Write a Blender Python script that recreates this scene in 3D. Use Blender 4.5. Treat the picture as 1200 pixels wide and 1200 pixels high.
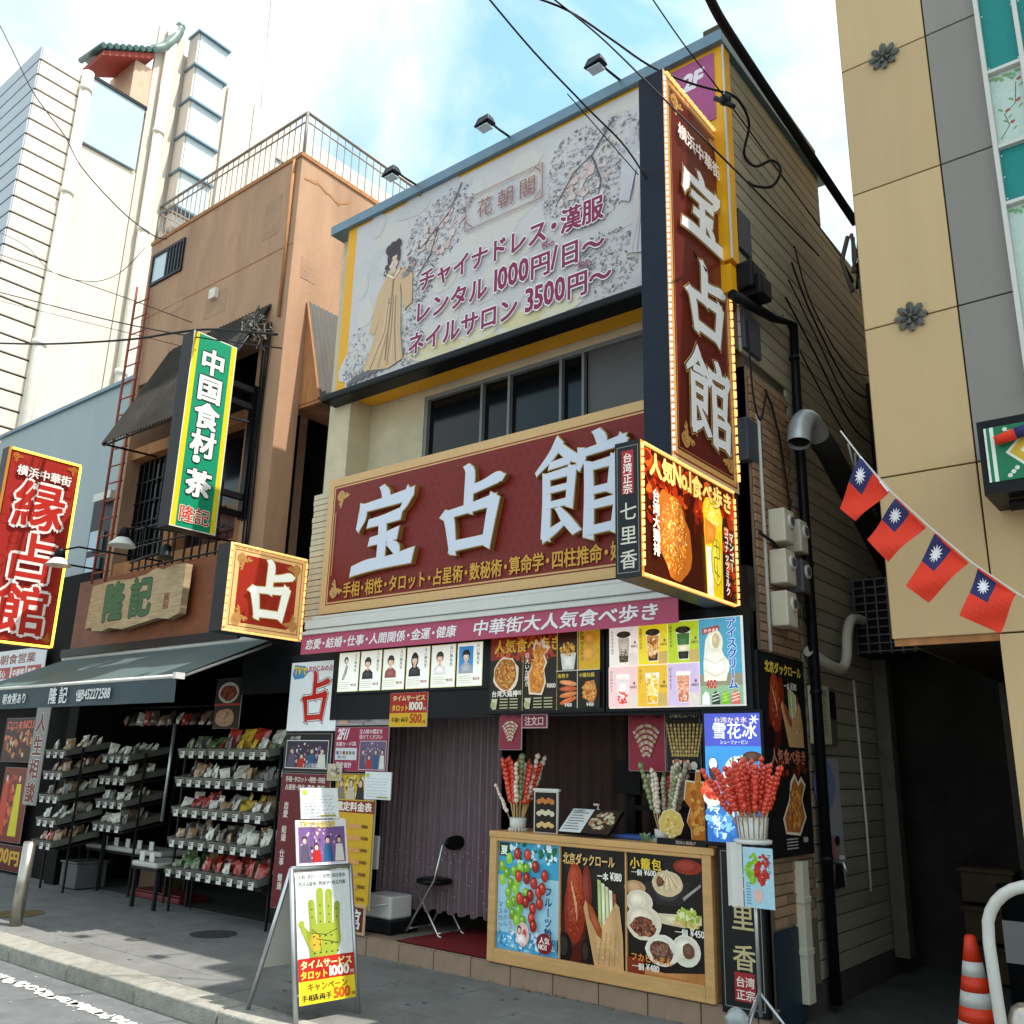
import bpy, math, random
from mathutils import Matrix, Vector
for _o in list(bpy.data.objects): bpy.data.objects.remove(_o)
SC = bpy.context.scene
COL = SC.collection
PI = math.pi
random.seed(7)

# ---------------------------------------------------------------- camera
cam_d = bpy.data.cameras.new('camera'); cam = bpy.data.objects.new('camera', cam_d); COL.objects.link(cam)
cam_d.sensor_width = 36; cam_d.lens = 36 * 1061.08 / 1200; cam_d.clip_end = 600; cam_d.clip_start = 0.05
_r = Matrix([[0.783544, 0.149964, 0.602967], [0.620842, -0.227686, -0.750143], [0.024793, 0.962117, -0.271506]])
cam.matrix_world = Matrix.Translation((0, 0, 1.6)) @ _r.to_4x4()
SC.camera = cam
# ---------------------------------------------------------------- sky, sun, exposure
SUNV = Vector((0.50, 0.115, 1.0)).normalized()
w = bpy.data.worlds.new('World'); SC.world = w; w.use_nodes = True
nt = w.node_tree; nt.nodes.clear()
def wn(t, **k):
    n = nt.nodes.new(t)
    for a, b in k.items(): setattr(n, a, b)
    return n
sky = wn('ShaderNodeTexSky', sky_type='NISHITA', sun_disc=False, sun_elevation=math.asin(SUNV.z), sun_rotation=math.atan2(SUNV.x, SUNV.y))
sky.air_density = 1.2; sky.dust_density = 1.0; sky.ozone_density = 2.0
tc = wn('ShaderNodeTexCoord')
mp = wn('ShaderNodeMapping'); mp.inputs['Scale'].default_value = (1, 1, 1.5); mp.inputs['Location'].default_value = (0.35, 0.1, 0.2)
ns = wn('ShaderNodeTexNoise'); ns.inputs['Scale'].default_value = 3.2; ns.inputs['Detail'].default_value = 7; ns.inputs['Roughness'].default_value = .52; ns.inputs['Distortion'].default_value = .4
cr = wn('ShaderNodeValToRGB'); cr.color_ramp.elements[0].position = .36; cr.color_ramp.elements[1].position = .57
n2 = wn('ShaderNodeTexNoise'); n2.inputs['Scale'].default_value = 5.5; n2.inputs['Detail'].default_value = 5
cr2 = wn('ShaderNodeValToRGB')
cr2.color_ramp.elements[0].position = .3; cr2.color_ramp.elements[0].color = (7.2, 8.0, 8.6, 1)
cr2.color_ramp.elements[1].position = .6; cr2.color_ramp.elements[1].color = (9.6, 9.8, 9.9, 1)
gain = wn('ShaderNodeMix', data_type='RGBA', blend_type='MULTIPLY'); gain.inputs[0].default_value = 1; gain.inputs[7].default_value = (2.6, 3.0, 2.3, 1)
mx = wn('ShaderNodeMix', data_type='RGBA')
bg = wn('ShaderNodeBackground'); bg.inputs[1].default_value = 0.105
out = wn('ShaderNodeOutputWorld')
L = nt.links.new
L(tc.outputs['Generated'], mp.inputs[0]); L(mp.outputs[0], ns.inputs[0]); L(mp.outputs[0], n2.inputs[0]); L(ns.outputs[0], cr.inputs[0]); L(n2.outputs[0], cr2.inputs[0])
L(cr.outputs[0], mx.inputs[0]); L(sky.outputs[0], gain.inputs[6]); L(gain.outputs[2], mx.inputs[6]); L(cr2.outputs[0], mx.inputs[7]); L(mx.outputs[2], bg.inputs[0]); L(bg.outputs[0], out.inputs[0])
sun_d = bpy.data.lights.new('sun', 'SUN'); sun_d.energy = 5.0; sun_d.angle = math.radians(.5); sun_d.color = (1, .95, .87)
sun = bpy.data.objects.new('sun', sun_d); COL.objects.link(sun); sun.rotation_euler = (-SUNV).to_track_quat('-Z', 'Y').to_euler(); sun.location = (5, 5, 30)
vs = SC.view_settings; vs.view_transform = 'Standard'; vs.look = 'None'; vs.exposure = .45; vs.gamma = 1; vs.use_curve_mapping = False
SC.cycles.max_bounces = 5; SC.cycles.use_denoising = True

# ---------------------------------------------------------------- helpers
def hexc(h):
    if not isinstance(h, str): return tuple(h)[:3]
    v = [int(h[i:i+2], 16) / 255 for i in (0, 2, 4)]
    return tuple(c / 12.92 if c <= .04045 else ((c + .055) / 1.055) ** 2.4 for c in v)
MATS = {}
def mat(name, c, rough=.6, metal=0, var=.12, scale=6, bump=0, dirt=0, dirtc='2a2620', fine=0, emit=0, coat=0, stretch=None, trans=0, rnd=0, spec=None):
    if name in MATS: return MATS[name]
    c = hexc(c)
    m = bpy.data.materials.new(name); m.use_nodes = True; t = m.node_tree; N = t.nodes; b = N['Principled BSDF']
    co = N.new('ShaderNodeTexCoord'); src = co.outputs['Object']
    if stretch:
        mm = N.new('ShaderNodeMapping'); mm.inputs['Scale'].default_value = stretch; t.links.new(src, mm.inputs[0]); src = mm.outputs[0]
    n = N.new('ShaderNodeTexNoise'); n.inputs['Scale'].default_value = scale; n.inputs['Detail'].default_value = 6; n.inputs['Roughness'].default_value = .65
    t.links.new(src, n.inputs[0])
    r = N.new('ShaderNodeValToRGB'); r.color_ramp.elements[0].position = .3; r.color_ramp.elements[1].position = .7
    r.color_ramp.elements[0].color = tuple(v * (1 - var) for v in c) + (1,); r.color_ramp.elements[1].color = tuple(min(1, v * (1 + var)) for v in c) + (1,)
    t.links.new(n.outputs[0], r.inputs[0]); o = r.outputs[0]
    if rnd:
        oi = N.new('ShaderNodeObjectInfo'); mr = N.new('ShaderNodeMapRange'); mr.inputs['To Min'].default_value = 1-rnd; mr.inputs['To Max'].default_value = 1+rnd*.6; t.links.new(oi.outputs['Random'], mr.inputs['Value'])
        mm_ = N.new('ShaderNodeMix'); mm_.data_type = 'RGBA'; mm_.blend_type = 'MULTIPLY'; mm_.inputs[0].default_value = 1; t.links.new(o, mm_.inputs[6]); t.links.new(mr.outputs[0], mm_.inputs[7]); o = mm_.outputs[2]
    lum = sum(c)/3
    b.inputs['Specular IOR Level'].default_value = spec if spec is not None else (.5 if rough < .35 or metal > .5 else (.18 if lum < .05 else .35))
    if dirt:
        n3 = N.new('ShaderNodeTexNoise'); n3.inputs['Scale'].default_value = scale * .35; n3.inputs['Detail'].default_value = 8; n3.inputs['Roughness'].default_value = .7; t.links.new(src, n3.inputs[0])
        r3 = N.new('ShaderNodeValToRGB'); r3.color_ramp.elements[0].position = .48; r3.color_ramp.elements[1].position = .75
        t.links.new(n3.outputs[0], r3.inputs[0])
        ml = N.new('ShaderNodeMath'); ml.operation = 'MULTIPLY'; ml.inputs[1].default_value = dirt; t.links.new(r3.outputs[0], ml.inputs[0])
        mi = N.new('ShaderNodeMix'); mi.data_type = 'RGBA'; t.links.new(ml.outputs[0], mi.inputs[0]); t.links.new(o, mi.inputs[6]); mi.inputs[7].default_value = hexc(dirtc) + (1,); o = mi.outputs[2]
    t.links.new(o, b.inputs['Base Color'])
    b.inputs['Roughness'].default_value = rough; b.inputs['Metallic'].default_value = metal; b.inputs['Coat Weight'].default_value = coat
    if trans: b.inputs['Transmission Weight'].default_value = trans
    if emit: t.links.new(o, b.inputs['Emission Color']); b.inputs['Emission Strength'].default_value = emit
    if bump:
        nb = N.new('ShaderNodeTexNoise'); nb.inputs['Scale'].default_value = fine or scale * 8; nb.inputs['Detail'].default_value = 5; t.links.new(src, nb.inputs[0])
        bu = N.new('ShaderNodeBump'); bu.inputs['Strength'].default_value = bump; bu.inputs['Distance'].default_value = .02; t.links.new(nb.outputs[0], bu.inputs['Height']); t.links.new(bu.outputs[0], b.inputs['Normal'])
    MATS[name] = m; return m
def print_mat(name, emit=0, rough=.45, blot=.10, coat=0, base=1.0):
    m = bpy.data.materials.new(name); m.use_nodes = True; t = m.node_tree; N = t.nodes; b = N['Principled BSDF']
    a = N.new('ShaderNodeVertexColor'); a.layer_name = 'Col'
    co = N.new('ShaderNodeTexCoord'); n = N.new('ShaderNodeTexNoise'); n.inputs['Scale'].default_value = 30; n.inputs['Detail'].default_value = 8; n.inputs['Roughness'].default_value = .8; t.links.new(co.outputs['Object'], n.inputs[0])
    r = N.new('ShaderNodeValToRGB'); r.color_ramp.elements[0].position = .3; r.color_ramp.elements[1].position = .7
    r.color_ramp.elements[0].color = (1 - blot * 2,) * 3 + (1,); r.color_ramp.elements[1].color = (1, 1, 1, 1); t.links.new(n.outputs[0], r.inputs[0])
    mi = N.new('ShaderNodeMix'); mi.data_type = 'RGBA'; mi.blend_type = 'MULTIPLY'; mi.inputs[0].default_value = 1
    t.links.new(a.outputs[0], mi.inputs[6]); t.links.new(r.outputs[0], mi.inputs[7])
    t.links.new(mi.outputs[2], b.inputs['Base Color']); b.inputs['Roughness'].default_value = rough; b.inputs['Coat Weight'].default_value = coat; b.inputs['Specular IOR Level'].default_value = .25
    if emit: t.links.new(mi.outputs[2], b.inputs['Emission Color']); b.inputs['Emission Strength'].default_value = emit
    MATS[name] = m; return m
PR = print_mat('printed_surface')
PRS = print_mat('dusty_vinyl_print', rough=.6, blot=.07)
PRL = print_mat('backlit_print', emit=.42, rough=.3)
PRG = print_mat('glowing_sign_print', emit=.62, rough=.3)
PRD = print_mat('faint_glow_print', emit=.14, rough=.3)  # slight glow put into prints, also unlit blade face, counter photos and fortune poster

WL = {}
def thing(name, label, cat, loc=(0, 0, 0), group=None):
    o = bpy.data.objects.new(name, None); COL.objects.link(o); o.location = loc; o.empty_display_size = .1
    o['label'] = label; o['category'] = cat
    if group: o['group'] = group
    WL[o] = Vector(loc); return o
def struct(name):
    o = bpy.data.objects.new(name, None); COL.objects.link(o); o['kind'] = 'structure'; WL[o] = Vector((0, 0, 0)); return o
def smooth(P, n=5):
    P = [Vector(p) for p in P]; out_ = []
    for i in range(len(P)-1):
        p0, p1, p2, p3 = P[max(0, i-1)], P[i], P[i+1], P[min(len(P)-1, i+2)]
        for k in range(n):
            t = k/n; out_.append(tuple(.5*((2*p1)+(p2-p0)*t+(2*p0-5*p1+4*p2-p3)*t*t+(3*p1-p0-3*p2+p3)*t**3)))
    out_.append(tuple(P[-1])); return out_
class MB:
    def __init__(s): s.v = []; s.f = []; s.sm = []
    def quad(s, a, b, c, d): i = len(s.v); s.v += [a, b, c, d]; s.f.append((i, i+1, i+2, i+3)); s.sm.append(False); return s
    def ngon(s, pts): i = len(s.v); s.v += list(pts); s.f.append(tuple(range(i, i+len(pts)))); s.sm.append(False); return s
    def box(s, x0, x1, y0, y1, z0, z1):
        x0, x1 = min(x0, x1), max(x0, x1); y0, y1 = min(y0, y1), max(y0, y1); z0, z1 = min(z0, z1), max(z0, z1)
        i = len(s.v)
        s.v += [(x0,y0,z0),(x1,y0,z0),(x1,y1,z0),(x0,y1,z0),(x0,y0,z1),(x1,y0,z1),(x1,y1,z1),(x0,y1,z1)]
        for q in ((0,3,2,1),(4,5,6,7),(0,1,5,4),(1,2,6,5),(2,3,7,6),(3,0,4,7)): s.f.append(tuple(i+k for k in q)); s.sm.append(False)
        return s
    def hexa(s, a, b):
        # a, b: two 4-point rings (front and back)
        i = len(s.v); s.v += list(a) + list(b)
        for q in ((0,1,2,3),(7,6,5,4),(0,4,5,1),(1,5,6,2),(2,6,7,3),(3,7,4,0)): s.f.append(tuple(i+k for k in q)); s.sm.append(False)
        return s
    def tube(s, pts, r, n=8, caps=True):
        pts = [Vector(p) for p in pts]; rs = r if isinstance(r, (list, tuple)) else [r] * len(pts); i0 = len(s.v)
        up = None
        for k, p in enumerate(pts):
            d = (pts[min(k+1, len(pts)-1)] - pts[max(k-1, 0)]).normalized()
            if up is None: up = d.orthogonal().normalized()
            up = (up - d * up.dot(d)).normalized() if (up - d * up.dot(d)).length > 1e-5 else d.orthogonal().normalized()
            sd = d.cross(up)
            for j in range(n):
                a = 2 * PI * j / n; s.v.append(tuple(p + (up * math.cos(a) + sd * math.sin(a)) * rs[k]))
        for k in range(len(pts)-1):
            for j in range(n):
                s.f.append((i0+k*n+j, i0+k*n+(j+1) % n, i0+(k+1)*n+(j+1) % n, i0+(k+1)*n+j)); s.sm.append(n > 5)
        if caps:
            s.f.append(tuple(i0+j for j in range(n-1, -1, -1))); s.sm.append(False)
            s.f.append(tuple(i0+(len(pts)-1)*n+j for j in range(n))); s.sm.append(False)
        return s
    def lathe(s, c, prof, n=16, axis=None):
        # prof: (radius, height) pairs about the z axis at c
        i0 = len(s.v)
        for r, h in prof:
            for j in range(n): a = 2 * PI * j / n; s.v.append((c[0] + r * math.cos(a), c[1] + r * math.sin(a), c[2] + h))
        for k in range(len(prof)-1):
            for j in range(n): s.f.append((i0+k*n+j, i0+k*n+(j+1) % n, i0+(k+1)*n+(j+1) % n, i0+(k+1)*n+j)); s.sm.append(True)
        s.f.append(tuple(i0+j for j in range(n-1, -1, -1))); s.sm.append(False)
        s.f.append(tuple(i0+(len(prof)-1)*n+j for j in range(n))); s.sm.append(False)
        return s
    def ball(s, c, rx, ry=None, rz=None, n=8, m=6, jag=0):
        ry = ry or rx; rz = rz or rx; i0 = len(s.v)
        for k in range(m+1):
            t = PI * k / m
            for j in range(n):
                a = 2*PI*j/n; q = 1 + random.uniform(-jag, jag)
                s.v.append((c[0] + rx*q*math.sin(t)*math.cos(a), c[1] + ry*q*math.sin(t)*math.sin(a), c[2] - rz*q*math.cos(t)))
        for k in range(m):
            for j in range(n): s.f.append((i0+k*n+j, i0+k*n+(j+1) % n, i0+(k+1)*n+(j+1) % n, i0+(k+1)*n+j)); s.sm.append(True)
        return s
    def build(s, name, m, parent=None, off=None, label=None, bevel=0, kind=None):
        o0 = off if off is not None else (WL[parent] if parent is not None else Vector((0, 0, 0)))
        me = bpy.data.meshes.new(name)
        me.from_pydata([(a[0]-o0[0], a[1]-o0[1], a[2]-o0[2]) for a in s.v], [], s.f); me.polygons.foreach_set('use_smooth', s.sm); me.materials.append(m)
        o = bpy.data.objects.new(name, me); COL.objects.link(o)
        if parent is not None: o.parent = parent
        WL[o] = Vector(o0)
        if parent is None: o.location = o0
        if label: o['label'] = label
        if kind: o['kind'] = kind
        if bevel:
            bv = o.modifiers.new('bevel', 'BEVEL'); bv.width = bevel; bv.segments = 2; bv.limit_method = 'ANGLE'
        return o
def single(mb, name, m, label, cat, loc, group=None, bevel=0):
    o = mb.build(name, m, None, Vector(loc), bevel=bevel); o['label'] = label; o['category'] = cat
    if group: o['group'] = group
    return o
def box(*a): return MB().box(*a)
KIDS = {}
def copy_tree(o, parent=None, loc=None):
    c = o.copy(); COL.objects.link(c); c.parent = parent
    if loc is not None: c.location = loc
    for ch in [k for k in ALLK(o)]: copy_tree(ch, c)
    return c
def ALLK(o):
    return list(o.children)

# ---------------------------------------------------------------- glyphs
_cu = bpy.data.curves.new('glyph', 'FONT'); _cu.resolution_u = 2; _cu.fill_mode = 'FRONT'
_gc = {}
def glyph(ch, bold):
    k = (ch, round(bold, 3))
    if k in _gc: return _gc[k]
    _cu.body = ch; _cu.offset = bold
    o = bpy.data.objects.new('glyph', _cu); me = bpy.data.meshes.new_from_object(o)
    v = [(a.co.x, a.co.y) for a in me.vertices]; f = [tuple(p.vertices) for p in me.polygons]
    bpy.data.objects.remove(o); bpy.data.meshes.remove(me)
    _gc[k] = (v, f); return _gc[k]
BR = {
 '宝': [[(46,99,6),(53,90,13),(52,82,9)],[(15,82,8),(16,70,14),(9,56,5)],[(14,79,8),(50,81,10),(82,83,12),(94,86,9)],[(90,86,13),(84,74,8),(76,66,3)],
       [(28,60,8),(50,61,9),(76,64,12)],[(32,39,8),(50,40,9),(72,43,12)],[(5,9,10),(30,13,13),(60,13,10),(96,16,15)],[(50,60,11),(51,40,12),(50,14,12)],[(62,34,6),(74,27,12),(76,20,6)]],
 '占': [[(44,102,7),(50,94,14),(48,70,12),(48,50,12)],[(50,73,10),(70,76,9),(90,82,13),(96,80,7)],[(12,50,10),(20,46,14),(25,20,11),(27,4,8)],[(16,49,8),(50,52,9),(84,56,12)],[(86,58,14),(82,40,13),(76,8,11)],[(26,11,11),(50,12,10),(78,13,10)]],
 '館': [[(27,100,9),(20,88,8),(2,72,3)],[(26,96,7),(38,84,9),(50,77,6)],[(18,77,6),(38,79,7)],[(13,67,7),(14,40,8),(13,6,9)],[(14,66,6),(42,68,8)],[(42,70,8),(39,34,7)],[(15,52,5),(39,53,5)],[(15,37,5),(40,38,6)],[(12,6,8),(24,12,7),(34,18,3)],[(27,32,4),(36,20,9),(46,8,8)],
       [(69,101,7),(74,93,11),(74,87,8)],[(52,86,6),(53,78,9),(49,68,4)],[(52,82,6),(72,84,7),(96,87,9)],[(96,88,10),(91,76,6),(87,71,2)],[(60,70,8),(61,40,9),(60,1,10)],[(61,67,6),(86,69,8)],[(88,71,9),(84,40,8)],[(61,43,6),(85,44,6)],[(61,29,6),(90,31,8)],[(92,33,9),(88,2,9)],[(60,5,7),(90,7,7)]],
}
def stroke_poly(st, grow=0):
    Lp, Rp = [], []
    # refine with simple subdivision
    pts = [(float(a), float(b), float(c)) for a, b, c in st]
    for _ in range(2):
        if len(pts) < 3: break
        q = [pts[0]]
        for i in range(len(pts)-1):
            a, b = pts[i], pts[i+1]
            q += [tuple(a[k]*.75+b[k]*.25 for k in range(3)), tuple(a[k]*.25+b[k]*.75 for k in range(3))]
        q.append(pts[-1]); pts = q
    n = len(pts)
    for i, (x, y, wd) in enumerate(pts):
        a = pts[max(0, i-1)]; b = pts[min(n-1, i+1)]
        dx, dy = b[0]-a[0], b[1]-a[1]; l = math.hypot(dx, dy) or 1; dx /= l; dy /= l
        h = wd/2 + grow; ex = 0
        if i == 0: ex = -(wd*.25 + grow)
        if i == n-1: ex = wd*.25 + grow
        sk = .35*h if i in (0, n-1) else 0
        Lp.append((x - dy*h + dx*(ex+sk), y + dx*h + dy*(ex+sk))); Rp.append((x + dy*h + dx*(ex-sk), y - dx*h + dy*(ex-sk)))
    return Lp, Rp

def lt(c, k):
    c = hexc(c); return tuple(min(1, v*k+(.02 if k > 1 else 0)) for v in c)
class Canvas:
    AUTO = False
    """flat print: coloured shapes on a w x h rectangle, origin bottom left, each shape a hair above the one below"""
    def __init__(s, w, h, bg=None): 
        s.w, s.h = w, h; s.v = []; s.f = []; s.c = []; s.z = 0.0; s.step = .00016
        if bg: s.rect(0, 0, w, h, bg)
    def _add(s, vs, fs, col, up=True):
        if up: s.z += s.step
        i = len(s.v); zz = s.z + (0 if up else 4e-5); s.v += [(x, y, zz) for x, y in vs]; c = hexc(col)
        for f in fs: s.f.append(tuple(i+k for k in f)); s.c.append(c)
    def poly(s, pts, col, up=True):
        s._add(pts, [tuple(range(len(pts)))], col, up)
        if Canvas.AUTO and len(pts) >= 4 and up:
            cx = sum(p[0] for p in pts)/len(pts); cy = sum(p[1] for p in pts)/len(pts)
            for k in range(1, 6):
                q = 1-k*.15; s._add([(cx+(x-cx)*q-.02*k*(1-q)*.05, cy+(y-cy)*q) for x, y in pts], [tuple(range(len(pts)))], lt(col, .82+.09*k))
        return s
    def rect(s, x, y, w, h, col, up=True): s._add([(x, y), (x+w, y), (x+w, y+h), (x, y+h)], [(0, 1, 2, 3)], col, up); return s
    def frame(s, x, y, w, h, t, col):
        s.z += s.step
        for a in ((x, y, w, t), (x, y+h-t, w, t), (x, y+t, t, h-2*t), (x+w-t, y+t, t, h-2*t)): s.rect(*a, col, up=False)
    def ell(s, cx, cy, rx, ry=None, col='ffffff', n=14, rot=0, jag=0, up=True):
        ry = rx if ry is None else ry; ca, sa = math.cos(rot), math.sin(rot); p = []
        for i in range(n):
            a = 2*PI*i/n; q = 1 + random.uniform(-jag, jag); x = rx*q*math.cos(a); y = ry*q*math.sin(a); p.append((cx+x*ca-y*sa, cy+x*sa+y*ca))
        s.z += s.step if up else 0
        i = len(s.v); zz = s.z + (0 if up else 4e-5); s.v += [(x, y, zz) for x, y in p] + [(cx, cy, zz)]; c = hexc(col)
        for k in range(n): s.f.append((i+k, i+(k+1) % n, i+n)); s.c.append(c)
        if Canvas.AUTO and n >= 9 and up:
            for k in range(1, 5):
                q = 1-k*.2; s.z += s.step*.6; i = len(s.v); ox_, oy_ = -rx*.06*k, ry*.07*k; s.v += [(cx+(x-cx)*q+ox_, cy+(y-cy)*q+oy_, s.z) for x, y in p]
                s.f.append(tuple(range(i, i+n))); s.c.append(lt(col, .8+.12*k))
    def line(s, pts, wd, col, up=True):
        if up: s.z += s.step
        for (a, b) in zip(pts, pts[1:]):
            dx, dy = b[0]-a[0], b[1]-a[1]; l = math.hypot(dx, dy) or 1; nx, ny = -dy/l*wd/2, dx/l*wd/2; s.z += 5e-5
            s._add([(a[0]-nx, a[1]-ny), (b[0]-nx, b[1]-ny), (b[0]+nx, b[1]+ny), (a[0]+nx, a[1]+ny)], [(0, 1, 2, 3)], col, False)
    def speck(s, cx, cy, rx, ry, n, cols, r0, r1, el=1.0, seed=None):
        R = random.Random(seed if seed is not None else n)
        if Canvas.AUTO and n >= 20: n = int(n*2.4); r0 *= .5; r1 *= .62
        lay = []; z0 = s.z; top = 0
        for i in range(n):
            a = R.uniform(0, 2*PI); q = math.sqrt(R.random()); x = cx+rx*q*math.cos(a); y = cy+ry*q*math.sin(a); r = R.uniform(r0, r1); rr = r*max(1, el*1.2)*1.3
            k = 0
            while True:
                if k == len(lay): lay.append([])
                if all((x-p)**2+(y-q_)**2 > (rr+t_)**2 for p, q_, t_ in lay[k]): break
                k += 1
            lay[k].append((x, y, rr)); s.z = z0+(k+1)*7e-5; top = max(top, s.z)
            s.ell(x, y, r, r*el*R.uniform(.6, 1.2), R.choice(cols), n=6, rot=R.uniform(0, PI), jag=.3, up=False)
        s.z = max(top, z0)+s.step*.5
    def brush(s, ch, x, y, wd, ht, col, grow=0):
        for st in BR[ch]:
            Lp, Rp = stroke_poly(st, grow); s.z += 9e-5; n = len(Lp)
            P = [(x+a/100*wd, y+b/100*ht) for a, b in Lp] + [(x+a/100*wd, y+b/100*ht) for a, b in Rp]
            s._add(P, [(k, n+k, n+k+1, k+1) for k in range(n-1)], col, False)
        s.z += s.step
    def text(s, t, x, y, h, col, bold=.02, sx=1.0, sp=1.0, vert=False, out=None, outw=.05, it=0.0, fit=None, tr=None):
        cells = []; cx, cy = x, y
        for ch in t:
            if ch == '\n': cx = x; cy -= h*1.15; continue
            full = ord(ch) > 0x2000
            if vert:
                cells.append((ch, cx, cy, False)); cy -= h*sp * (.55 if ch in '・' else 1)
            else:
                if ch == ' ': cx += h*.35*sx; continue
                if full: cells.append((ch, cx, cy, False)); cx += h*sx*sp * (.6 if ch in '・' else 1)
                else:
                    v, f = glyph(ch, 0); x0 = min(a[0] for a in v); x1 = max(a[0] for a in v)
                    cells.append((ch, cx - x0*h*sx, cy, True)); cx += (x1-x0+.07)*h*sx*sp
        k = 1.0
        if fit and not vert: k = fit/(cx-x)
        def put(b, c):
            if b <= .004: sh = [(0, 0)]
            elif b < .05 or h < .1: sh = [(-b*.8, -b*.6), (b*.8, b*.6), (-b*.8, b*.6), (b*.8, -b*.6)] if h > .05 else [(-b, 0), (b, 0)]
            else: sh = [(b*math.cos(q*PI/4), b*math.sin(q*PI/4)) for q in range(8)]
            if b > .075: sh += [(b*.5*math.cos(q*PI/2+.4), b*.5*math.sin(q*PI/2+.4)) for q in range(4)]
            s.z += s.step
            for ox_, oy_ in sh:
                s.z += 5e-5
                for ch, gx, gy, lat in cells:
                    v, f = glyph(ch, 0)
                    dxx = 0
                    if ch == '・' and not vert: dxx = -.2*h*sx
                    P = []
                    for a, q in v:
                        if vert and ch == 'ー': a, q = .5+(q-.38), .38-(a-.5)
                        a += ox_; q += oy_
                        xx = gx + a*h*sx + dxx + it*q*h; yy = gy + (q+.08)*h*(1.25 if lat else 1)
                        xx = x + (xx-x)*k
                        P.append(tr(xx, yy) if tr else (xx, yy))
                    s._add(P, f, c, False)
        if out: put(bold+outw, out)
        put(bold, col)
        return (cx-x)*k
    def build(s, name, m, parent, origin, face='S', z=0.0, up=None, right=None, label=None):
        """face S: looks along -Y, x runs +X; face E: looks along +X, x runs +Y"""
        if face == 'S': rx, ux, nx = Vector((1, 0, 0)), Vector((0, 0, 1)), Vector((0, -1, 0))
        elif face == 'E': rx, ux, nx = Vector((0, 1, 0)), Vector((0, 0, 1)), Vector((1, 0, 0))
        elif face == 'U': rx, ux, nx = Vector((1, 0, 0)), Vector((0, 1, 0)), Vector((0, 0, 1))
        else: rx, ux = Vector(right).normalized(), Vector(up).normalized(); nx = rx.cross(ux)
        O = Vector(origin); o0 = WL[parent] if parent is not None else O
        me = bpy.data.meshes.new(name)
        me.from_pydata([tuple(O + rx*a + ux*b + nx*(c+z) - o0) for a, b, c in s.v], [], s.f)
        ca = me.color_attributes.new('Col', 'FLOAT_COLOR', 'CORNER'); data = []
        for p, c in zip(me.polygons, s.c): data += [c[0], c[1], c[2], 1.0] * p.loop_total
        ca.data.foreach_set('color', data); me.materials.append(m)
        o = bpy.data.objects.new(name, me); COL.objects.link(o); WL[o] = Vector(o0)
        if parent is not None: o.parent = parent
        else: o.location = o0
        if label: o['label'] = label
        return o

# ---------------------------------------------------------------- materials
M_asph = mat('asphalt', '686a6b', .9, var=.18, scale=5, bump=.5, fine=160, dirt=.35, dirtc='4a4946')
M_pave = mat('paving', '72726f', .85, var=.2, scale=3, bump=.35, fine=90, dirt=.45, dirtc='5c5a55')
M_kerb = mat('kerb_concrete', '949188', .85, rnd=.12, var=.2, scale=9, bump=.6, fine=60, dirt=.5, dirtc='64625b')
M_line = mat('road_paint', 'c9c9c3', .7, var=.1, scale=12)
M_alley = mat('alley_concrete', '4c4b48', .8, var=.35, scale=3, bump=.4, dirt=.7, dirtc='2e2c2a')
M_tan = mat('tan_render', 'b08a6e', .85, var=.12, scale=1.6, bump=.3, fine=50, dirt=.75, dirtc='7e6350', stretch=(1.8, 1.8, .4))
M_tand = mat('tan_timber', 'a8744a', .8, var=.2, scale=4, dirt=.4, dirtc='5a3a22', stretch=(4, 4, .6))
M_stuc = mat('cream_stucco', 'cdbfa2', .9, var=.12, scale=2.5, bump=.5, fine=70, dirt=.35, dirtc='8a7c64')
M_white = mat('white_cladding', 'cfc5ba', .7, var=.05, scale=1.0, dirt=.45, dirtc='cbb9a8', stretch=(3, 3, .2))
M_pipe = mat('pvc_pipe', 'd9d2c6', .5, var=.06, dirt=.2, dirtc='a89c8c')
M_slat = mat('white_slat', 'b4bcc4', .5, var=.05, scale=2)
M_bay = mat('bay_glass', 'bccbd3', .15, var=.05, scale=1)
M_blueg = mat('blue_grey_panel', 'a9bcc8', .35, var=.06, scale=1, dirt=.15, dirtc='8f9ea8')
M_greyw = mat('grey_metal_wall', '93a0a4', .5, var=.05, scale=1, stretch=(2, 2, .3))
M_dark = mat('dark_metal', '23252a', .45, .4, var=.15, dirt=.2, dirtc='3a3733')
M_black = mat('black_metal', '15161a', .4, .2, var=.1)
M_flash = mat('roof_flashing', '6f8796', .4, .4, var=.08, dirt=.2, dirtc='4f5a60')
M_yel = mat('yellow_panel', 'e6a512', .45, var=.05, dirt=.15, dirtc='b98014')
M_glass = mat('dark_glass', '0e1013', .12, var=.5, scale=1.2, spec=.35)
M_blind = mat('grey_blind', '565557', .5, var=.08, scale=1)
M_rbeige = mat('beige_panel', 'c5a97e', .6, var=.04, scale=1.2, bump=.1, fine=160, dirt=.3, dirtc='a88c60', stretch=(3, 3, .35), rnd=.07)
M_rgrey = mat('grey_panel', '8b8680', .6, var=.05, scale=1.2, bump=.1, fine=160, dirt=.3, dirtc='6a6662', stretch=(3, 3, .35), rnd=.07)
M_joint = mat('dark_joint', '3a3028', .9)
M_sid = mat('siding_beige', 'a39a86', .7, var=.16, scale=2.2, bump=.5, fine=26, dirt=.4, dirtc='5e5848', stretch=(1, .35, 3), rnd=.16)
M_sidj = mat('siding_joint', '4b4438', .9)
M_brick = mat('brown_tile', '97795e', .75, rnd=.25, var=.3, scale=3.1, bump=.4, dirt=.3, dirtc='6b523c')
M_mort = mat('mortar', '6e6154', .95)
M_step = mat('step_tile', '8f7765', .55, var=.12, scale=5, bump=.1, dirt=.3, dirtc='7d6a58')
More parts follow.
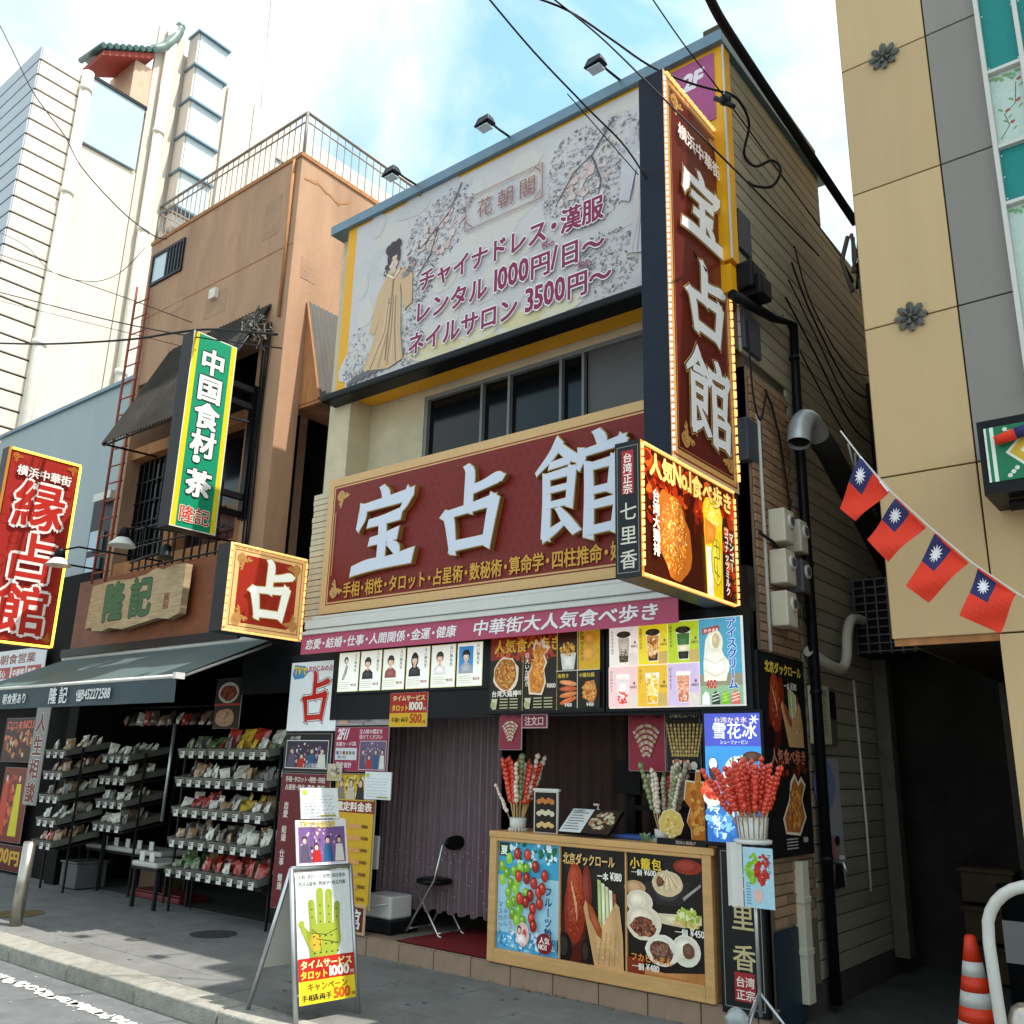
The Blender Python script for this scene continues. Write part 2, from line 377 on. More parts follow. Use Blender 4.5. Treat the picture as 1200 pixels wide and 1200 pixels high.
M_wood = mat('counter_wood', 'c79a63', .45, var=.14, scale=3, bump=.1, stretch=(1, 1, 9), dirt=.15, dirtc='9b7040')
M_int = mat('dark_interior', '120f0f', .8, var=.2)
M_iron = mat('corrugated_iron', '5c5a55', .7, .1, var=.2, scale=4, dirt=.6, dirtc='4a4038', stretch=(1, 1, .3))
M_ironD = mat('dark_awning_sheet', '38342f', .7, .05, var=.3, scale=3, dirt=.45, dirtc='5a5650')
M_alum = mat('aluminium', 'b9bcc0', .35, .8, var=.06)
M_steel = mat('stainless_steel', 'a9a59c', .3, .9, var=.08)
M_cable = mat('cable_rubber', '141416', .6)
M_red = mat('red_rust_ladder', '8c4535', .6, var=.2, scale=8)
M_box = mat('meter_plastic', 'c9c4b2', .5, var=.06, dirt=.25, dirtc='8e8874')
M_canv = mat('awning_canvas', '50605f', .55, var=.08, scale=3, bump=.1, dirt=.1, dirtc='3a444c')
M_valn = mat('awning_valance', '38464d', .7, var=.08)
M_whp = mat('white_plastic', 'cbc9c4', .45, var=.05)
M_redb = mat('rust_red_fascia', '7d4426', .6, var=.22, scale=4, dirt=.3, dirtc='5b2b16', stretch=(1, 1, 2))
M_gold = mat('gilt_edge', 'b08a48', .4, .6, var=.2)
M_led = mat('led_bulb', 'ffbe70', .4, emit=1.0)
M_ledp = mat('led_pink', 'ffc9b8', .4, emit=.9)

# ---------------------------------------------------------------- ground, road, pavement
g = MB().box(-60, 40, -30, 60, -.6, -.14)
g.build('ground', M_asph, None, kind='structure')
rd = struct('road'); MB().box(-60, 40, -30, 4.06, -.14, -.12).build('road_surface', M_asph, rd)
pv = struct('pavement')
mb = MB().box(-60, 30, 4.3, 6.3, -.13, -.004); mb.build('bed', M_joint, pv)
mb = MB(); R = random.Random(3)
y = 4.3; row = 0
while y < 6.19:
    x = -24 + (row % 2) * .6
    while x < 3:
        h = R.uniform(-.0012, .0012) 
        mb.box(x+.002, x+1.198, y+.002, y+.296, -.03, 0.0 + h); x += 1.2
    y += .298; row += 1
mb.build('paving_slab', M_pave, pv, kind='stuff')
MB().box(-24, 3, 6.09, 6.35, -.13, -.002).build('shop_apron', M_pave, pv)
kb = struct('kerb'); me0 = None
for k in range(24):
    x0 = -22 + k*1.02
    if me0 is None:
        b = MB().box(.006, 1.014, 0, .26, -.13, .004); o = b.build('kerb_stone', M_kerb, kb, Vector((0, 0, 0)), bevel=.012)
        me0 = o
    else: o = me0.copy(); COL.objects.link(o)
    o.location = (x0 + .04, 4.035 + R.uniform(-.004, .004), R.uniform(-.003, .003))
# worn edge line in chips
mb = MB(); x = -24
while x < 2:
    l = R.uniform(.03, .12)
    for q in range(2):
        yy = 3.70 + R.uniform(0, .05); dx = R.uniform(-.02, .02)
        n = 7; cx, cy = x + dx + l/2, yy + .02
        if R.random() < .93: mb.ngon([(cx + math.cos(2*PI*i/n)*l*R.uniform(.45, .8), cy + math.sin(2*PI*i/n)*R.uniform(.03, .055), -.116 + q*.001) for i in range(n)])
    x += l * .8
mb.build('road_marking', M_line, rd, kind='stuff')
mb = MB()
for _ in range(500):
    cx, cy = R.uniform(-14, 0), R.uniform(2.2, 4.0); r = R.uniform(.003, .012)
    mb.ngon([(cx + r*math.cos(i*1.26), cy + r*math.sin(i*1.26), -.117) for i in range(5)])
mb.build('paint_specks', M_line, rd, kind='stuff')
mb = MB()
for _ in range(170):
    cx, cy = R.uniform(-13, -1), R.uniform(4.32, 6.0); r = R.uniform(.006, .02)
    mb.ngon([(cx + r*math.cos(i*.9)*R.uniform(.7, 1.2), cy + r*math.sin(i*.9)*R.uniform(.7, 1.2), .0022) for i in range(7)])
mb.build('gum_spots', mat('gum_stain', '4a4a48', .8), pv, kind='stuff')
mb = MB()
for _ in range(90):
    cx = R.choice([R.uniform(-4.6, -3.9), R.uniform(-6.8, -2.7)]); cy = 5.965 - R.uniform(0, .03); h = R.uniform(.01, .035); an = R.uniform(0, 6.3)
    mb.ngon([(cx, cy, .001), (cx+.006, cy, .001), (cx+.02*math.cos(an), cy-.012-abs(.015*math.sin(an)), h)])
mb.build('weeds', mat('moss_green', '3f4a2c', .8), pv, kind='stuff')
al = struct('alley_floor'); MB().box(-2.66, 1.5, 6.3, 22, -.1, -.0005).build('concrete', M_alley, al)
MB().box(-60, -24, 4.3, 6.3, -.1, -.0).build('far_pavement', M_pave, pv)
# covers in the pavement
def cover(x, y, r, label, c='4a4a48'):
    m = mat('iron_cover_' + c, c, .6, .3, var=.25, scale=20, bump=.5)
    t = thing('manhole_cover', label, 'manhole cover', (x, y, 0))
    MB().lathe((x, y, 0), [(r, .0015), (r, .004), (r-.004, .004)], 28).build('lid', m, t)
    mb = MB(); n = 28
    for i in range(n):
        a, b = 2*PI*i/n, 2*PI*(i+1)/n
        mb.quad((x+r*1.00*math.cos(a), y+r*math.sin(a), .0055), (x+r*1.09*math.cos(a), y+r*1.09*math.sin(a), .0055), (x+r*1.09*math.cos(b), y+r*1.09*math.sin(b), .0055), (x+r*math.cos(b), y+r*math.sin(b), .0055))
    for gx in range(-5, 6):
        for gy in range(-5, 6):
            if math.hypot(gx, gy) < 5.2: px, py = x+gx*r*.17, y+gy*r*.17; mb.box(px-.012*r/.2, px+.012*r/.2, py-.012*r/.2, py+.012*r/.2, .0045, .0062)
    mb.build('rim', m, t)
cover(*(-8.033, 5.62), .20, 'round dark iron cover in the pavement before the snack shelves')
cover(*(-10.386, 4.843), .24, 'ochre and dark iron cover just behind the steel bollard', '7a6a48')
cover(*(-8.287, 4.964), .085, 'small round cover in the sunlit patch of pavement', '6e6c68')
cover(*(-5.151, 4.363), .10, 'small round cover on the pavement under the standing board', '77756f')

# ---------------------------------------------------------------- main building
XL, XR = -7.5, -2.65
mbld = thing('shop_building', 'three storey shop with cream stucco front and siding wall along the alley', 'building', (-5, 6.1, 0))
P = mbld
MB().box(XL, XR-.03, 6.05, 8.18, 5.5, 7.5).box(XL, -7.16, 6.05, 6.5, 2.95, 5.5).box(XL, XR-.03, 8.181, 12.99, 5.5, 6.75).build('wall', M_stuc, P)
MB().box(-7.16, -6.34, 6.36, 6.5, 2.95, 5.497).box(-6.34, XR-.03, 6.36, 6.5, 2.95, 4.3).box(-6.34, XR-.03, 6.36, 6.5, 5.36, 5.497).box(XL, XL+.1, 6.5, 13, 0, 5.497).build('wall', M_stuc, P)
MB().box(XL, XR-.03, 13, 13.2, 0, 6.75).box(XL, XR-.03, 6.5, 12.99, 4.1, 4.2).build('rear_wall', M_stuc, P)
wf = MB().box(-6.34, -2.68, 6.37, 6.42, 5.32, 5.36).box(-6.34, -2.68, 6.37, 6.42, 4.3, 4.34).box(-6.34, -6.30, 6.37, 6.42, 4.34, 5.32)
for x in ((-5.552, 5.13)[0], (-5.202, 5.135)[0], (-4.579, 5.154)[0], (-4.326, 5.173)[0]): wf.box(x-.014, x+.014, 6.37, 6.42, 4.34, 5.32)
win = MB().box(-6.32, -2.69, 6.425, 6.43, 4.33, 5.33); wo = wf.build('window_frame', mat('grey_window_frame', '77797b', .5), P)
win.build('pane', M_glass, wo)
xx = (-4.326, 5.173)[0]
MB().box(xx+.03, -2.7, 6.415, 6.422, 4.34, 5.32).build('pane', M_blind, wo, label='grey window pane with a drawn blind')
MB().box(XL-.02, XR+.05, 5.86, 8.3, 7.5, 7.61).build('roof_flashing', M_flash, P)
# small tiles on the left edge strip beside the large sign
tb = None
for r_ in range(22):
    z = 3.0 + r_*.063
    if tb is None: tb = MB().box(-7.56, -7.30, 5.99, 6.05, z, z+.055).build('brick', M_stuc, P)
    else: o = tb.copy(); COL.objects.link(o); o.location = (R.uniform(-.006, .006), R.uniform(-.003, .003), r_*.063)
# ground floor shell
MB().box(XL, XR, 6.12, 12.9, -.1, .146).build('floor', mat('shop_floor', '7d7266', .6, var=.2), P)
st = MB().box(XL, XR+.02, 6.0, 6.12, -.1, .14).build('step_core', M_mort, P)
tb = None; x = -7.5
while x < XR - .02:
    w_ = min(.40, XR+.02-x)
    if tb is None: tb = MB().box(0, .392, -.012, .04, -.02, .138).box(0, .392, .0, .16, .138, .15).build('tile', M_step, P, Vector((0, 0, 0)), bevel=.004); o = tb; WL[tb] = Vector((0,0,0))
    else: o = tb.copy(); COL.objects.link(o)
    o.location = Vector((x, 5.985, R.uniform(-.001, .001))) - WL[P]
    if w_ < .39: o.scale.x = w_/.4
    x += .40
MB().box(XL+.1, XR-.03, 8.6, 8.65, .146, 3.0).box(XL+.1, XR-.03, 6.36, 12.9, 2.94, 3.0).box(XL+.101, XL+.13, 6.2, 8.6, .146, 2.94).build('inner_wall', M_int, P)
MB().box(XL, XR, 6.0, 6.12, 2.72, 3.04).build('lintel', M_black, P)
MB().box(XL-.2, XL, 6.08, 6.2, 0, 2.94).build('side_panel', M_black, P)
# siding wall along the alley
MB().box(XR-.13, XR-.02, 6.16, 13, 0, 6.8).box(XR-.13, XR-.02, 6.07, 8.19, 6.8, 7.5).box(XR-.2, XR-.02, 6.05, 8.2, 7.3, 7.86).build('side_wall', M_sidj, P)
# sloping parapet top follows the roof
sb1 = sb2 = None
z = .2; k = 0
while z < 7.84:
    short = z > 6.85
    if not short:
        if sb1 is None: sb1 = MB().box(-.022, .0, 0, 6.7, 0, .121).build('siding_board', M_sid, P, Vector((0, 0, 0)), bevel=.004); o = sb1
        else: o = sb1.copy(); COL.objects.link(o)
    else:
        if sb2 is None: sb2 = MB().box(-.022, .0, 0, 2.1, 0, .121).build('siding_board', M_sid, P, Vector((0, 0, 0)), bevel=.004); o = sb2
        else: o = sb2.copy(); COL.objects.link(o)
    o.location = Vector((XR + R.uniform(-.002, .003), 6.95 if z < 4.65 else 6.08, z)) - WL[P]
    if z < 4.65: o.scale.x = 1
    z += .13; k += 1
MB().box(XR-.02, XR+.012, 6.3, 13, 0, .19).build('plinth', mat('plinth_concrete', '45423d', .8, var=.25, dirt=.4), P)
# brown tiled pier at the corner
MB().box(XR-.12, XR, 6.16, 6.94, 0, 4.66).build('pier', M_mort, P)
bk = None; cnt = 0
for r_ in range(60):
    z = .62 + r_*.068
    if z > 4.62: break
    for c_ in range(4):
        y0 = 6.165 + c_*.2 - (.1 if r_ % 2 else 0)
        if bk is None: bk = MB().box(0, .014, 0, .19, 0, .058).build('brick', M_brick, P, Vector((0, 0, 0))); o = bk
        else: o = bk.copy(); COL.objects.link(o)
        a = max(y0, 6.165); e_ = min(y0+.19, 6.94)
        o.scale.y = (e_-a)/.19; o.location = Vector((XR + R.uniform(0, .006), a, z)) - WL[P]; cnt += 1
MB().box(XR-.001, XR+.02, 6.15, 6.6, .0, .60).build('lower_panel', mat('dark_blue_panel', '24303c', .5), P)
# rear lower roof block and end of alley
rb_ = thing('rear_block', 'low grey block closing the far end of the alley under the open sky', 'building', (-1, 14, 0))
MB().box(-4.2, 1.4, 13.3, 16, 0, 8.3).build('wall', M_greyw, rb_)
MB().box(-4.3, 1.5, 13.2, 16, 8.3, 8.5).build('coping', M_kerb, rb_)
MB().box(-2.64, -1.72, 9.2, 9.3, 0, 5.6).box(-2.64, -1.72, 8.9, 12, 4.3, 4.4).build('added_dark_partition', mat('added_dark_wall', '2c2926', .9, var=.4, scale=2), rb_)  # dark wall and cover added to keep the back of the alley dark
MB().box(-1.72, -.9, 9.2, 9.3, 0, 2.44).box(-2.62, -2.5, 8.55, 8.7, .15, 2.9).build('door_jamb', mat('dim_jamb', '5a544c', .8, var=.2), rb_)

# ---------------------------------------------------------------- right building
rb = thing('panelled_building', 'tall beige and grey panelled building on the right with an overhang over the alley', 'building', (0, 7, 0))
RT = 10.2
MB().box(-1.695, 6, 6.03, 13, 2.46, RT).box(-1.08, 6, 6.03, 6.5, -.1, 2.46).build('core', M_joint, rb)
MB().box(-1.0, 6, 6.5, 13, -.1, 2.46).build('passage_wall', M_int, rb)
MB().box(-1.7, -1.698, 6.01, 12.9, 2.45, RT).build('side_wall', M_rbeige, rb)
zs = [2.44] + [3.517 + 1.087*i for i in range(7)]
def pan(x0, x1, z0, z1, m): MB().box(x0+.005, x1-.005, 6.0, 6.03, z0+.005, z1-.005).build('panel', m, rb, bevel=.004)
for i in range(len(zs)-1):
    z0, z1 = zs[i], min(zs[i+1], RT)
    pan(-1.7, -1.095, z0, z1, M_rbeige)
    pan(-1.095, -.745 if z0 > 3.5 else .1, z0, z1, M_rgrey if z0 > 3.5 else M_rbeige)
    pan(-.30, .9, z0, z1, M_rgrey)
    pan(.9, 2.1, z0, z1, M_rbeige)
pan(-1.09, .1, -.1 , 1.17, M_rbeige); pan(-1.09, .1, 1.17, 2.44, M_rbeige)
MB().box(-1.69, -1.09, 6.02, 6.04, 2.40, 2.46).build('soffit_edge', M_tand, rb)
MB().box(-1.7, 6, 5.9, 13, RT, RT+.15).build('coping', M_kerb, rb)
# oriel window strip with white frame and green / floral panels
ow = MB()
x0, x1, x2 = -.745, -.52, -.30
for x in (x0, x1, x2): ow.box(x-.014, x+.014, 5.93, 6.0, 3.9, 9)
bars = [(-0.732, 6.189)[1], (-0.77, 5.596)[1]]
b0 = 6.22; bars = []
zz = 3.95
for q in (3.95, 4.62, 5.60, 5.93, 6.23-.0, 7.0, 7.9, 8.8): bars.append(q)
bars = [3.9, 4.6, 5.63, 6.20, 6.9, 7.9, 8.6]
for q in (3.9, 5.2-.0, 5.63, 6.22, 7.2, 7.8, 8.8): ow.box(x0, x2, 5.935, 5.995, q-.012, q+.012)
wf2 = ow.build('window_frame', M_whp, rb)
def decor(z0, z1, kind):
    for a, b in ((x0, x1), (x1, x2)):
        c = Canvas(b-a-.03, z1-z0-.026, '1f8a86' if kind == 'g' else 'c3d4cb')
        w_, h_ = c.w, c.h
        if kind == 'f':
            pts = [(.02, .1*h_), (.08, .25*h_), (.06, .42*h_), (.13, .52*h_), (.15, .8*h_)]
            c.line(pts, .006, '57705a')
            for (px, py) in pts[1:]:
                c.ell(px+.02, py+.02, .018, .011, 'b0554a', n=7, rot=.5, jag=.2); c.ell(px-.02, py+.04, .02, .007, '6f9a6a', n=6, rot=2.4); c.ell(px+.03, py-.03, .018, .006, '7fa678', n=6, rot=.6)
            for i in range(7): c.ell(.02+i*.025, h_-.03-.012*(i % 3), .02, .012, '7fae7c', n=6, rot=i)
        else:
            for i in range(3):
                for e in (.008, w_-.008): c.ell(e, .04+i*(h_-.08)/2, .006, .006, 'dfe8e6', n=6)
        c.build('pane', PR, rb, (a+.015, 5.975, z0+.013), 'S')
for z0, z1, k_ in ((3.9, 5.2, 'f'), (5.2, 5.63, 'g'), (5.63, 6.22, 'f'), (6.22, 7.2, 'g'), (7.2, 7.8, 'f'), (7.8, 8.8, 'g')): decor(z0, z1, k_)
# rosettes
M_ros = mat('weathered_bronze', '5d5f5a', .55, .5, var=.2, scale=20)
def rosette(x, z):
    mb = MB(); y = 5.995
    for ring, (r, rr, nn, d) in enumerate(((.062, .034, 8, .018), (.034, .024, 6, .034))):
        for i in range(nn):
            a = 2*PI*i/nn + ring*.3; R_ = r*1.75; da = PI/nn*1.02; q_ = lambda rad, an, yy: (x+rad*math.cos(an), y-yy, z+rad*math.sin(an))
            mb.ngon([q_(.01, a, d), q_(R_*.62, a-da, d*.4), q_(R_*.92, a-da*.55, d*.9), q_(R_, a, d*1.3)]); mb.ngon([q_(.01, a, d), q_(R_, a, d*1.3), q_(R_*.92, a+da*.55, d*.9), q_(R_*.62, a+da, d*.4)]); mb.quad(q_(R_*.62, a-da, d*.4), q_(R_*.62, a-da, -.004), q_(R_, a, -.004), q_(R_, a, d*1.3)); mb.quad(q_(R_, a, d*1.3), q_(R_, a, -.004), q_(R_*.62, a+da, -.004), q_(R_*.62, a+da, d*.4))
    o = mb.build('petals', M_ros, rb)
    MB().ball((x, y-.03, z), .016, .016, .016).build('boss', M_ros, o)
for z in (6.75, 4.61, 8.93): rosette(-1.385, z)
# green tiled canopy edge
cn = thing('tiled_canopy', 'green and yellow patterned canopy fascia with dark frame on the right building', 'canopy', (-.6, 5.8, 3.2))
MB().box(-1.0, .8, 5.6, 6.0, 3.58, 3.63).box(-1.0, .8, 5.6, 6.0, 3.18, 3.25).box(-1.0, -.97, 5.6, 6.0, 3.25, 3.58).build('frame', M_black, cn)
c = Canvas(1.76, .33, '1e7a52'); c.rect(.0, 0, .05, .33, 'e6efe4'); c.rect(.012, 0, .018, .33, '1e7a52')
for i in range(5):
    cx = .26+i*.36
    c.poly([(cx-.16, .165), (cx, .0), (cx+.16, .165), (cx, .33)], 'e9e7da'); c.poly([(cx-.14, .165), (cx, .02), (cx+.14, .165), (cx, .31)], 'd9b43a'); c.poly([(cx-.085, .165), (cx, .08), (cx+.085, .165), (cx, .25)], 'efe9d0')
    for a in range(4): c.ell(cx+.03*math.cos(a*PI/2), .165+.03*math.sin(a*PI/2), .022, .022, '1e7a52', n=8)
    for sx_, sz_ in ((-1, 1), (1, 1), (-1, -1), (1, -1)):
        for q in range(3): c.ell(cx+sx_*(.11+.02*q), .165+sz_*(.10+.02*q), .014, .014, 'dfe7dc', n=6)
c.build('tile_pattern', PR, cn, (-.965, 5.595, 3.25), 'S')
MB().box(-.96, .8, 5.62, 6.0, 3.25, 3.58).build('board', M_black, cn)
MB().tube([(-.9, 5.75, 3.14), (.6, 5.75, 3.14)], .035, 10).build('pipe', M_dark, cn)

# ---------------------------------------------------------------- tan building (left)
tn = thing('tan_building', 'tan rendered three storey building with rooftop railing and iron awnings', 'building', (-10.5, 6.3, 0))
TX0, TX1 = -12.35, -8.7
MB().box(TX0, TX1, 6.2, 12, 7.25, 9.32).build('wall', M_tan, tn)
MB().box(TX0, TX0+.2, 6.2, 12, 2.9, 7.25).box(-9.2, TX1, 6.2, 6.52, 2.9, 7.25).box(-12.15, -9.2, 6.2, 6.5, 6.9, 7.25).box(-11.0, -10.2, 6.21, 6.5, 5.9, 6.9).box(TX1-.3, TX1, 7.25, 12, 2.9, 7.25).box(TX1-.3, TX1, 6.52, 7.25, 5.9, 7.25).build('wall', M_tan, tn)
MB().box(-12.15, -9.2, 6.26, 6.5, 5.75, 5.92).box(-12.15, -9.2, 6.22, 6.5, 4.02, 4.2).box(-10.95, -10.7, 6.22, 6.5, 4.2, 5.75).box(-9.34, -9.2, 6.22, 6.5, 4.2, 5.75).box(-12.15, -9.2, 6.24, 6.5, 2.9, 4.02).build('timber_trim', M_tand, tn)
MB().box(-12.14, -9.21, 6.9, 6.95, 4.1, 7.2).box(-9.5, -9.0, 7.3, 11, 3, 7).build('dark_room', M_int, tn)
MB().box(-12.1, -10.97, 6.42, 6.44, 4.2, 5.75).box(-10.68, -9.36, 6.42, 6.44, 4.2, 5.75).build('pane', M_glass, tn)
la = MB()
for i in range(9): x = -12.05+i*.13; la.box(x-.01, x+.01, 6.36, 6.4, 4.2, 5.7)
for z in (4.5, 4.8, 5.1, 5.4): la.box(-12.1, -10.97, 6.365, 6.395, z-.01, z+.01)
la.build('window_lattice', M_black, tn)
# repaired patches, vents and seams on the old render
M_patch = mat('patched_render', 'a8866c', .9, var=.15, scale=3, bump=.3, dirt=.4, dirtc='7a604c')
for (x_, z_, w_, h_) in ((-10.6, 7.5, .5, .35), (-9.4, 8.3, .35, .6), (-11.6, 7.9, .4, .22)): MB().box(x_, x_+w_, 6.1965, 6.2, z_, z_+h_).build('render_patch', M_patch, tn)
MB().box(-8.7, -8.6965, 7.2, 7.6, 7.9, 8.5).build('render_patch', M_patch, tn); MB().box(-8.7, -8.6965, 6.35, 6.6, 7.6, 7.9).build('render_patch', M_patch, tn)
MB().box(-10.45, -10.3, 6.14, 6.2, 7.75, 7.9).build('vent_cap', M_pipe, tn); MB().tube([(-8.82, 6.17, 7.0), (-8.82, 6.17, 9.3)], .022, 7).build('drain_pipe', M_tand, tn)
MB().box(TX0, TX1, 6.195, 6.2, 8.02, 8.035).build('render_seam', M_tand, tn)
# small vent window high on the front
x0_, x1_ = (-12.295, 9.13)[0], (-11.326, 8.779)[0]
vw = MB().box(-12.24, -11.36, 6.17, 6.2, 8.55, 8.60).box(-12.24, -11.36, 6.17, 6.2, 9.05, 9.10).box(-12.24, -12.2, 6.17, 6.2, 8.6, 9.05).box(-11.4, -11.36, 6.17, 6.2, 8.6, 9.05).box(-11.82, -11.78, 6.17, 6.2, 8.6, 9.05)
for i in range(4): vw.box(-11.72+i*.085, -11.69+i*.085, 6.165, 6.19, 8.6, 9.05)
vwo = vw.build('window_frame', M_dark, tn); MB().box(-12.2, -11.4, 6.192, 6.198, 8.6, 9.05).build('pane', M_bay, vwo)
# crack and patched render on the side wall
mb = MB(); pts = [(-8.695, 6.265, 9.03), (-8.695, 6.475, 9.087), (-8.695, 6.658, 9.033), (-8.695, 6.875, 8.981), (-8.695, 7.048, 9.118)]
for a, b in zip(pts, pts[1:]): mb.quad(a, b, (b[0], b[1], b[2]-.05), (a[0], a[1], a[2]-.02))
mb.build('render_crack', M_tand, tn)
MB().box(TX0-.02, TX1+.02, 6.18, 12.02, 9.32, 9.38).build('coping', M_tand, tn)
rl = MB(); zt = 10.05
for y_ in (6.24, 11.9): rl.tube([(TX0, y_, zt), (TX1-.03, y_, zt)], .022, 6).tube([(TX0, y_, zt-.14), (TX1-.03, y_, zt-.14)], .012, 5)
for x_ in (TX0+.02, TX1-.03): rl.tube([(x_, 6.24, zt), (x_, 11.9, zt)], .022, 6).tube([(x_, 6.24, zt-.14), (x_, 11.9, zt-.14)], .012, 5)
for q in (TX0, TX1-.03): rl.tube([(q, 6.24, 9.38), (q, 6.24, zt)], .022, 6)
for i in range(28): x_ = TX0+.13*i; rl.tube([(x_, 6.24, 9.38), (x_, 6.24, zt)], .007, 4)
for i in range(42): y_ = 6.24+.135*i; rl.tube([(TX1-.03, y_, 9.38), (TX1-.03, y_, zt)], .007, 4)
rl.build('railing', mat('rusty_railing', '8c857c', .6, .3, var=.3, dirt=.5, dirtc='6b4a38'), tn)
# corrugated awnings
def corr(pts_top, pts_bot, n, amp, nm, m, par, nrm):
    mb = MB(); T = [Vector(pts_top[0]).lerp(Vector(pts_top[1]), i/n) for i in range(n+1)]; Bm = [Vector(pts_bot[0]).lerp(Vector(pts_bot[1]), i/n) for i in range(n+1)]
    nv = Vector(nrm)
    for i in range(n):
        a = nv*(amp if i % 2 else -amp); b = nv*(amp if (i+1) % 2 else -amp)
        mb.quad(tuple(T[i]+a), tuple(T[i+1]+b), tuple(Bm[i+1]+b), tuple(Bm[i]+a))
        th = nv*-.006
        mb.quad(tuple(T[i]+a+th), tuple(Bm[i]+a+th), tuple(Bm[i+1]+b+th), tuple(T[i+1]+b+th))
    return mb.build(nm, m, par)
aw = thing('iron_awning', 'large dark corrugated awning over the upper front window of the tan building', 'awning', (-10.5, 6, 6.5))
corr([(-11.3, 6.19, 7.25), (-9.02, 6.19, 7.25)], [(-11.44, 5.45, 5.62), (-9.25, 5.45, 5.62)], 64, .012, 'corrugated_sheet', M_ironD, aw, (0, -.9, .4))
MB().tube([(-9.04, 6.17, 7.2), (-9.25, 5.47, 5.6)], .022, 6).tube([(-11.3, 6.17, 7.2), (-11.42, 5.47, 5.6)], .022, 6).tube([(-9.25, 5.5, 5.62), (-9.1, 6.18, 5.62)], .015, 5).tube([(-11.42, 5.5, 5.62), (-11.3, 6.18, 5.62)], .015, 5).tube([(-11.42, 5.48, 5.6), (-9.25, 5.48, 5.6)], .015, 5).build('bracket', M_dark, aw)
aw2 = thing('iron_awning', 'weathered grey corrugated awning on the sunlit side wall of the tan building', 'awning', (-8.5, 7, 6.5))
corr([(-8.69, 6.50, 7.32), (-8.69, 8.1, 7.32)], [(-8.28, 6.5, 5.86), (-8.28, 8.1, 5.86)], 44, .012, 'corrugated_sheet', M_iron, aw2, (.9, 0, .4))
MB().ngon([(-8.69, 6.51, 7.25), (-8.30, 6.52, 5.88), (-8.69, 6.52, 5.88)]).box(-8.7, -8.3, 6.53, 6.57, 5.84, 5.88).tube([(-8.69, 6.5, 7.3), (-8.29, 6.5, 5.88)], .018, 5).build('bracket', M_tand, aw2)
# ladder on the left edge
ld = thing('wall_ladder', 'rusty red iron ladder running up the left edge of the tan building', 'ladder', (-12.3, 5.9, 4))
lx0, lx1, ly = -12.22, -11.86, 6.02
MB().tube([(lx0-.05, ly, 3.9), (lx0-.05, ly, 8.5)], .02, 6).build('rail', M_red, ld); MB().tube([(lx1-.05, ly, 3.9), (lx1-.05, ly, 6.2)], .02, 6).tube([(lx1-.28, ly+.12, 6.2), (lx1-.28, ly+.12, 8.5)], .02, 6).build('rail', M_red, ld)
rg = None
for i in range(17):
    if rg is None: rg = MB().tube([(lx0-.05, ly, 4.05), (lx1-.05, ly+.03, 4.05)], .012, 6).build('rung', M_red, ld)
    else: o = rg.copy(); COL.objects.link(o); o.location.z = i*.26
# beams between green sign and wall
bb = MB()
# ground floor: opening of the snack shop
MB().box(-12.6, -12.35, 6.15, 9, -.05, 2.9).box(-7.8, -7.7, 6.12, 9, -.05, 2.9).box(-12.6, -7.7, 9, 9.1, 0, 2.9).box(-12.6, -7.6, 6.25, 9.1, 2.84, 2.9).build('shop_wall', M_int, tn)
MB().box(-12.6, -7.8, 6.35, 9, -.1, .01).build('shop_floor', M_alley, tn)
fs = MB().box(-12.6, -8.75, 6.02, 6.2, 3.0, 3.95).build('fascia', M_redb, tn)
MB().box(-12.65, -8.6, 5.92, 6.2, 2.9, 3.0).box(-8.7, -7.65, 6.1, 6.2, 2.3, 2.94).build('trim', M_black, tn)
# pots, pillar orange by the shop opening
MB().box(-8.62, -8.3, 6.15, 6.25, 4.1, 6.9).build('timber_trim', M_tand, tn) if 0 else None
# balcony bars behind lamps
bl = MB()
for i in range(7): x = -11.3+i*.16; bl.tube([(x, 6.05, 3.95), (x, 6.05, 4.55)], .012, 5)
for z in (4.0, 4.3, 4.55): bl.tube([(-11.35, 6.05, z), (-9.3, 6.05, z)], .014, 5)
for i in range(5): x = -10.1+i*.17; bl.tube([(x, 6.05, 3.95), (x, 6.05, 4.9)], .014, 5)
bl.build('balcony_bars', M_black, tn)
# cables running down the pier
cb = thing('cable_run', 'bundle of black cables dropping down the front corner of the tan building', 'cables', (-9, 6.1, 4))
for k_ in range(5):
    pts = [(-8.95-.025*k_+.01*math.sin(z*3+k_), 6.165-.02*(k_ % 2), z) for z in [3.95+.25*i for i in range(13)]]
    MB().tube(pts, .011, 5).build('cable', M_cable, cb)
mb = MB()
for k_ in range(26):
    a = Vector((-9.05+R.uniform(-.15, .15), 6.05+R.uniform(-.15, .1), 6.9+R.uniform(-.15, .15))); mb.tube([a, a+Vector((R.uniform(-.2, .2), R.uniform(-.05, .05), R.uniform(-.12, .12))), a+Vector((R.uniform(-.1, .2), R.uniform(-.1, .1), R.uniform(-.3, 0)))], .01, 5)
mb.build('splices', mat('grey_splice', '6b6660', .6), cb)

# ---------------------------------------------------------------- grey block and white building behind
gw = thing('grey_block', 'low grey metal clad block between the white building and the tan building', 'building', (-15, 7, 0))
MB().box(-17.6, -12.7, 6.5, 10, 0, 7.3).build('wall', M_greyw, gw)
mb = MB()
MB().box(-17.7, -12.65, 6.45, 10, 7.3, 7.36).build('coping', M_flash, gw)
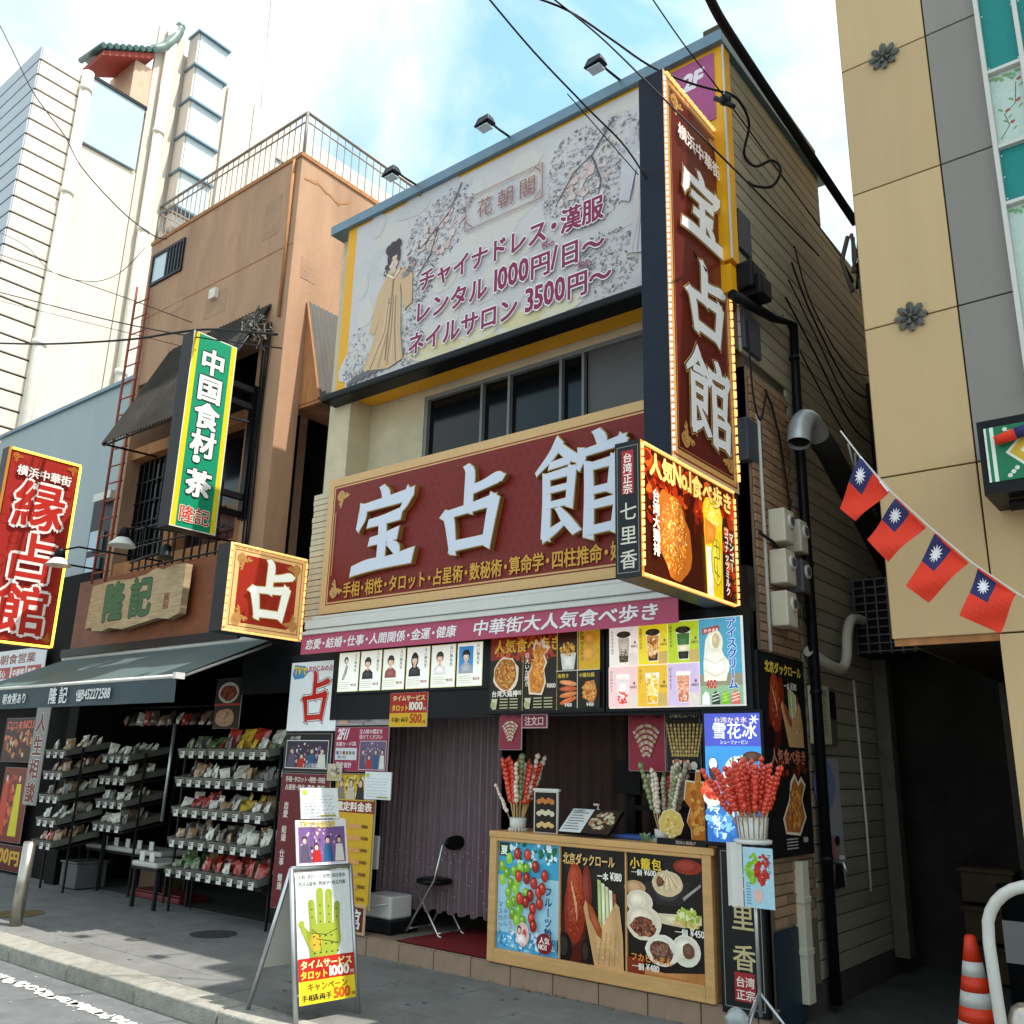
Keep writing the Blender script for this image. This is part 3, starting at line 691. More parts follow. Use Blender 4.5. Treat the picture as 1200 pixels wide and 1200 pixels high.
# services between red sign and ladder
MB().box(-13.4, -12.75, 6.42, 6.5, 4.1, 5.35).build('window_recess', M_black, gw)
MB().box(-13.2, -12.7, 6.3, 6.46, 5.3, 5.42).build('canopy', M_whp, gw)
pw = MB().box(-13.25, -12.95, 6.36, 6.42, 4.55, 4.85).build('window_pane', M_blueg, gw); MB().box(-13.25, -12.95, 6.36, 6.42, 4.15, 4.45).build('window_pane', M_blueg, gw)

wb = thing('white_building', 'tall white clad building with downpipes and a glazed bay rising behind on the left', 'building', (-20, 8, 0))
WX, WY, WZ = -18.0, 6.02, 16.1
MB().box(-27, WX-.02, WY+.02, 7.0, 0, WZ).build('corner_wall', M_joint, wb)
sl = sl2 = None; z = 4.0
while z < WZ-.05:
    if sl is None:
        sl = MB().box(-9, -.0, -.02, .01, 0, .33).build('slat', M_slat, wb, Vector((0, 0, 0)), bevel=.01); o = sl
        sl2 = MB().box(-.02, .02, .0, .9, 0, .33).build('slat', M_white, wb, Vector((0, 0, 0)), bevel=.01); o2 = sl2
    else: o = sl.copy(); COL.objects.link(o); o2 = sl2.copy(); COL.objects.link(o2)
    o.location = Vector((WX, WY, z)) - WL[wb]; o2.location = Vector((WX, WY+.01, z)) - WL[wb]; z += .37
MB().box(-24, -20, WY-.06, WY-.03, 11.5, 13.3).build('window_pane', M_glass, wb)
MB().box(-27, WX-.1, 6.95, 24, 0, 16.0).box(-27, WX-.11, 9.0, 24, 16.0, 18.3).build('wall', M_white, wb)
# recessed big panels of the east face
for (ya, yb, za, zb) in ((7.0, 8.42, 3, 14.42), (8.42, 9.12, 3, 18.6), (9.12, 10.4, 3, 13.3), (10.4, 11.2, 3, 18.2), (11.2, 12.6, 3, 18.2), (12.6, 13.6, 3, 17.2), (13.6, 16, 3, 16.9), (16, 20, 3, 16.8), (20, 24, 3, 16.8)):
    MB().box(WX-.1, WX-.03, ya+.012, yb-.012, za, zb).build('panel', M_white, wb)
MB().box(WX-.06, WX+.03, 7.0, 8.36, 14.47, 16.1).build('panel', M_blueg, wb, label='pale blue grey panel below the small tiled balcony')
MB().box(WX-.03, WX+.06, 6.98, 8.4, 16.1, 16.18).build('trim', M_dark, wb)
MB().box(WX-1.2, WX-.05, 8.0, 8.5, 16.1, 17.3).build('balcony_wall', mat('pink_beige', 'caa892', .8), wb)
MB().hexa([(WX-1.0, 7.2, 16.75), (WX+.1, 7.2, 16.75), (WX+.1, 8.35, 17.5), (WX-1.0, 8.35, 17.5)], [(WX-1.0, 7.2, 16.88), (WX+.1, 7.2, 16.88), (WX+.1, 8.35, 17.64), (WX-1.0, 8.35, 17.64)]).build('balcony_soffit', mat('red_soffit', '9a4038', .6), wb)
rt_ = None
for i in range(9):
    t_ = i/8
    if rt_ is None: rt_ = MB().tube([(WX+.2, 7.15, 16.93), (WX-.9, 7.15, 17.1)], .065, 8).build('roof_tile', mat('green_glazed_tile', '3f5a54', .3, var=.2), wb); o = rt_
    else: o = rt_.copy(); COL.objects.link(o); o.location = (0, 1.15*t_, .74*t_)
MB().tube(smooth([(WX+.1, 8.0, 17.55), (WX+.11, 8.3, 17.72), (WX+.12, 8.6, 18.05), (WX+.12, 8.8, 18.5), (WX+.12, 8.85, 18.75)]), [.05]*5+[.11]*5+[.13]*5+[.12]*5+[.07], 8).ball((WX+.12, 8.86, 18.78), .12).build('roof_ridge', mat('grey_green_ridge', '6d807c', .4), wb)
for ya, zt_ in ((6.98, 16.1), (8.72, 18.65)):
    MB().tube([(WX+.1, ya, 2.5), (WX+.1, ya, zt_)], .12, 10).build('downpipe', M_pipe, wb)
    for z in (6, 9.5, 13, 15.6): MB().tube([(WX+.1, ya, z), (WX+.1, ya, z+.12)], .14, 10).build('pipe_collar', M_pipe, wb)
for i in range(6):
    za = 13.85+i*.98
    if i < 5:
        MB().box(WX, WX+.42, 9.25, 10.0, za+.04, za+.94).build('window_pane', M_bay, wb)
    MB().box(WX, WX+.5, 9.15, 10.06, za-.05, za+.0).build('bay_ledge', M_flash, wb)
MB().box(WX, WX+.4, 9.2, 9.245, 13.85, 18.7).build('bay_side', M_white, wb); MB().box(WX, WX+.3, 9.25, 9.9, 13.4, 13.8).build('bay_side', M_white, wb)
MB().tube([(-22.805, 14.5, 19.248), (-23.078, 14.5, 27.301)], .03, 6).build('lightning_rod', M_alum, wb)
MB().tube([(-22.805, 14.5, 19.248), ((-22.805, 14.5, 19.248)[0], 14.5, 5)], .10, 8).build('downpipe', M_pipe, wb)
MB().box(WX-.06, WX+.02, 12.0, 24, 17.0, 17.04).box(WX-.06, WX+.02, 12.0, 24, 15.7, 15.74).build('seam', M_flash, wb)

# ================================================================ signs
FRM = '7a1f1c'
def led_run(mb, pts, r=.011, gap=.055, dash=.038):
    for a, b in zip(pts, pts[1:]):
        a, b = Vector(a), Vector(b); L_ = (b-a).length; n = int(L_/gap); d = (b-a)/L_
        for i in range(n):
            p = a + d*(i+.5)*gap; mb.tube([p-d*dash/2, p+d*dash/2], r, 5)
def corner_orn(c, x, y, sx, sy, s, col):
    # scrolled corner ornament
    s *= 1.25
    for rr, o in ((.30, .34), (.2, .62), (.13, .85), (.12, .34)):
        pts = []
        for i in range(14):
            a = i/13*5.2; r = rr*s*(1-i/20); pts.append((x+sx*(o*s*.8+r*math.cos(a)*.9), y+sy*(.28*s+r*math.sin(a)*.8)))
        c.line(pts, s*.085, col)
        pts = [(x+sx*(q[1]-y)*sy, y+sy*(q[0]-x)*sx) for q in pts]; c.line(pts, s*.085, col)
# ---- billboard
Canvas.AUTO = False
bd = thing('billboard', 'wide rental dress billboard with yellow frame and two painted ladies across the top storey', 'billboard', (-5, 5.95, 6.5))
MB().box(-7.27, -2.62, 5.92, 6.05, 5.47, 7.5).build('frame', M_yel, bd)
MB().box(-7.42, -2.75, 5.84, 6.06, 5.38, 5.465).build('ledge', M_black, bd, bevel=.02)
MB().box(-7.15, -2.7, 5.93, 6.35, 5.44, 5.475).box(-2.9, -2.64, 5.93, 6.04, 5.2, 5.44).build('soffit', M_yel, bd)
MB().box(-2.625, -2.612, 5.912, 5.93, 5.47, 7.5).build('edge_trim', M_whp, bd)
W_, H_ = 3.95, 1.98; c = Canvas(W_, H_, 'cdc8ca'); ox, oz = -7.12, 5.49
for q in range(60):
    R2 = random.Random(q); c.ell(R2.uniform(0, W_), R2.uniform(.0, H_), R2.uniform(.1, .3), R2.uniform(.08, .2), R2.choice(['cbc6c8', 'd0cbca', 'c7c3c8', 'd0cac6', 'd3ccc6']), n=10, jag=.2, up=False); c.z += 5e-5
R2 = random.Random(77)
for q in range(26): c.ell(R2.uniform(1.0, 2.9), R2.uniform(.02, .14), .22, .06, R2.choice(['ddd3b4', 'd9cca4', 'dfd6bc']), n=8, jag=.2, up=False); c.z += 5e-5
# washed-ink foliage
GR = ['9d9ca4', 'b5b2b8', '85858f', 'c8c1c2', '6c6d78', 'd0bdb9']
for (cx, cy, rx, ry, n) in ((.16, .30, .16, .34, 90), (.3, .15, .3, .16, 90), (.95, .55, .2, .45, 130), (.95, .25, .2, .22, 70), (1.25, 1.45, .38, .34, 190), (1.05, 1.0, .22, .3, 90), (1.5, 1.7, .25, .18, 60), (3.05, 1.45, .33, .38, 200), (3.3, 1.1, .25, .3, 120), (3.35, .35, .3, .3, 150), (2.85, 1.15, .2, .15, 60), (3.5, 1.6, .2, .2, 50)):
    c.speck(cx, cy, rx*1.1, ry*1.1, int(n*1.9), GR, .005, .024, .55, seed=n+int(cx*10))
for (cx, cy, rx, ry, n) in ((1.35, 1.42, .3, .25, 30), (3.1, 1.2, .3, .25, 35)): c.speck(cx, cy, rx, ry, n, ['d8bdb8', 'd9c6c4', 'cfb0ac'], .02, .05, .9, seed=n)
for pts in ([(1.6, 1.9), (1.45, 1.62), (1.3, 1.5), (1.05, 1.32)], [(1.3, 1.5), (1.2, 1.2), (1.02, 1.0)], [(3.45, 1.8), (3.2, 1.5), (3.0, 1.4), (2.8, 1.12)], [(3.2, 1.5), (3.3, 1.2), (3.25, .95)]): c.line(pts, .014, '54535c')
for i in range(8): c.line([(.05+.1*i, .02+.01*i), (.2+.1*i, .10+.012*i)], .05, '6d6c72')
def lady(x, y, s, dress, trim, flip=1):
    X = lambda a: x+flip*a*s*.78
    Y = lambda b: y+b*s
    c.poly([(X(-.12), Y(1.02)), (X(.10), Y(1.02)), (X(.16), Y(.72)), (X(.20), Y(.30)), (X(.26), Y(.05)), (X(.02), Y(.0)), (X(-.42), Y(.06)), (X(-.30), Y(.28)), (X(-.16), Y(.62))], dress)
    c.poly([(X(.06), Y(1.02)), (X(.22), Y(1.0)), (X(.34), Y(.92)), (X(.36), Y(.60)), (X(.24), Y(.55)), (X(.16), Y(.80))], dress)
    c.poly([(X(-.10), Y(1.0)), (X(-.26), Y(.8)), (X(-.36), Y(.45)), (X(-.26), Y(.40)), (X(-.10), Y(.75))], dress)
    for i in range(9):
        t = i/8; c.line([(X(-.06+.16*t), Y(.74)), (X(-.10+.22*t), Y(.4)), (X(-.38+.60*t), Y(.04))], .011*s, trim if i % 2 else 'e3c9a8')
    c.line([(X(.02), Y(.98)), (X(.0), Y(.55)), (X(-.04), Y(.10))], .02*s, '9a7d63'); c.ell(X(-.01), Y(.70), .022*s, .03*s, '9a7d63', n=8); c.ell(X(-.01), Y(.70), .012*s, .018*s, dress, n=8)
    c.ell(X(.0), Y(1.13), .072*s, .095*s, 'e2c6b6', n=14); c.poly([(X(-.03), Y(1.07)), (X(.04), Y(1.07)), (X(.05), Y(.99)), (X(-.05), Y(.99))], 'dcbcab')
    for a, b, r1, r2 in ((-.01, 1.22, .09, .05), (-.07, 1.17, .035, .09), (.08, 1.16, .02, .07), (-.10, 1.27, .045, .05), (.06, 1.30, .045, .05), (-.03, 1.30, .05, .04), (-.11, 1.08, .03, .03)): c.ell(X(a), Y(b), r1*s, r2*s, '4a4148' if flip > 0 else '7a7480', n=10, jag=.08)
    c.ell(X(-.13), Y(1.02), .028*s, .028*s, '4a4148', n=8); c.ell(X(-.13), Y(1.02), .014*s, .014*s, 'cfc9cb', n=8)
    for e in (-.015, .04): c.ell(X(e), Y(1.135), .011*s, .006*s, '4b3b38', n=6)
    c.ell(X(.012), Y(1.085), .012*s, .006*s, 'b0625a', n=6); c.line([(X(.015), Y(1.13)), (X(.02), Y(1.11))], .004*s, 'c09a88')
    c.line([(X(-.10), Y(1.0)), (X(.02), Y(.93)), (X(.12), Y(1.0))], .02*s, 'efe2cf')
    if flip > 0: c.speck(X(.25), Y(1.0), .10*s, .10*s, 24, ['6c6a74', '97929a', 'c99b86'], .01*s, .03*s)
lady(.66, .06, 1.12, 'd3b08c', 'a07f62'); lady(3.78, .30, 1.0, 'cdc8d0', 'aaa7b4', -1)
c.text('花朝閣', 1.83, 1.36, .23, '9b6660', bold=.0, sx=.95, sp=1.22); c.frame(1.68, 1.27, .98, .39, .010, '9b6a66'); c.frame(1.70, 1.29, .94, .35, .004, '9b6a66')
for xx_, yy_, a, b in ((1.71, 1.30, 1, 1), (2.63, 1.30, -1, 1), (1.71, 1.64, 1, -1), (2.63, 1.64, -1, -1)): c.line([(xx_, yy_+b*.07), (xx_+a*.03, yy_+b*.03), (xx_+a*.07, yy_)], .012, '9b6a66')
KW = dict(out='f3ecf0', outw=.035)
c.text('チャイナドレス・漢服', 1.07, .79, .265, '8c2f56', .036, fit=2.27, **KW)
c.text('レンタル 1000円/日〜', 1.03, .44, .265, '8c2f56', .036, fit=2.32, **KW)
c.text('ネイルサロン 3500円〜', .97, .10, .265, '8c2f56', .036, fit=2.45, **KW)
c.text('税込', 2.66, .71, .075, '8c2f56', .02); c.text('税込', 3.07, .36, .075, '8c2f56', .02)
c.build('printed_panel', PRS, bd, (ox, 5.915, oz))
c = Canvas(.46, .66, 'b0588a'); c.text('2F', .16, .38, .18, 'f2e6ee', .05, sx=1.15, sp=1.0, it=.22); c.build('floor_notice', PRS, bd, (-3.16, 5.912, 6.80))
for i, x in enumerate((-3.65, -4.93, -6.22)):
    t = thing('sign_floodlight', ['black floodlight arm above the right end of the dress billboard', 'black floodlight arm above the middle of the dress billboard', 'black floodlight arm above the left end of the dress billboard'][i], 'lamp', (x, 5.9, 7.6), 'floodlights over the billboard')
    MB().tube([(x+.08, 5.95, 7.60), (x+.03, 5.75, 7.63), (x, 5.66, 7.66)], .012, 6).build('arm', M_dark, t)
    h = MB().hexa([(x-.10, 5.50, 7.56), (x+.09, 5.50, 7.58), (x+.06, 5.53, 7.67), (x-.07, 5.53, 7.67)], [(x-.09, 5.64, 7.59), (x+.08, 5.64, 7.60), (x+.05, 5.62, 7.68), (x-.06, 5.62, 7.68)]).build('housing', M_dark, t, bevel=.01)
    MB().box(x-.07, x+.06, 5.52, 5.62, 7.548, 7.556).build('lens', M_bay, h)

# ---- large facade sign with raised characters
sg = thing('shop_sign', 'large maroon sign with raised white brush characters above the pink banner', 'sign', (-5, 5.9, 3.7))
SX0, SX1, SZ0, SZ1 = -7.19, -2.76, 3.035, 4.455
MB().box(SX0, SX1, 5.88, 6.02, SZ0, SZ1).build('sign_box', mat('sign_tan_frame', 'd3a86e', .5, var=.05), sg, bevel=.008)
W_, H_ = SX1-SX0, SZ1-SZ0; c = Canvas(W_, H_, 'd9b07a')
c.rect(.085, .085, W_-.17, H_-.17, '7d241d'); c.rect(.097, .097, W_-.194, H_-.194, 'd7ab72'); c.rect(.112, .112, W_-.224, H_-.224, '7c1f19')
R2 = random.Random(4)
for i in range(46):
    for j in range(12):
        x = .2+i*.092+(j % 2)*.046; y = .16+j*.095
        if x < W_-.16 and y < H_-.15: c.ell(x, y, .026, .026, '741b16', n=8, up=False); c.z += 1e-7
c.z += .0002
for xx_, yy_, a, b in ((.13, H_-.13, 1, -1), (.13, .13, 1, 1)): corner_orn(c, xx_, yy_, a, b, .2, 'd0a265')
c.line([(.155, .38), (.155, H_-.38)], .010, 'd0a265')
c.text('手相・相性・タロット・占星術・数秘術・算命学・四柱推命・姓名判断', .35, .135, .165, 'd9a23c', .024, fit=3.62, out='4f1512', outw=.012)
c.build('printed_panel', PR, sg, (SX0, 5.878, SZ0))
def raised(ch, x0, x1, z0, z1, yb, yf):
    mb = MB(); wd, ht = x1-x0, z1-z0; mg = MB()
    for k_, st in enumerate(BR[ch]):
        for gr, tgt, y0_, y1_ in ((.7, mb, yf-.004-.0006*k_, yf+.004), (1.5, mg, yf+.002-.0004*k_, yb)):
            Lp, Rp = stroke_poly(st, gr); n = len(Lp)
            q = lambda p, y: (x0+p[0]/100*wd, y, z0+p[1]/100*ht)
            for k in range(n-1):
                a, b, c_, d = Lp[k], Rp[k], Rp[k+1], Lp[k+1]
                tgt.quad(q(a, y0_), q(b, y0_), q(c_, y0_), q(d, y0_)); tgt.quad(q(a, y0_), q(d, y0_), q(d, y1_), q(a, y1_)); tgt.quad(q(b, y1_), q(c_, y1_), q(c_, y0_), q(b, y0_))
            for e in (0, n-1): tgt.quad(q(Lp[e], y0_), q(Lp[e], y1_), q(Rp[e], y1_), q(Rp[e], y0_))
    o = mb.build('character', mat('white_acrylic_letter', 'ced3e2', .4, var=.02, spec=.3), sg); mg.build('character_edge', M_gold, o)
raised('宝', -6.70, -5.84, 3.33, 4.22, 5.87, 5.815); raised('占', -5.56, -4.76, 3.40, 4.20, 5.87, 5.815); raised('館', -4.43, -3.52, 3.38, 4.24, 5.87, 5.815)

# ---- projecting blade sign
bs = thing('blade_sign', 'tall narrow maroon blade sign with white brush characters and bulb border', 'sign', (-2.82, 5.6, 5.1))
MB().box(-2.935, -2.725, 5.06, 6.09, 3.60, 6.70).build('sign_box', mat('navy_black_steel', '1f2430', .4, .3, var=.12), bs, bevel=.006)
W_, H_ = 1.03, 3.1; c = Canvas(W_, H_, 'c9ad86')
c.rect(.03, .03, W_-.06, H_-.06, '8a3a20'); c.rect(.045, .045, W_-.09, H_-.09, 'c99a5c'); c.rect(.085, .085, W_-.17, H_-.17, '5a1d1c')
c.frame(.10, .10, W_-.2, H_-.2, .006, 'b5854c')
for xx_, yy_, a, b in ((.1, H_-.1, 1, -1), (W_-.1, H_-.1, -1, -1), (.1, .1, 1, 1), (W_-.1, .1, -1, 1)): corner_orn(c, xx_, yy_, a, b, .2, 'b98b4d')
c.text('横浜中華街', .17, 2.60, .145, 'e8ddd6', .03, sx=.98)
for ch, y0_, y1_ in (('宝', 1.83, 2.46), ('占', 1.05, 1.66), ('館', .25, .90)):
    c.brush(ch, .175, y0_, .69, y1_-y0_, 'c8a45c', 3.6); c.brush(ch, .175, y0_, .69, y1_-y0_, '3d1515', 2.8); c.brush(ch, .175, y0_, .69, y1_-y0_, 'dcdcdc', 1.4)
c.build('printed_panel', PRD, bs, (-2.724, 5.06, 3.60), 'E')
mb = MB(); led_run(mb, [(-2.715, 5.075, 3.64), (-2.715, 5.075, 6.66)], .009, .05, .03); mb.build('bulb_strip', M_ledp, bs, kind='stuff')
mb = MB(); led_run(mb, [(-2.715, 5.09, 6.685), (-2.715, 6.075, 6.685), (-2.715, 6.075, 3.63)], .012, .075, .055); mb.build('bulb_strip', M_led, bs, kind='stuff')
mb = MB()
for q_ in ((-2.9, -2.62, 6.09, 6.32, 5.66, 6.02), (-2.9, -2.62, 6.09, 6.40, 4.78, 5.1), (-2.85, -2.63, 6.07, 6.35, 3.86, 4.2)): MB().box(*q_).build('mounting_plate', mat('slate_plate', '434953', .5, .3), bs, bevel=.005)

# ---- illuminated corner box
bx = thing('corner_lightbox', 'glowing box sign with fried chicken cutlet and mango drink at the shop corner', 'sign', (-2.8, 5.3, 3.1))
MB().box(-2.905, -2.722, 4.645, 5.99, 2.725, 3.60).build('sign_box', mat('box_black', '1b1a1c', .4, .2), bx, bevel=.005)
W_, H_ = 1.345, .875; c = Canvas(W_, H_, 'c78a35'); c.rect(.028, .028, W_-.056, H_-.056, '3a1309')
R2 = random.Random(9)
for i in range(110):
    x = R2.uniform(.06, W_-.06); y = H_-.07-abs(R2.gauss(0, .17)); 
    if y > .35: c.ell(x, y, R2.uniform(.02, .07), R2.uniform(.02, .06), R2.choice(['a22a10', 'c23c12', '7d1c0c', 'd2561a', '5a1509']), n=7, jag=.3, up=False); c.z += 5e-5
for (cx, cy) in ((.12, .5), (1.2, .45), (1.22, .2), (.75, .62)): c.speck(cx, cy, .08, .12, 16, ['c23c12', '8d220e', 'e0641e'], .01, .04)
Canvas.AUTO = True
c.ell(.40, .33, .215, .30, 'b8631f', n=22, rot=.35, jag=.07); c.speck(.40, .33, .17, .25, 210, ['e8932e', 'd17a22', 'f2b24c', 'a9541a', 'c96b1d', 'f6c66a'], .008, .03, .5, seed=5)
c.poly([(.84, .02), (1.08, .02), (1.10, .56), (.82, .56)], 'e8c51c'); c.ell(.96, .60, .15, .13, 'f0cf2a', n=14, jag=.06); c.speck(.96, .61, .11, .09, 50, ['f7dd4e', 'e3b519', 'f9e98a'], .01, .03)
c.poly([(.85, .02), (.93, .02), (.92, .36), (.84, .36)], 'e9e7dc'); c.poly([(.83, .37), (.97, .40), (1.0, .52), (.83, .56)], 'e98a2a')
c.ell(.99, .27, .085, .17, 'a8982a', n=16); c.ell(.99, .27, .074, .155, 'ecd23a', n=16)
c.line([(.95, .38), (1.03, .38), (1.03, .30), (.95, .30), (.95, .2), (1.03, .17)], .012, '7e7426'); c.line([(.99, .42), (.99, .14)], .01, '7e7426')
Canvas.AUTO = False
c.text('人気No.1食べ歩き', .085, .665, .165, 'f7d774', .045, fit=1.18, out='7c2410', outw=.03)
c.text('台湾大鶏排', .115, .50, .088, 'f3ead8', .035, vert=True, sp=.98, out='2b0d07', outw=.04)
c.text('マンゴー', 1.185, .46, .074, 'f3ead8', .035, vert=True, sp=.98, out='2b0d07', outw=.04); c.text('ココナッツミルク', 1.11, .49, .066, 'f3ead8', .035, vert=True, sp=.93, out='2b0d07', outw=.04)
c.build('printed_panel', PRG, bx, (-2.721, 4.645, 2.725), 'E')
mb = MB(); X_ = -2.713; led_run(mb, [(X_, 4.66, 2.74), (X_, 5.975, 2.74), (X_, 5.975, 3.585), (X_, 4.66, 3.585), (X_, 4.66, 2.74)], .010, .05, .036); mb.build('bulb_strip', M_led, bx, kind='stuff')
c = Canvas(.183, .875, '17171a'); c.frame(.014, .03, .155, .815, .004, '8a8a86'); c.rect(.05, .53, .085, .285, 'a2262c')
c.text('台湾正宗', .058, .735, .068, 'f0eadc', .02, vert=True, sp=1.0); c.text('七里香', .032, .36, .125, 'cfc9ba', .01, vert=True, sp=1.22)
c.build('side_panel_print', PRD, bx, (-2.905, 4.643, 2.725))

# ---- awning cassette and pink banner
ca = thing('roller_awning', 'retracted white roller awning cassette with pink lettered banner under the large sign', 'awning', (-5, 5.8, 2.8))
MB().box(-7.2, -2.95, 5.72, 5.95, 2.865, 2.95).box(-7.2, -2.95, 5.68, 5.74, 2.80, 2.835).box(-7.2, -2.95, 5.74, 5.95, 2.835, 2.862).tube([(-7.2, 5.83, 2.98), (-2.95, 5.83, 2.98)], .03, 8).build('cassette', M_whp, ca, bevel=.004)
MB().box(-7.2, -3.05, 5.705, 5.712, 2.62, 2.80).build('valance', mat('pink_canvas', 'b64a68', .7), ca)
W_, H_ = 4.15, .19; c = Canvas(W_, H_, 'b84e6c')
c.text('恋愛・結婚・仕事・人間関係・金運・健康', .06, .045, .105, 'f6ecee', .03, fit=1.98, it=.15, out='8a3350', outw=.02)
c.text('中華街大人気食べ歩き', 2.22, .035, .135, 'f6ecee', .03, fit=1.78, it=.15, out='8a3350', outw=.02)
c.build('banner_print', PR, ca, (-7.2, 5.70, 2.613))

def frame_board(t, x0, x1, z0, z1, y, m=M_black, th=.05):
    return MB().box(x0, x1, y, y+th, z0, z1).build('board', m, t, bevel=.004)
# header backing
hb = MB().box(-7.0, -2.64, 5.96, 6.04, 2.0, 2.72).build('header_board', M_black, mbld)
# ---- lit drinks menu
t = thing('drinks_lightbox', 'backlit menu of six iced drinks and a white soft ice cream above the counter', 'menu sign', (-3.2, 5.9, 2.35))
frame_board(t, -3.80, -2.62, 2.02, 2.735, 5.925)
W_, H_ = 1.1, .62; c = Canvas(W_, H_, 'e9e2da'); CW = .255
cells = [('e9dcd8', 'b4a698', '5a4636'), ('e8cf2c', 'c98d4a', '3d2416'), ('b8cc2a', '3f6a32', '1d1410'), ('ecc3c4', 'e6d9d6', 'cf3b34'), ('e5b632', 'e8d9a0', 'e0a21e'), ('cdb7da', 'd99a7c', 'c4674a')]
Canvas.AUTO = True
for i, (bgc, liq, dk) in enumerate(cells):
    x = .005+(i % 3)*CW; y = .315 if i < 3 else .01
    c.rect(x, y, CW-.008, .295, bgc); cx = x+.125
    c.rect(x+.17, y, .075, .09, 'd9cfc4' if i in (0, 3, 5) else 'c9a860')
    c.poly([(cx-.04, y+.02), (cx+.04, y+.02), (cx+.058, y+.24), (cx-.058, y+.24)], 'f3efe8'); c.poly([(cx-.037, y+.025), (cx+.037, y+.025), (cx+.052, y+.21), (cx-.052, y+.21)], liq)
    c.poly([(cx-.037, y+.025), (cx+.037, y+.025), (cx+.042, y+.075), (cx-.042, y+.075)], dk)
    if i == 2: c.poly([(cx-.042, y+.08), (cx+.042, y+.08), (cx+.046, y+.125), (cx-.046, y+.125)], 'e8d8b8'); 
    if i < 3: c.ell(cx, y+.235, .062, .026, '2e2016', n=12); c.speck(cx, y+.235, .055, .02, 22, ['1d130c', '4a3526', '120c08'], .006, .011)
    if i == 0: c.speck(cx, y+.08, .035, .05, 20, ['3a2a20', '241810'], .005, .009)
    if i == 1: c.speck(cx, y+.12, .04, .07, 26, ['e2a868', '8a4c20', 'f0d0a0', 'a85e28'], .008, .02, 2)
    if i == 3: c.speck(cx, y+.07, .04, .05, 22, ['d8382c', 'e86a54', 'f5d8d4'], .008, .02)
    if i == 4: c.speck(cx, y+.13, .045, .1, 40, ['f0c83c', 'e09a1c', 'f6e6b0'], .008, .022)
    if i == 5: c.speck(cx, y+.12, .04, .09, 34, ['e0a888', 'c87a58', 'efc8b4'], .008, .02)
    c.text(['タピオカミルク', '黒糖タピオカ', '抹茶タピオカ', 'ストロベリー', 'マンゴー', 'ピーチティー'][i], x+.012, y+.245, .026, '4a4038' if i != 1 else '7a4a10', .02, vert=True, sp=1.02)
    c.text('400円', x+.19, y+.13, .022, '5a4a40', .02); c.ell(x+.225, y+.17, .009, .012, '7a5a68', n=7)
x = .775; c.rect(x, .01, .32, .60, '4d9ab8'); c.rect(x, .01, .32, .60*.35, '8f8a72')
c.rect(x, .01, .32, .13, '8fb08a')
c.poly([(x+.03, .17), (x+.20, .17), (x+.22, .25), (x+.17, .40), (x+.13, .52), (x+.10, .54), (x+.05, .46), (x+.03, .30)], 'ebe6d4'); c.ell(x+.12, .44, .065, .09, 'e6e0cc', n=14); c.ell(x+.13, .45, .03, .055, 'c6b48e', n=10); c.ell(x+.13, .27, .10, .09, 'efebdd', n=14); c.ell(x+.15, .25, .05, .03, 'fffdf0', n=9, rot=.4)
c.line([(x+.04, .33), (x+.12, .29), (x+.2, .33)], .008, 'cfc6ac'); c.line([(x+.03, .25), (x+.12, .2), (x+.2, .24)], .008, 'cfc6ac')
c.poly([(x+.03, .50), (x+.16, .52), (x+.16, .56), (x+.03, .54)], 'a03a30'); c.text('かき氷&', x+.04, .51, .032, 'f4e8d8', .03)
c.text('アイスクリーム', x+.215, .535, .076, '2a62b0', .05, vert=True, sp=.93, out='f4f7fb', outw=.045)
c.text('400', x+.05, .115, .065, 'b02a22', .04, sx=.8, out='e9c8b8', outw=.03)
for i, cc in enumerate(('e9ece6', '2c3a34', '7fb32a', 'd7625c')):
    cx = x+.045+i*.075; c.poly([(cx-.03, .01), (cx+.03, .01), (cx+.026, .07), (cx, .105), (cx-.026, .07)], cc)
    for q in range(3): c.line([(cx-.026, .03+q*.022), (cx+.026, .045+q*.022)], .005, 'f2f0ea' if i != 2 else 'b5d86a')
c.build('printed_panel', PRL, t, (-3.765, 5.92, 2.045))
# ---- lit fried food menu
t = thing('fried_food_menu', 'black and orange menu board of fried chicken and fried squid, left of the drinks menu', 'menu sign', (-4.4, 5.93, 2.35))
frame_board(t, -4.98, -3.82, 2.02, 2.70, 5.935)
W_, H_ = 1.12, .63; c = Canvas(W_, H_, '1d120e'); c.rect(0, .42, .78, .21, '8c2a14'); c.speck(.4, .5, .36, .1, 120, ['b0401c', '6b1d10', 'd05a24', '41130c'], .015, .045)
c.text('人気食べ歩き', .04, .475, .12, 'e8b23c', .035, fit=.70, out='5a180c', outw=.02)
c.ell(.17, .30, .135, .145, 'f0d8c0', n=18, jag=.08); c.ell(.17, .30, .12, .13, 'b06a26', n=18, jag=.08); c.speck(.17, .30, .10, .11, 90, ['d98f3c', 'a05c20', 'e8ab5c', '8a4a18', 'c67a2c'], .008, .024)
c.poly([(.42, .13), (.55, .12), (.59, .22), (.57, .32), (.60, .38), (.57, .44), (.63, .50), (.58, .52), (.56, .58), (.52, .53), (.48, .57), (.45, .50), (.47, .42), (.44, .36), (.40, .28)], 'f0d8c0')
c.poly([(.435, .145), (.54, .135), (.575, .22), (.555, .32), (.58, .38), (.555, .43), (.60, .49), (.55, .50), (.54, .55), (.52, .50), (.49, .54), (.465, .48), (.485, .42), (.455, .36), (.415, .28)], 'd9842a'); c.speck(.50, .33, .065, .19, 80, ['e89a38', 'c46c1c', 'f2b458', 'cf7a26'], .008, .022)
c.line([(.355, .0), (.355, .45)], .005, 'b8a06a'); c.line([(.70, .0), (.70, .63)], .006, 'e3c34c')
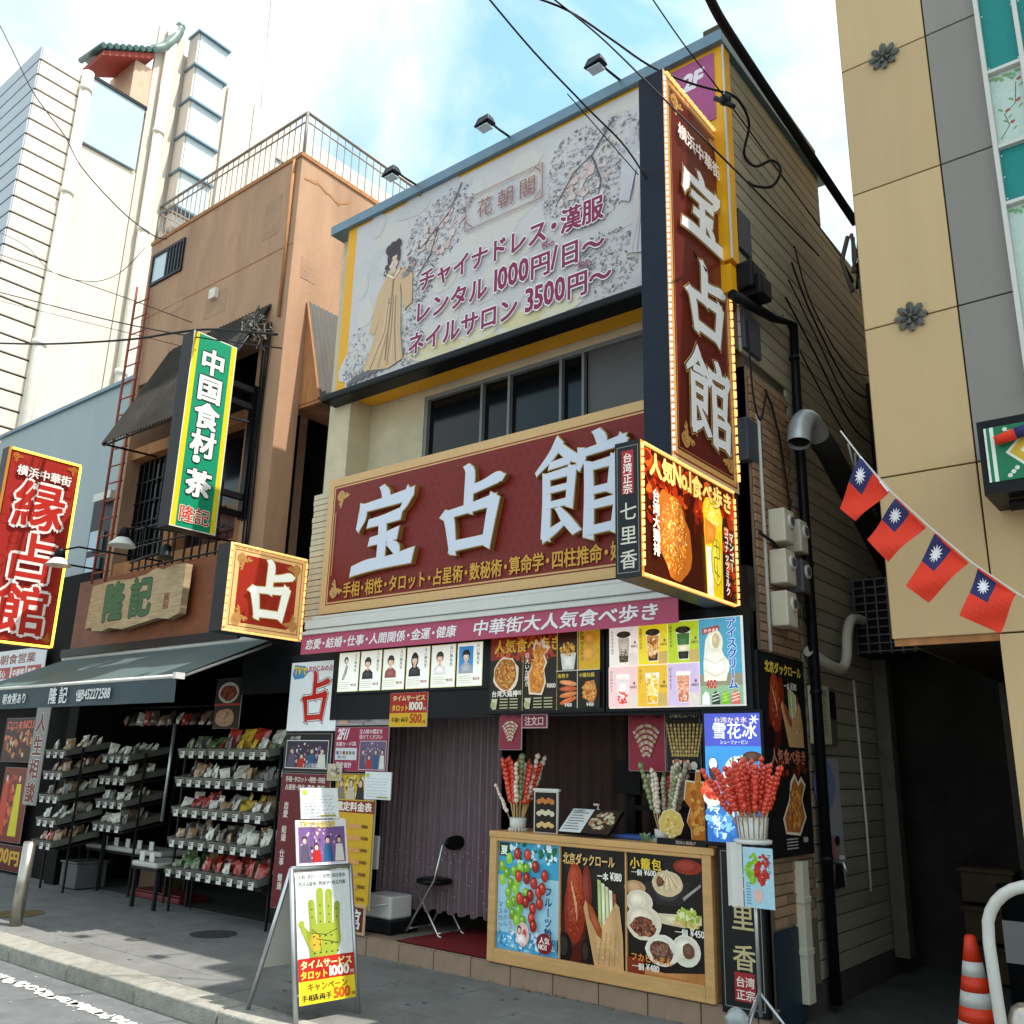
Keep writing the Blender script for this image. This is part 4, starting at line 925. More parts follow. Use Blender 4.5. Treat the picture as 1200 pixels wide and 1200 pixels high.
c.text('台湾大鶏排', .03, .115, .055, 'efe6da', .03); c.text('¥600', .26, .125, .04, 'efe6da', .03); c.text('巨大いか焼き', .375, .42, .048, 'efe6da', .03, vert=True, sp=.95); c.text('¥800', .60, .17, .042, 'efe6da', .03)
for bx_ in (.02, .37):
    c.poly([(bx_+.02, .015), (bx_+.06, .015), (bx_+.075, .10), (bx_+.01, .10)], 'c9c5a4'); c.ell(bx_+.03, .05, .03, .03, 'a9a878', n=8, jag=.2)
    for q in range(4):
        for r_ in range(2): c.rect(bx_+.10+r_*.105, .02+q*.024, .085, .009, 'b9b48e', up=False)
c.z += .0002
for (x, y, w_, h_, k_) in ((.705, .30, .20, .32, 0), (.91, .30, .20, .32, 1), (.705, .01, .20, .28, 2), (.91, .01, .20, .28, 3)):
    c.rect(x, y, w_, h_, ['3a1d10', 'e0b024', '150d0a', '150d0a'][k_])
    cx, cy = x+w_/2, y+h_*.45
    if k_ == 0: c.poly([(cx-.05, y+.01), (cx+.06, y+.01), (cx+.08, y+.14), (cx-.07, y+.14)], 'e4e0d8'); c.speck(cx, y+.17, .07, .05, 40, ['e6a838', 'f0c25a', 'c98424'], .008, .02)
    if k_ == 1: c.ell(cx, y+.12, .075, .07, 'e8a83c', n=14); c.ell(cx+.01, y+.24, .07, .06, 'e59a28', n=14); c.text('台湾カステラ', x+.012, y+.27, .04, '4a2410', .03, vert=True)
    if k_ == 2:
        for q in range(4): c.ell(cx+.01, y+.06+q*.045, .085, .02, ['d86a34', 'e07e44', 'c85a2a', 'e8945c'][q], n=10, rot=.3-q*.15)
    if k_ == 3: c.ell(cx+.01, cy, .07, .085, 'c97a34', n=12, jag=.15); c.speck(cx, cy, .06, .07, 46, ['e09a4c', 'b0621f', 'edb46c'], .008, .02)
    if k_ > 1: c.text(['', '', '春巻き', '小籠包揚'][k_], x+.01, y+.235, .036, 'e3c34c', .03); c.text('¥450', x+.08, y+.01, .032, 'f0e8dc', .04)
c.line([(.70, .30), (1.11, .30)], .006, 'd8d2c0'); c.line([(.905, .01), (.905, .62)], .006, 'd8d2c0')
c.build('printed_panel', PRD, t, (-4.96, 5.933, 2.045))
# ---- portrait strip
t = thing('portrait_board', 'backlit strip of six framed fortune teller portraits under the pink banner', 'portrait board', (-5.9, 5.93, 2.45))
frame_board(t, -6.92, -4.98, 2.235, 2.66, 5.94)
cols = [('2a2a2c', 'e2ddd4', 'e9ece4'), ('33261f', '2b2a2c', 'eef0ea'), ('3a2a24', '8a4a44', 'e9ece4'), ('1f1a1a', '23222a', 'eef0ea'), ('3a2c26', 'dcdad8', 'e9ece4'), ('1d1a1c', '9aa0a8', '3d86c4')]
nx_ = (1.86)/6
for i, (hair, cl, bg_) in enumerate(cols):
    c = Canvas(nx_-.018, .375, 'd9d2a4'); w_ = nx_-.018; c.rect(.008, .008, w_-.016, .359, 'eef0e8')
    cx = .105
    if i == 5: c.rect(.02, .11, .165, .235, '3d86c4')
    if i == 0:
        for q in range(5): c.poly([(cx-.05+q*.012, .11), (cx-.02+q*.018, .12+.04*q), (cx+.02, .30-.02*q)], ['26262a', 'dcdcd8', '3a3a3e', '1d1d20', 'e6e4de'][q])
        c.ell(cx+.0, .30, .03, .035, '3a3234', n=10); c.ell(cx+.005, .29, .018, .022, 'd9c6b8', n=10)
    else:
        c.poly([(cx-.075, .11), (cx+.075, .11), (cx+.07, .17), (cx+.03, .20), (cx-.03, .20), (cx-.07, .17)], cl)
        lg = .05 if i in (2, 3) else .035
        c.ell(cx, .268-(.01 if i == 3 else 0), .046, .05+(.02 if i == 3 else 0), hair, n=14, jag=.04); c.rect(cx-.014, .19, .028, .04, 'd3ab94'); c.ell(cx, .255, .032, .042, 'e0bda6', n=14); c.poly([(cx-.034, .27), (cx+.034, .27), (cx+.02, .30), (cx-.02, .30)], hair)
        for e in (-.012, .012): c.ell(cx+e, .258, .005, .003, '3a2c28', n=6)
        c.ell(cx, .235, .009, .003, 'a85850', n=6)
    c.text('占い師先生', .225, .33-.0, .035, '3a3a3a', .02, vert=True, sp=1.05)
    for q in range(4): c.rect(.02, .03+q*.018, .17-.02*(q % 2), .006, 'b8b4a4', up=False)
    c.text('鑑定歴', .19, .05, .026, '8a3a34', .02)
    c.build('portrait_card', PRL, t, (-6.895+i*nx_, 5.938, 2.262))
Canvas.AUTO = False
# ---- posters on the left of the doorway
def poster(nm, label, x0, z0, w_, h_, y, draw, m=PR, group=None, face='S', X=None, cat='poster', bgc='ffffff'):
    c = Canvas(w_, h_, bgc); draw(c)
    if face == 'S':
        t = thing(nm, label, cat, (x0+w_/2, y, z0), group); MB().box(x0-.002, x0+w_+.002, y+.001, y+.010, z0-.002, z0+h_+.002).build('backing', M_whp, t); c.build('print', m, t, (x0, y, z0))
    else:
        t = thing(nm, label, cat, (X, x0+w_/2, z0), group); MB().box(X-.010, X-.001, x0-.002, x0+w_+.002, z0-.002, z0+h_+.002).build('backing', M_whp, t); c.build('print', m, t, (X, x0, z0), 'E')
    return t
def d_tv(c):
    c.poly([(.02, c.h-.12), (.05, c.h-.02), (.22, c.h-.04), (.28, c.h-.10), (.20, c.h-.16), (.06, c.h-.17)], '4a8ab8'); c.text('TVで', .05, c.h-.13, .09, 'e3c43c', .06, out='2a2a2a', outw=.03)
    c.text('おなじみの占い!', .27, c.h-.10, .062, 'b04a7a', .04, out='3a2a3a', outw=.01)
    c.brush('占', .17, .07, .46, .50, '3d2a28', 3.2); c.brush('占', .17, .07, .46, .50, 'e8e6e2', 1.8); c.brush('占', .17, .07, .46, .50, 'b5261f', .2)
MB().box(-7.68, -6.90, 5.985, 6.04, .15, 2.66).build('poster_wall', M_black, mbld)
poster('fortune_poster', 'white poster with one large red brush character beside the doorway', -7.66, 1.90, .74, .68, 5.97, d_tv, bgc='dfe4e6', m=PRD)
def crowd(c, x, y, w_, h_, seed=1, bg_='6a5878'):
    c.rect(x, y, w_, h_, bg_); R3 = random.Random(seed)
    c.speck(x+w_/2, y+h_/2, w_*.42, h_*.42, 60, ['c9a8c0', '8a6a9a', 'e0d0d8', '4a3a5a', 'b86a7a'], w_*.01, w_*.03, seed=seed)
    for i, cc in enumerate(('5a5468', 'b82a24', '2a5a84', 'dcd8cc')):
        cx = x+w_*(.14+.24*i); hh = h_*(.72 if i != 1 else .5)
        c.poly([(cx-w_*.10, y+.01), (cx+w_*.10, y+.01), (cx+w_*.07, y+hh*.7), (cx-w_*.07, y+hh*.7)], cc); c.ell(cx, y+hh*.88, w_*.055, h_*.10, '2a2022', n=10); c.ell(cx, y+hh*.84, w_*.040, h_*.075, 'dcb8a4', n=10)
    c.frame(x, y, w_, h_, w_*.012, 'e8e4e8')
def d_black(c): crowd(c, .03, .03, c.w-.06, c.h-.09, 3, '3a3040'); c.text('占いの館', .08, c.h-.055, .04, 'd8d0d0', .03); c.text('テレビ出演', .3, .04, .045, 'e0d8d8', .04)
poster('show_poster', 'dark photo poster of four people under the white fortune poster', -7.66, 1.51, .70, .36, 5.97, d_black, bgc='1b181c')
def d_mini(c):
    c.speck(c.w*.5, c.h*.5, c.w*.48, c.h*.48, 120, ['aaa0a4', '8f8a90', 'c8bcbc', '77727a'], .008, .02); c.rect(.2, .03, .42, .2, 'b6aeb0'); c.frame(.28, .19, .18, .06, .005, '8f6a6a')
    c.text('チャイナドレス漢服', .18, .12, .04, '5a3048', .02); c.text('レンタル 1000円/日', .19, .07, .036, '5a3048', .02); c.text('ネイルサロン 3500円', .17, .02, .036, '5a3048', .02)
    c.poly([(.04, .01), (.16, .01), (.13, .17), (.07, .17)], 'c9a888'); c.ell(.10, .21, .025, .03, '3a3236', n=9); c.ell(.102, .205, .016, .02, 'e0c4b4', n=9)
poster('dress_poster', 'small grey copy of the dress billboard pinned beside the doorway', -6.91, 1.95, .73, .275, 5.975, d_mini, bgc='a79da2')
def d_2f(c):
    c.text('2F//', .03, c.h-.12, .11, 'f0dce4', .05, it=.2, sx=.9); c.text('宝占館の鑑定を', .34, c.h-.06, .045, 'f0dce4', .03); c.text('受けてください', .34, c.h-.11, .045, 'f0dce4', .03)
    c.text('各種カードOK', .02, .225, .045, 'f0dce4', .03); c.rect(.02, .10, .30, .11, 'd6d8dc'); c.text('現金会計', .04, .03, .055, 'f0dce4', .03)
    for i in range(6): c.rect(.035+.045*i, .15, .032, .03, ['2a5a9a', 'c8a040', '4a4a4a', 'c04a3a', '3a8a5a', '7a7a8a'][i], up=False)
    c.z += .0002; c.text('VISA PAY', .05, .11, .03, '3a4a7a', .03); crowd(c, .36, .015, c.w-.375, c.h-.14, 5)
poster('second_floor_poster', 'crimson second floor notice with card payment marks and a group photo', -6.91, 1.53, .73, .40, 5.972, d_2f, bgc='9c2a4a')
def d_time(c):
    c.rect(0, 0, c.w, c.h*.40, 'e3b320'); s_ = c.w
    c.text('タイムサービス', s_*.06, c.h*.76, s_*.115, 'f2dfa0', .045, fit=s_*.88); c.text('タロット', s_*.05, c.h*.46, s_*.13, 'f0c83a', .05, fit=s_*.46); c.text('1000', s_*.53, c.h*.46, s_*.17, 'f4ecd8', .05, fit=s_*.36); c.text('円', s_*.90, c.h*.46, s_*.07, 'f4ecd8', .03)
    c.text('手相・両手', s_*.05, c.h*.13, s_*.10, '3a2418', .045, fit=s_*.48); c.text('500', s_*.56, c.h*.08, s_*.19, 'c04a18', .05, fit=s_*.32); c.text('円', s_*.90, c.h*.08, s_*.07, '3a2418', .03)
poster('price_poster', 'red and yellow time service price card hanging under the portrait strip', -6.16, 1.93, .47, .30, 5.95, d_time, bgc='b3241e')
def d_red(c):
    c.text('手相・タロット・相性・四柱', .06, c.h-.08, .058, 'e6d8d0', .03, fit=.60); c.text('占星術・姓名・算命・数秘', .06, c.h-.155, .058, 'e6d8d0', .03, fit=.60)
    for i, s_ in enumerate(('恋愛', '結婚', '仕事', '健康')): c.text(s_, .07, c.h-.34-i*.22, .075, 'e6d8d0', .03, vert=True)
poster('menu_column', 'tall dark red fortune menu column at the left edge of the doorway', -7.66, .25, .73, 1.24, 5.968, d_red, bgc='6d2028')
def d_yel(c):
    W, H = c.w, c.h
    c.rect(0, H*.79, W, H*.21, 'c9a52a'); c.speck(W*.5, H*.9, W*.4, H*.08, 60, ['e8d070', '9a7a20', '5a4a3a', 'e8e0d0'], .01, .03)
    for i in range(4):
        cx = W*(.14+.24*i); c.poly([(cx-.06, H*.80), (cx+.06, H*.80), (cx+.04, H*.90), (cx-.04, H*.90)], ['8a7a6a', 'c8b8a8', '2a2426', 'd8d0c8'][i]); c.ell(cx, H*.925, .032, .042, '2a2022', n=10); c.ell(cx, H*.92, .024, .032, 'dcb8a4', n=10)
    c.rect(0, H*.70, W, H*.09, '8a2018'); c.text('鑑定料金表', W*.05, H*.712, .085, 'f2e6d8', .04, fit=W*.88)
    for i in range(7):
        y = H*.62-i*H*.088; c.poly([(.01, y), (W*.32, y), (W*.28, y+.035), (.01, y+.04)], 'efe8e0'); c.poly([(W*.05, y-.045), (W*.72, y-.045), (W*.68, y-.005), (W*.05, y)], 'd89a5a'); c.text(['手相', '姓名', '四柱', '占星', '水晶', '算命', '数秘'][i], .02, y+.0, .036, '3a2a20', .03); c.text('¥%d000' % (i+1), W*.72, y-.04, .034, '5a3418', .03)
    c.frame(0, 0, W, H, .008, '7a5a18')
poster('price_list', 'tall yellow price list with four portraits on the doorway post', -6.84, .36, .55, 1.15, 5.965, d_yel, bgc='d6a823')
def d_note(c):
    R3 = random.Random(int(c.w*1000))
    for r_ in range(7):
        x = .03
        while x < c.w-.05: l = R3.uniform(.01, .04); c.line([(x, c.h-.06-r_*c.h*.11), (x+l, c.h-.055-r_*c.h*.11+R3.uniform(-.006, .006))], .003, '7a7a84', up=False); x += l+.012
    c.rect(.015, c.h-.045, .04, .03, 'b8c43a'); c.rect(c.w*.5, .012, c.w*.42, .012, '9aa03a')
poster('note_sheet', 'white handwritten sheet overlapping the top of the yellow price list', -6.42, 1.295, .34, .235, 5.94, d_note, bgc='e4e6ea')
def d_small(c): c.rect(.01, .01, c.w-.02, c.h*.5, 'b8a878'); c.speck(c.w/2, c.h*.6, c.w*.4, c.h*.3, 20, ['8a7a68', '5a4a48', 'd8c8b8'], .01, .02)
poster('small_card', 'small beige photo card at the top left of the yellow price list', -6.96, 1.44, .2, .15, 5.95, d_small, bgc='c8bca8')
def d_kan(c): c.frame(0, 0, c.w, c.h, .02, 'c9a070'); c.brush('館', .05, .04, c.w-.1, c.h-.08, 'f0eae4', .8)
poster('character_sign', 'low maroon square sign with one white character by the doorstep', -6.62, .16, .30, .235, 5.95, d_kan, bgc='5e1c1a', cat='sign')
def d_skw(c):
    for i in range(13):
        a = -.65+i*.108; x0, y0 = c.w/2, c.h*.12; x1 = c.w/2+math.sin(a)*c.w*.6; y1 = c.h*.18+math.cos(a)*c.h*.62
        for q in range(6):
            t_ = .25+q*.14; c.ell(x0+(x1-x0)*t_, y0+(y1-y0)*t_, c.w*.034, c.w*.045, ['c8b8a8', 'd8c8c0', 'b87a6a', 'c8a870'][(i+q) % 4], n=7, rot=-a)
    c.text('フルーツ飴', .04, c.h*.88, c.w*.17, '3a1420', .03, fit=c.w*.8)
poster('skewer_poster', 'small dark red candied fruit poster hanging above the left bunch of skewers', -4.86, 1.74, .225, .285, 5.96, d_skw, bgc='8a2a40')
poster('skewer_poster', 'crimson poster of pale fruit skewers hanging above the right bunch of skewers', -3.80, 1.60, .315, .44, 6.25, d_skw, bgc='96283e')
def d_ord(c): c.frame(0, 0, c.w, c.h, .008, 'b8848a'); c.text('注文口', .03, .02, .075, 'd8b8b0', .03, fit=c.w-.06)
poster('order_sign', 'little dark red order counter sign beside the small skewer poster', -4.63, 1.91, .255, .11, 5.955, d_ord, bgc='6d2030', cat='sign')
def d_dango(c):
    for i in range(10):
        for q in range(9): c.ell(.05+i*(c.w-.07)/9+(i-4.5)*q*.0012, .12+q*.027, .011, .014, ['c9a860', 'b88e48', 'd9bf80'][(i*q) % 3], n=7)
    c.text('小串せんべい', .03, c.h-.05, .04, 'e0d8c8', .02, fit=c.w*.85); c.speck(.12, .05, .1, .035, 16, ['d8a090', 'e8c8b8', 'b86a50'], .014, .028); c.ell(c.w-.05, .045, .03, .03, 'efe8e0', n=10)
poster('skewer_poster', 'black poster of rows of brown beaded skewers beside the crimson skewer poster', -3.47, 1.60, .28, .44, 6.252, d_dango, bgc='1e1712')
# ---- blue shaved ice lightbox
t = thing('shaved_ice_lightbox', 'tall blue backlit shaved ice poster behind the strawberry skewers', 'menu sign', (-2.8, 5.92, 1.15))
frame_board(t, -3.0, -2.55, 1.13, 2.02, 5.91)
c = Canvas(.41, .84, '3f8fd0'); W, H = .41, .84; c.rect(0, H*.74, W, H*.26, '4a55b8'); c.rect(0, 0, W, H*.3, '2a66b0'); c.speck(W*.3, H*.2, W*.3, H*.16, 90, ['5a9ad8', '8ac0e8', '3a78c0', 'cfe4f4'], .008, .03)
c.text('台湾かき氷', W*.18, H*.925, .042, 'f0d8c0', .02, fit=W*.6); c.text('雪花冰', W*.14, H*.80, .115, 'f6fafd', .018, fit=W*.80); c.text('シューファーピン', W*.28, H*.755, .03, 'dcecf8', .03, fit=W*.5)
for a in range(6): c.line([(W*.9, H*.95), (W*.9+.032*math.cos(a*PI/3), H*.95+.032*math.sin(a*PI/3))], .008, 'eef6fc')
Canvas.AUTO = True
c.ell(W*.62, H*.50, .125, .14, 'e8e4dc', n=18, jag=.06); c.speck(W*.62, H*.52, .11, .12, 130, ['3a3a34', 'f4f2ec', '6a6a60', 'd8d4cc', '201e1c'], .006, .016); c.poly([(W*.36, H*.40), (W*.90, H*.40), (W*.80, H*.31), (W*.46, H*.31)], 'e9e4da'); c.speck(W*.60, H*.44, .05, .03, 14, ['c83a38', 'e06a5a'], .012, .02)
c.ell(W*.12, H*.34, .07, .06, 'e8e2d8', n=14); c.speck(W*.10, H*.40, .07, .06, 30, ['d8482c', 'e8684a', 'c03020'], .012, .03); c.ell(W*.85, H*.66, .07, .035, '4a2c20', n=12); c.ell(W*.15, H*.56, .035, .08, '3a2a2c', n=10); c.ell(W*.15, H*.60, .03, .04, 'e8e6e4', n=10)
c.ell(W*.78, H*.10, .10, .055, 'f0e4c0', n=14); c.ell(W*.78, H*.12, .075, .04, 'e8b83c', n=12, jag=.1); c.text('マンゴー', W*.12, H*.21, .055, 'f4f8fc', .04, vert=True, sp=.9)
c.build('printed_panel', PRG, t, (-2.98, 5.908, 1.155))
Canvas.AUTO = False
# ---- vertical name sign by the counter
t = thing('name_board', 'black upright board with pale gold characters and red seal, right of the counter', 'sign', (-2.8, 5.95, .15))
frame_board(t, -2.94, -2.62, .12, 1.125, 5.955)
c = Canvas(.30, .98, '17181a'); c.frame(.014, .02, .272, .94, .005, '8c8c84'); c.text('七里香', .075, .72, .165, 'c9b88c', .015, vert=True, sp=1.45)
c.rect(.085, .06, .14, .17, 'a62a30'); c.text('台湾', .092, .145, .065, 'f0e8dc', .02); c.text('正宗', .092, .07, .065, 'f0e8dc', .02); c.build('printed_panel', PR, t, (-2.93, 5.953, .14))
# ---- black side board with duck
t = thing('side_menu_board', 'tall black menu board of roast duck roll on the alley side of the corner', 'menu sign', (-2.6, 6.4, 1.1))
MB().box(-2.65, -2.59, 5.96, 6.80, 1.06, 2.43).build('board', M_black, t, bevel=.004)
def duck(c, x, y, w_, h_):
    E = lambda a, b, r1, r2, col, rot=0: c.ell(x+w_*a, y+h_*b, w_*r1, h_*r2, col, n=20, rot=rot, jag=.02)
    E(.40, .68, .085, .30, '7a2412'); E(.20, .30, .20, .34, '4a150c'); E(.22, .52, .17, .34, '8a2a14'); E(.22, .78, .12, .22, 'a03a1a')
    c.speck(x+w_*.22, y+h_*.55, w_*.12, h_*.34, 40, ['b04a26', 'c05e34', '7a2412', '8f3218'], w_*.008, w_*.02, 2.2)
    for i in range(5): c.line([(x+w_*(.17+.02*i), y+h_*(.80-.05*i)), (x+w_*(.18+.02*i), y+h_*(.70-.07*i))], w_*.012, 'e0a880')
    E(.06, .12, .12, .16, '160806'); E(.40, .10, .07, .14, '1c0c08')
    for i, (a, cc) in enumerate(((.60, 'a8bc78'), (.66, 'dcd8b4'), (.72, 'c8cc98'), (.78, 'e0dcc0'), (.84, '8a4a2c'))): c.poly([(x+w_*a, y+h_*.36), (x+w_*(a+.05), y+h_*.36), (x+w_*(a+.03), y+h_*(.84-.03*i)), (x+w_*(a-.02), y+h_*(.85-.03*i))], cc)
    c.poly([(x+w_*.54, y), (x+w_*.98, y), (x+w_*.97, y+h_*.30), (x+w_*.92, y+h_*.60), (x+w_*.86, y+h_*.64), (x+w_*.76, y+h_*.44), (x+w_*.64, y+h_*.38), (x+w_*.50, y+h_*.50), (x+w_*.40, y+h_*.63), (x+w_*.37, y+h_*.55), (x+w_*.45, y+h_*.3)], 'c09868')
    c.poly([(x+w_*.42, y+h_*.62), (x+w_*.52, y+h_*.56), (x+w_*.66, y+h_*.36), (x+w_*.66, y+h_*.26), (x+w_*.58, y+h_*.30), (x+w_*.46, y+h_*.46)], '9a4826')
    c.speck(x+w_*.74, y+h_*.2, w_*.16, h_*.16, 26, ['cca878', 'b88c58', 'd8bc90'], w_*.008, w_*.02)
    for q in range(4): c.line([(x+w_*(.60+.08*q), y+h_*.02), (x+w_*(.66+.07*q), y+h_*.34)], w_*.008, 'a87c4c')
c = Canvas(.80, 1.32, '151314'); duck(c, .10, .70, .64, .50); c.text('北京ダックロール', .08, 1.20, .085, 'e6c648', .04, fit=.66); c.text('一本 ¥380', .40, 1.10, .055, 'e0dcd8', .03)
c.text('人気食べ歩き', .12, .58, .11, 'c9785a', .03, fit=.62); c.speck(.45, .55, .3, .05, 50, ['6b2414', '8a3018', '3a120a'], .012, .03)
c.poly([(.30, .12), (.55, .10), (.68, .22), (.62, .34), (.70, .44), (.62, .50), (.56, .46), (.50, .52), (.42, .46), (.38, .34), (.26, .22)], 'e3cdb8'); c.poly([(.32, .135), (.54, .12), (.655, .22), (.60, .34), (.67, .43), (.62, .47), (.56, .43), (.50, .49), (.44, .44), (.40, .34), (.29, .22)], 'a8642c'); c.speck(.48, .28, .12, .13, 60, ['c47c38', '945020', 'd9984e'], .01, .025)
for i in range(4): c.text('¥500', .60, .05+i*.0, .04, 'd8d4d0', .03) if i == 0 else None
for i in range(4): c.rect(.30, .02+i*.02, .2, .008, 'a8a49c', up=False)
c.build('printed_panel', PRS, t, (-2.588, 5.98, 1.09), 'E')

Canvas.AUTO = False
# ---- green tea shop blade
t = thing('blade_sign', 'green and yellow vertical blade sign of the tea shop on the tan building', 'sign', (-9.05, 5.5, 5.3))
MB().box(-9.24, -9.005, 5.17, 5.76, 4.08, 6.45).build('sign_box', M_dark, t, bevel=.005)
W, H = .59, 2.37; c = Canvas(W, H, 'e8e2d0'); c.rect(.012, .012, W-.024, H-.024, 'e6cf22'); c.rect(.075, .012, W-.15, H-.024, '12906a')
for i, ch in enumerate('中国食材・茶'):
    zz_ = [1.90, 1.56, 1.22, .88, .68, .40][i]; c.text(ch, .125, zz_, .335, 'f2f5f2', .045, out='24302c', outw=.035, sx=1)
c.text('隆記', .09, .08, .20, 'c8402e', .02, out='f0ece0', outw=.03)
c.build('printed_panel', PR, t, (-9.003, 5.17, 4.08), 'E')
MB().box(-9.15, -9.08, 5.76, 6.2, 6.0, 6.07).box(-9.15, -9.08, 5.76, 6.2, 5.78, 5.85).box(-9.15, -9.08, 5.76, 6.2, 4.62, 4.69).box(-9.15, -9.08, 5.76, 6.2, 4.40, 4.47).box(-9.16, -9.07, 6.12, 6.2, 4.38, 6.1).build('bracket', M_black, t)
# ---- small square sign
t = thing('square_sign', 'small square lit sign with one white brush character and bulb border', 'sign', (-7.7, 5.5, 3.2))
MB().box(-7.82, -7.605, 5.05, 6.01, 2.80, 3.68).build('sign_box', M_black, t, bevel=.005)
W, H = .96, .88; c = Canvas(W, H, 'dab98a'); c.rect(.02, .02, W-.04, H-.04, '7a2a1c'); c.rect(.03, .03, W-.06, H-.06, 'd5ad74'); 
oc = [(.12, .2), (.2, .1), (W-.2, .1), (W-.12, .2), (W-.12, H-.2), (W-.2, H-.1), (.2, H-.1), (.12, H-.2)]; c.poly([(x*1.0, y) for x, y in oc], '8f2a1e')
c.frame(.06, .06, W-.12, H-.12, .01, '8a5a34')
for xx_, yy_, a, b in ((.07, H-.07, 1, -1), (W-.07, H-.07, -1, -1), (.07, .07, 1, 1), (W-.07, .07, -1, 1)): corner_orn(c, xx_, yy_, a, b, .19, 'a87a44')
R2 = random.Random(2)
for q in range(30): c.ell(R2.uniform(.2, .76), R2.uniform(.2, .7), .02, .02, '82251a', n=7, up=True)
c.z += .0002; c.brush('占', .20, .15, .58, .60, 'a8884c', 2.8); c.brush('占', .20, .15, .58, .60, 'eceee2', 1.2)
c.build('printed_panel', PRL, t, (-7.603, 5.05, 2.80), 'E')
mb = MB(); X_ = -7.595; led_run(mb, [(X_, 5.065, 2.815), (X_, 5.995, 2.815), (X_, 5.995, 3.665), (X_, 5.065, 3.665), (X_, 5.065, 2.815)], .012, .075, .058); mb.build('bulb_strip', M_led, t, kind='stuff')
# ---- left red blade
t = thing('blade_sign', 'broad red blade sign with glowing yellow border at the far left', 'sign', (-12.1, 5, 4.2))
MB().box(-12.2, -12.01, 4.55, 5.51, 2.93, 5.44).build('sign_box', M_black, t, bevel=.005)
W, H = .96, 2.51; c = Canvas(W, H, 'b97a3a'); c.rect(.035, .035, W-.07, H-.07, '5a1812'); c.rect(.05, .05, W-.1, H-.1, '9a2c26')
R2 = random.Random(6)
for q in range(40): cx, cy = R2.uniform(.1, .86), R2.uniform(.1, 2.3); c.ell(cx, cy, .07, .07, '8a231e', n=12, up=False); c.z += 5e-5; c.ell(cx, cy, .05, .05, '9a2c26', n=12, up=False); c.z += 5e-5
for xx_, yy_, a, b in ((.05, H-.05, 1, -1), (W-.05, H-.05, -1, -1), (.05, .05, 1, 1), (W-.05, .05, -1, 1)): corner_orn(c, xx_, yy_, a, b, .14, 'b06a30')
c.text('横浜中華街', .13, 2.16, .145, 'efe0d8', .03, sx=.98, out='5a1812', outw=.03)
for ch, zz_ in (('縁', 1.50), ('占', .82), ('館', .14)): c.text(ch, .16, zz_, .66, 'b02e26', .03, out='e0d6d0', outw=.045)
c.build('printed_panel', PRD, t, (-12.008, 4.55, 2.93), 'E')
mb = MB(); X_ = -12.0; led_run(mb, [(X_, 4.57, 2.95), (X_, 5.49, 2.95), (X_, 5.49, 5.42), (X_, 4.57, 5.42)], .016, .06, .06); mb.build('bulb_strip', mat('yellow_tube_light', 'ffd54a', .4, emit=2.2), t, kind='stuff')
# ---- carved wooden board
t = thing('carved_board', 'rough edged wooden name board with green characters over the shop awning', 'sign', (-10.8, 5.9, 3.5))
a0 = [(-11.95, 3.22), (-11.8, 3.24), (-11.75, 3.19), (-11.5, 3.17), (-11.3, 3.2), (-11.0, 3.16), (-10.2, 3.24), (-9.95, 3.21), (-9.72, 3.26), (-9.70, 3.86), (-9.95, 3.88), (-10.2, 3.84), (-10.35, 3.88), (-10.6, 3.82), (-11.0, 3.80), (-11.4, 3.83), (-11.9, 3.80)]
mb = MB(); mb.ngon([(x, 5.86, z) for x, z in a0]); 
for i in range(len(a0)): p, q = a0[i], a0[(i+1) % len(a0)]; mb.quad((p[0], 5.86, p[1]), (p[0], 5.95, p[1]), (q[0], 5.95, q[1]), (q[0], 5.86, q[1]))
mb.build('plank', mat('weathered_board', 'b8a07c', .7, var=.25, scale=4, bump=.5, dirt=.4, dirtc='7a6448', stretch=(1, 1, 9)), t)
c = Canvas(2.2, .6); c.text('隆記', .40, .06, .52, '3d6a45', .045, sx=1.0, sp=1.25, out='2c3a2c', outw=.012); c.frame(1.86, .10, .11, .19, .012, '8a4a34'); c.text('隆記', 1.875, .20, .08, '8a4a34', .02, vert=True); c.build('lettering', PR, t, (-11.95, 5.858, 3.24))

# ================================================================ shop front furniture
ct = thing('order_counter', 'wooden order counter with three framed food photographs', 'counter', (-3.95, 6.2, .15))
MB().box(-4.90, -2.985, 5.985, 6.42, .152, 1.06).build('cabinet', M_wood, ct, bevel=.004)
MB().box(-4.93, -2.96, 5.945, 6.46, 1.06, 1.108).build('counter_top', M_wood, ct, bevel=.006)
fr = MB().box(-4.925, -4.855, 5.95, 5.984, .15, 1.06).box(-3.055, -2.985, 5.95, 5.984, .15, 1.06).box(-4.855, -3.055, 5.95, 5.984, 1.035, 1.06).box(-4.855, -3.055, 5.95, 5.984, .15, .25)
fr.build('frame', M_wood, ct, bevel=.005)
for x in (-4.245, -3.665): MB().box(x-.006, x+.006, 5.965, 5.984, .25, 1.035).build('divider', M_wood, ct)
H = .785
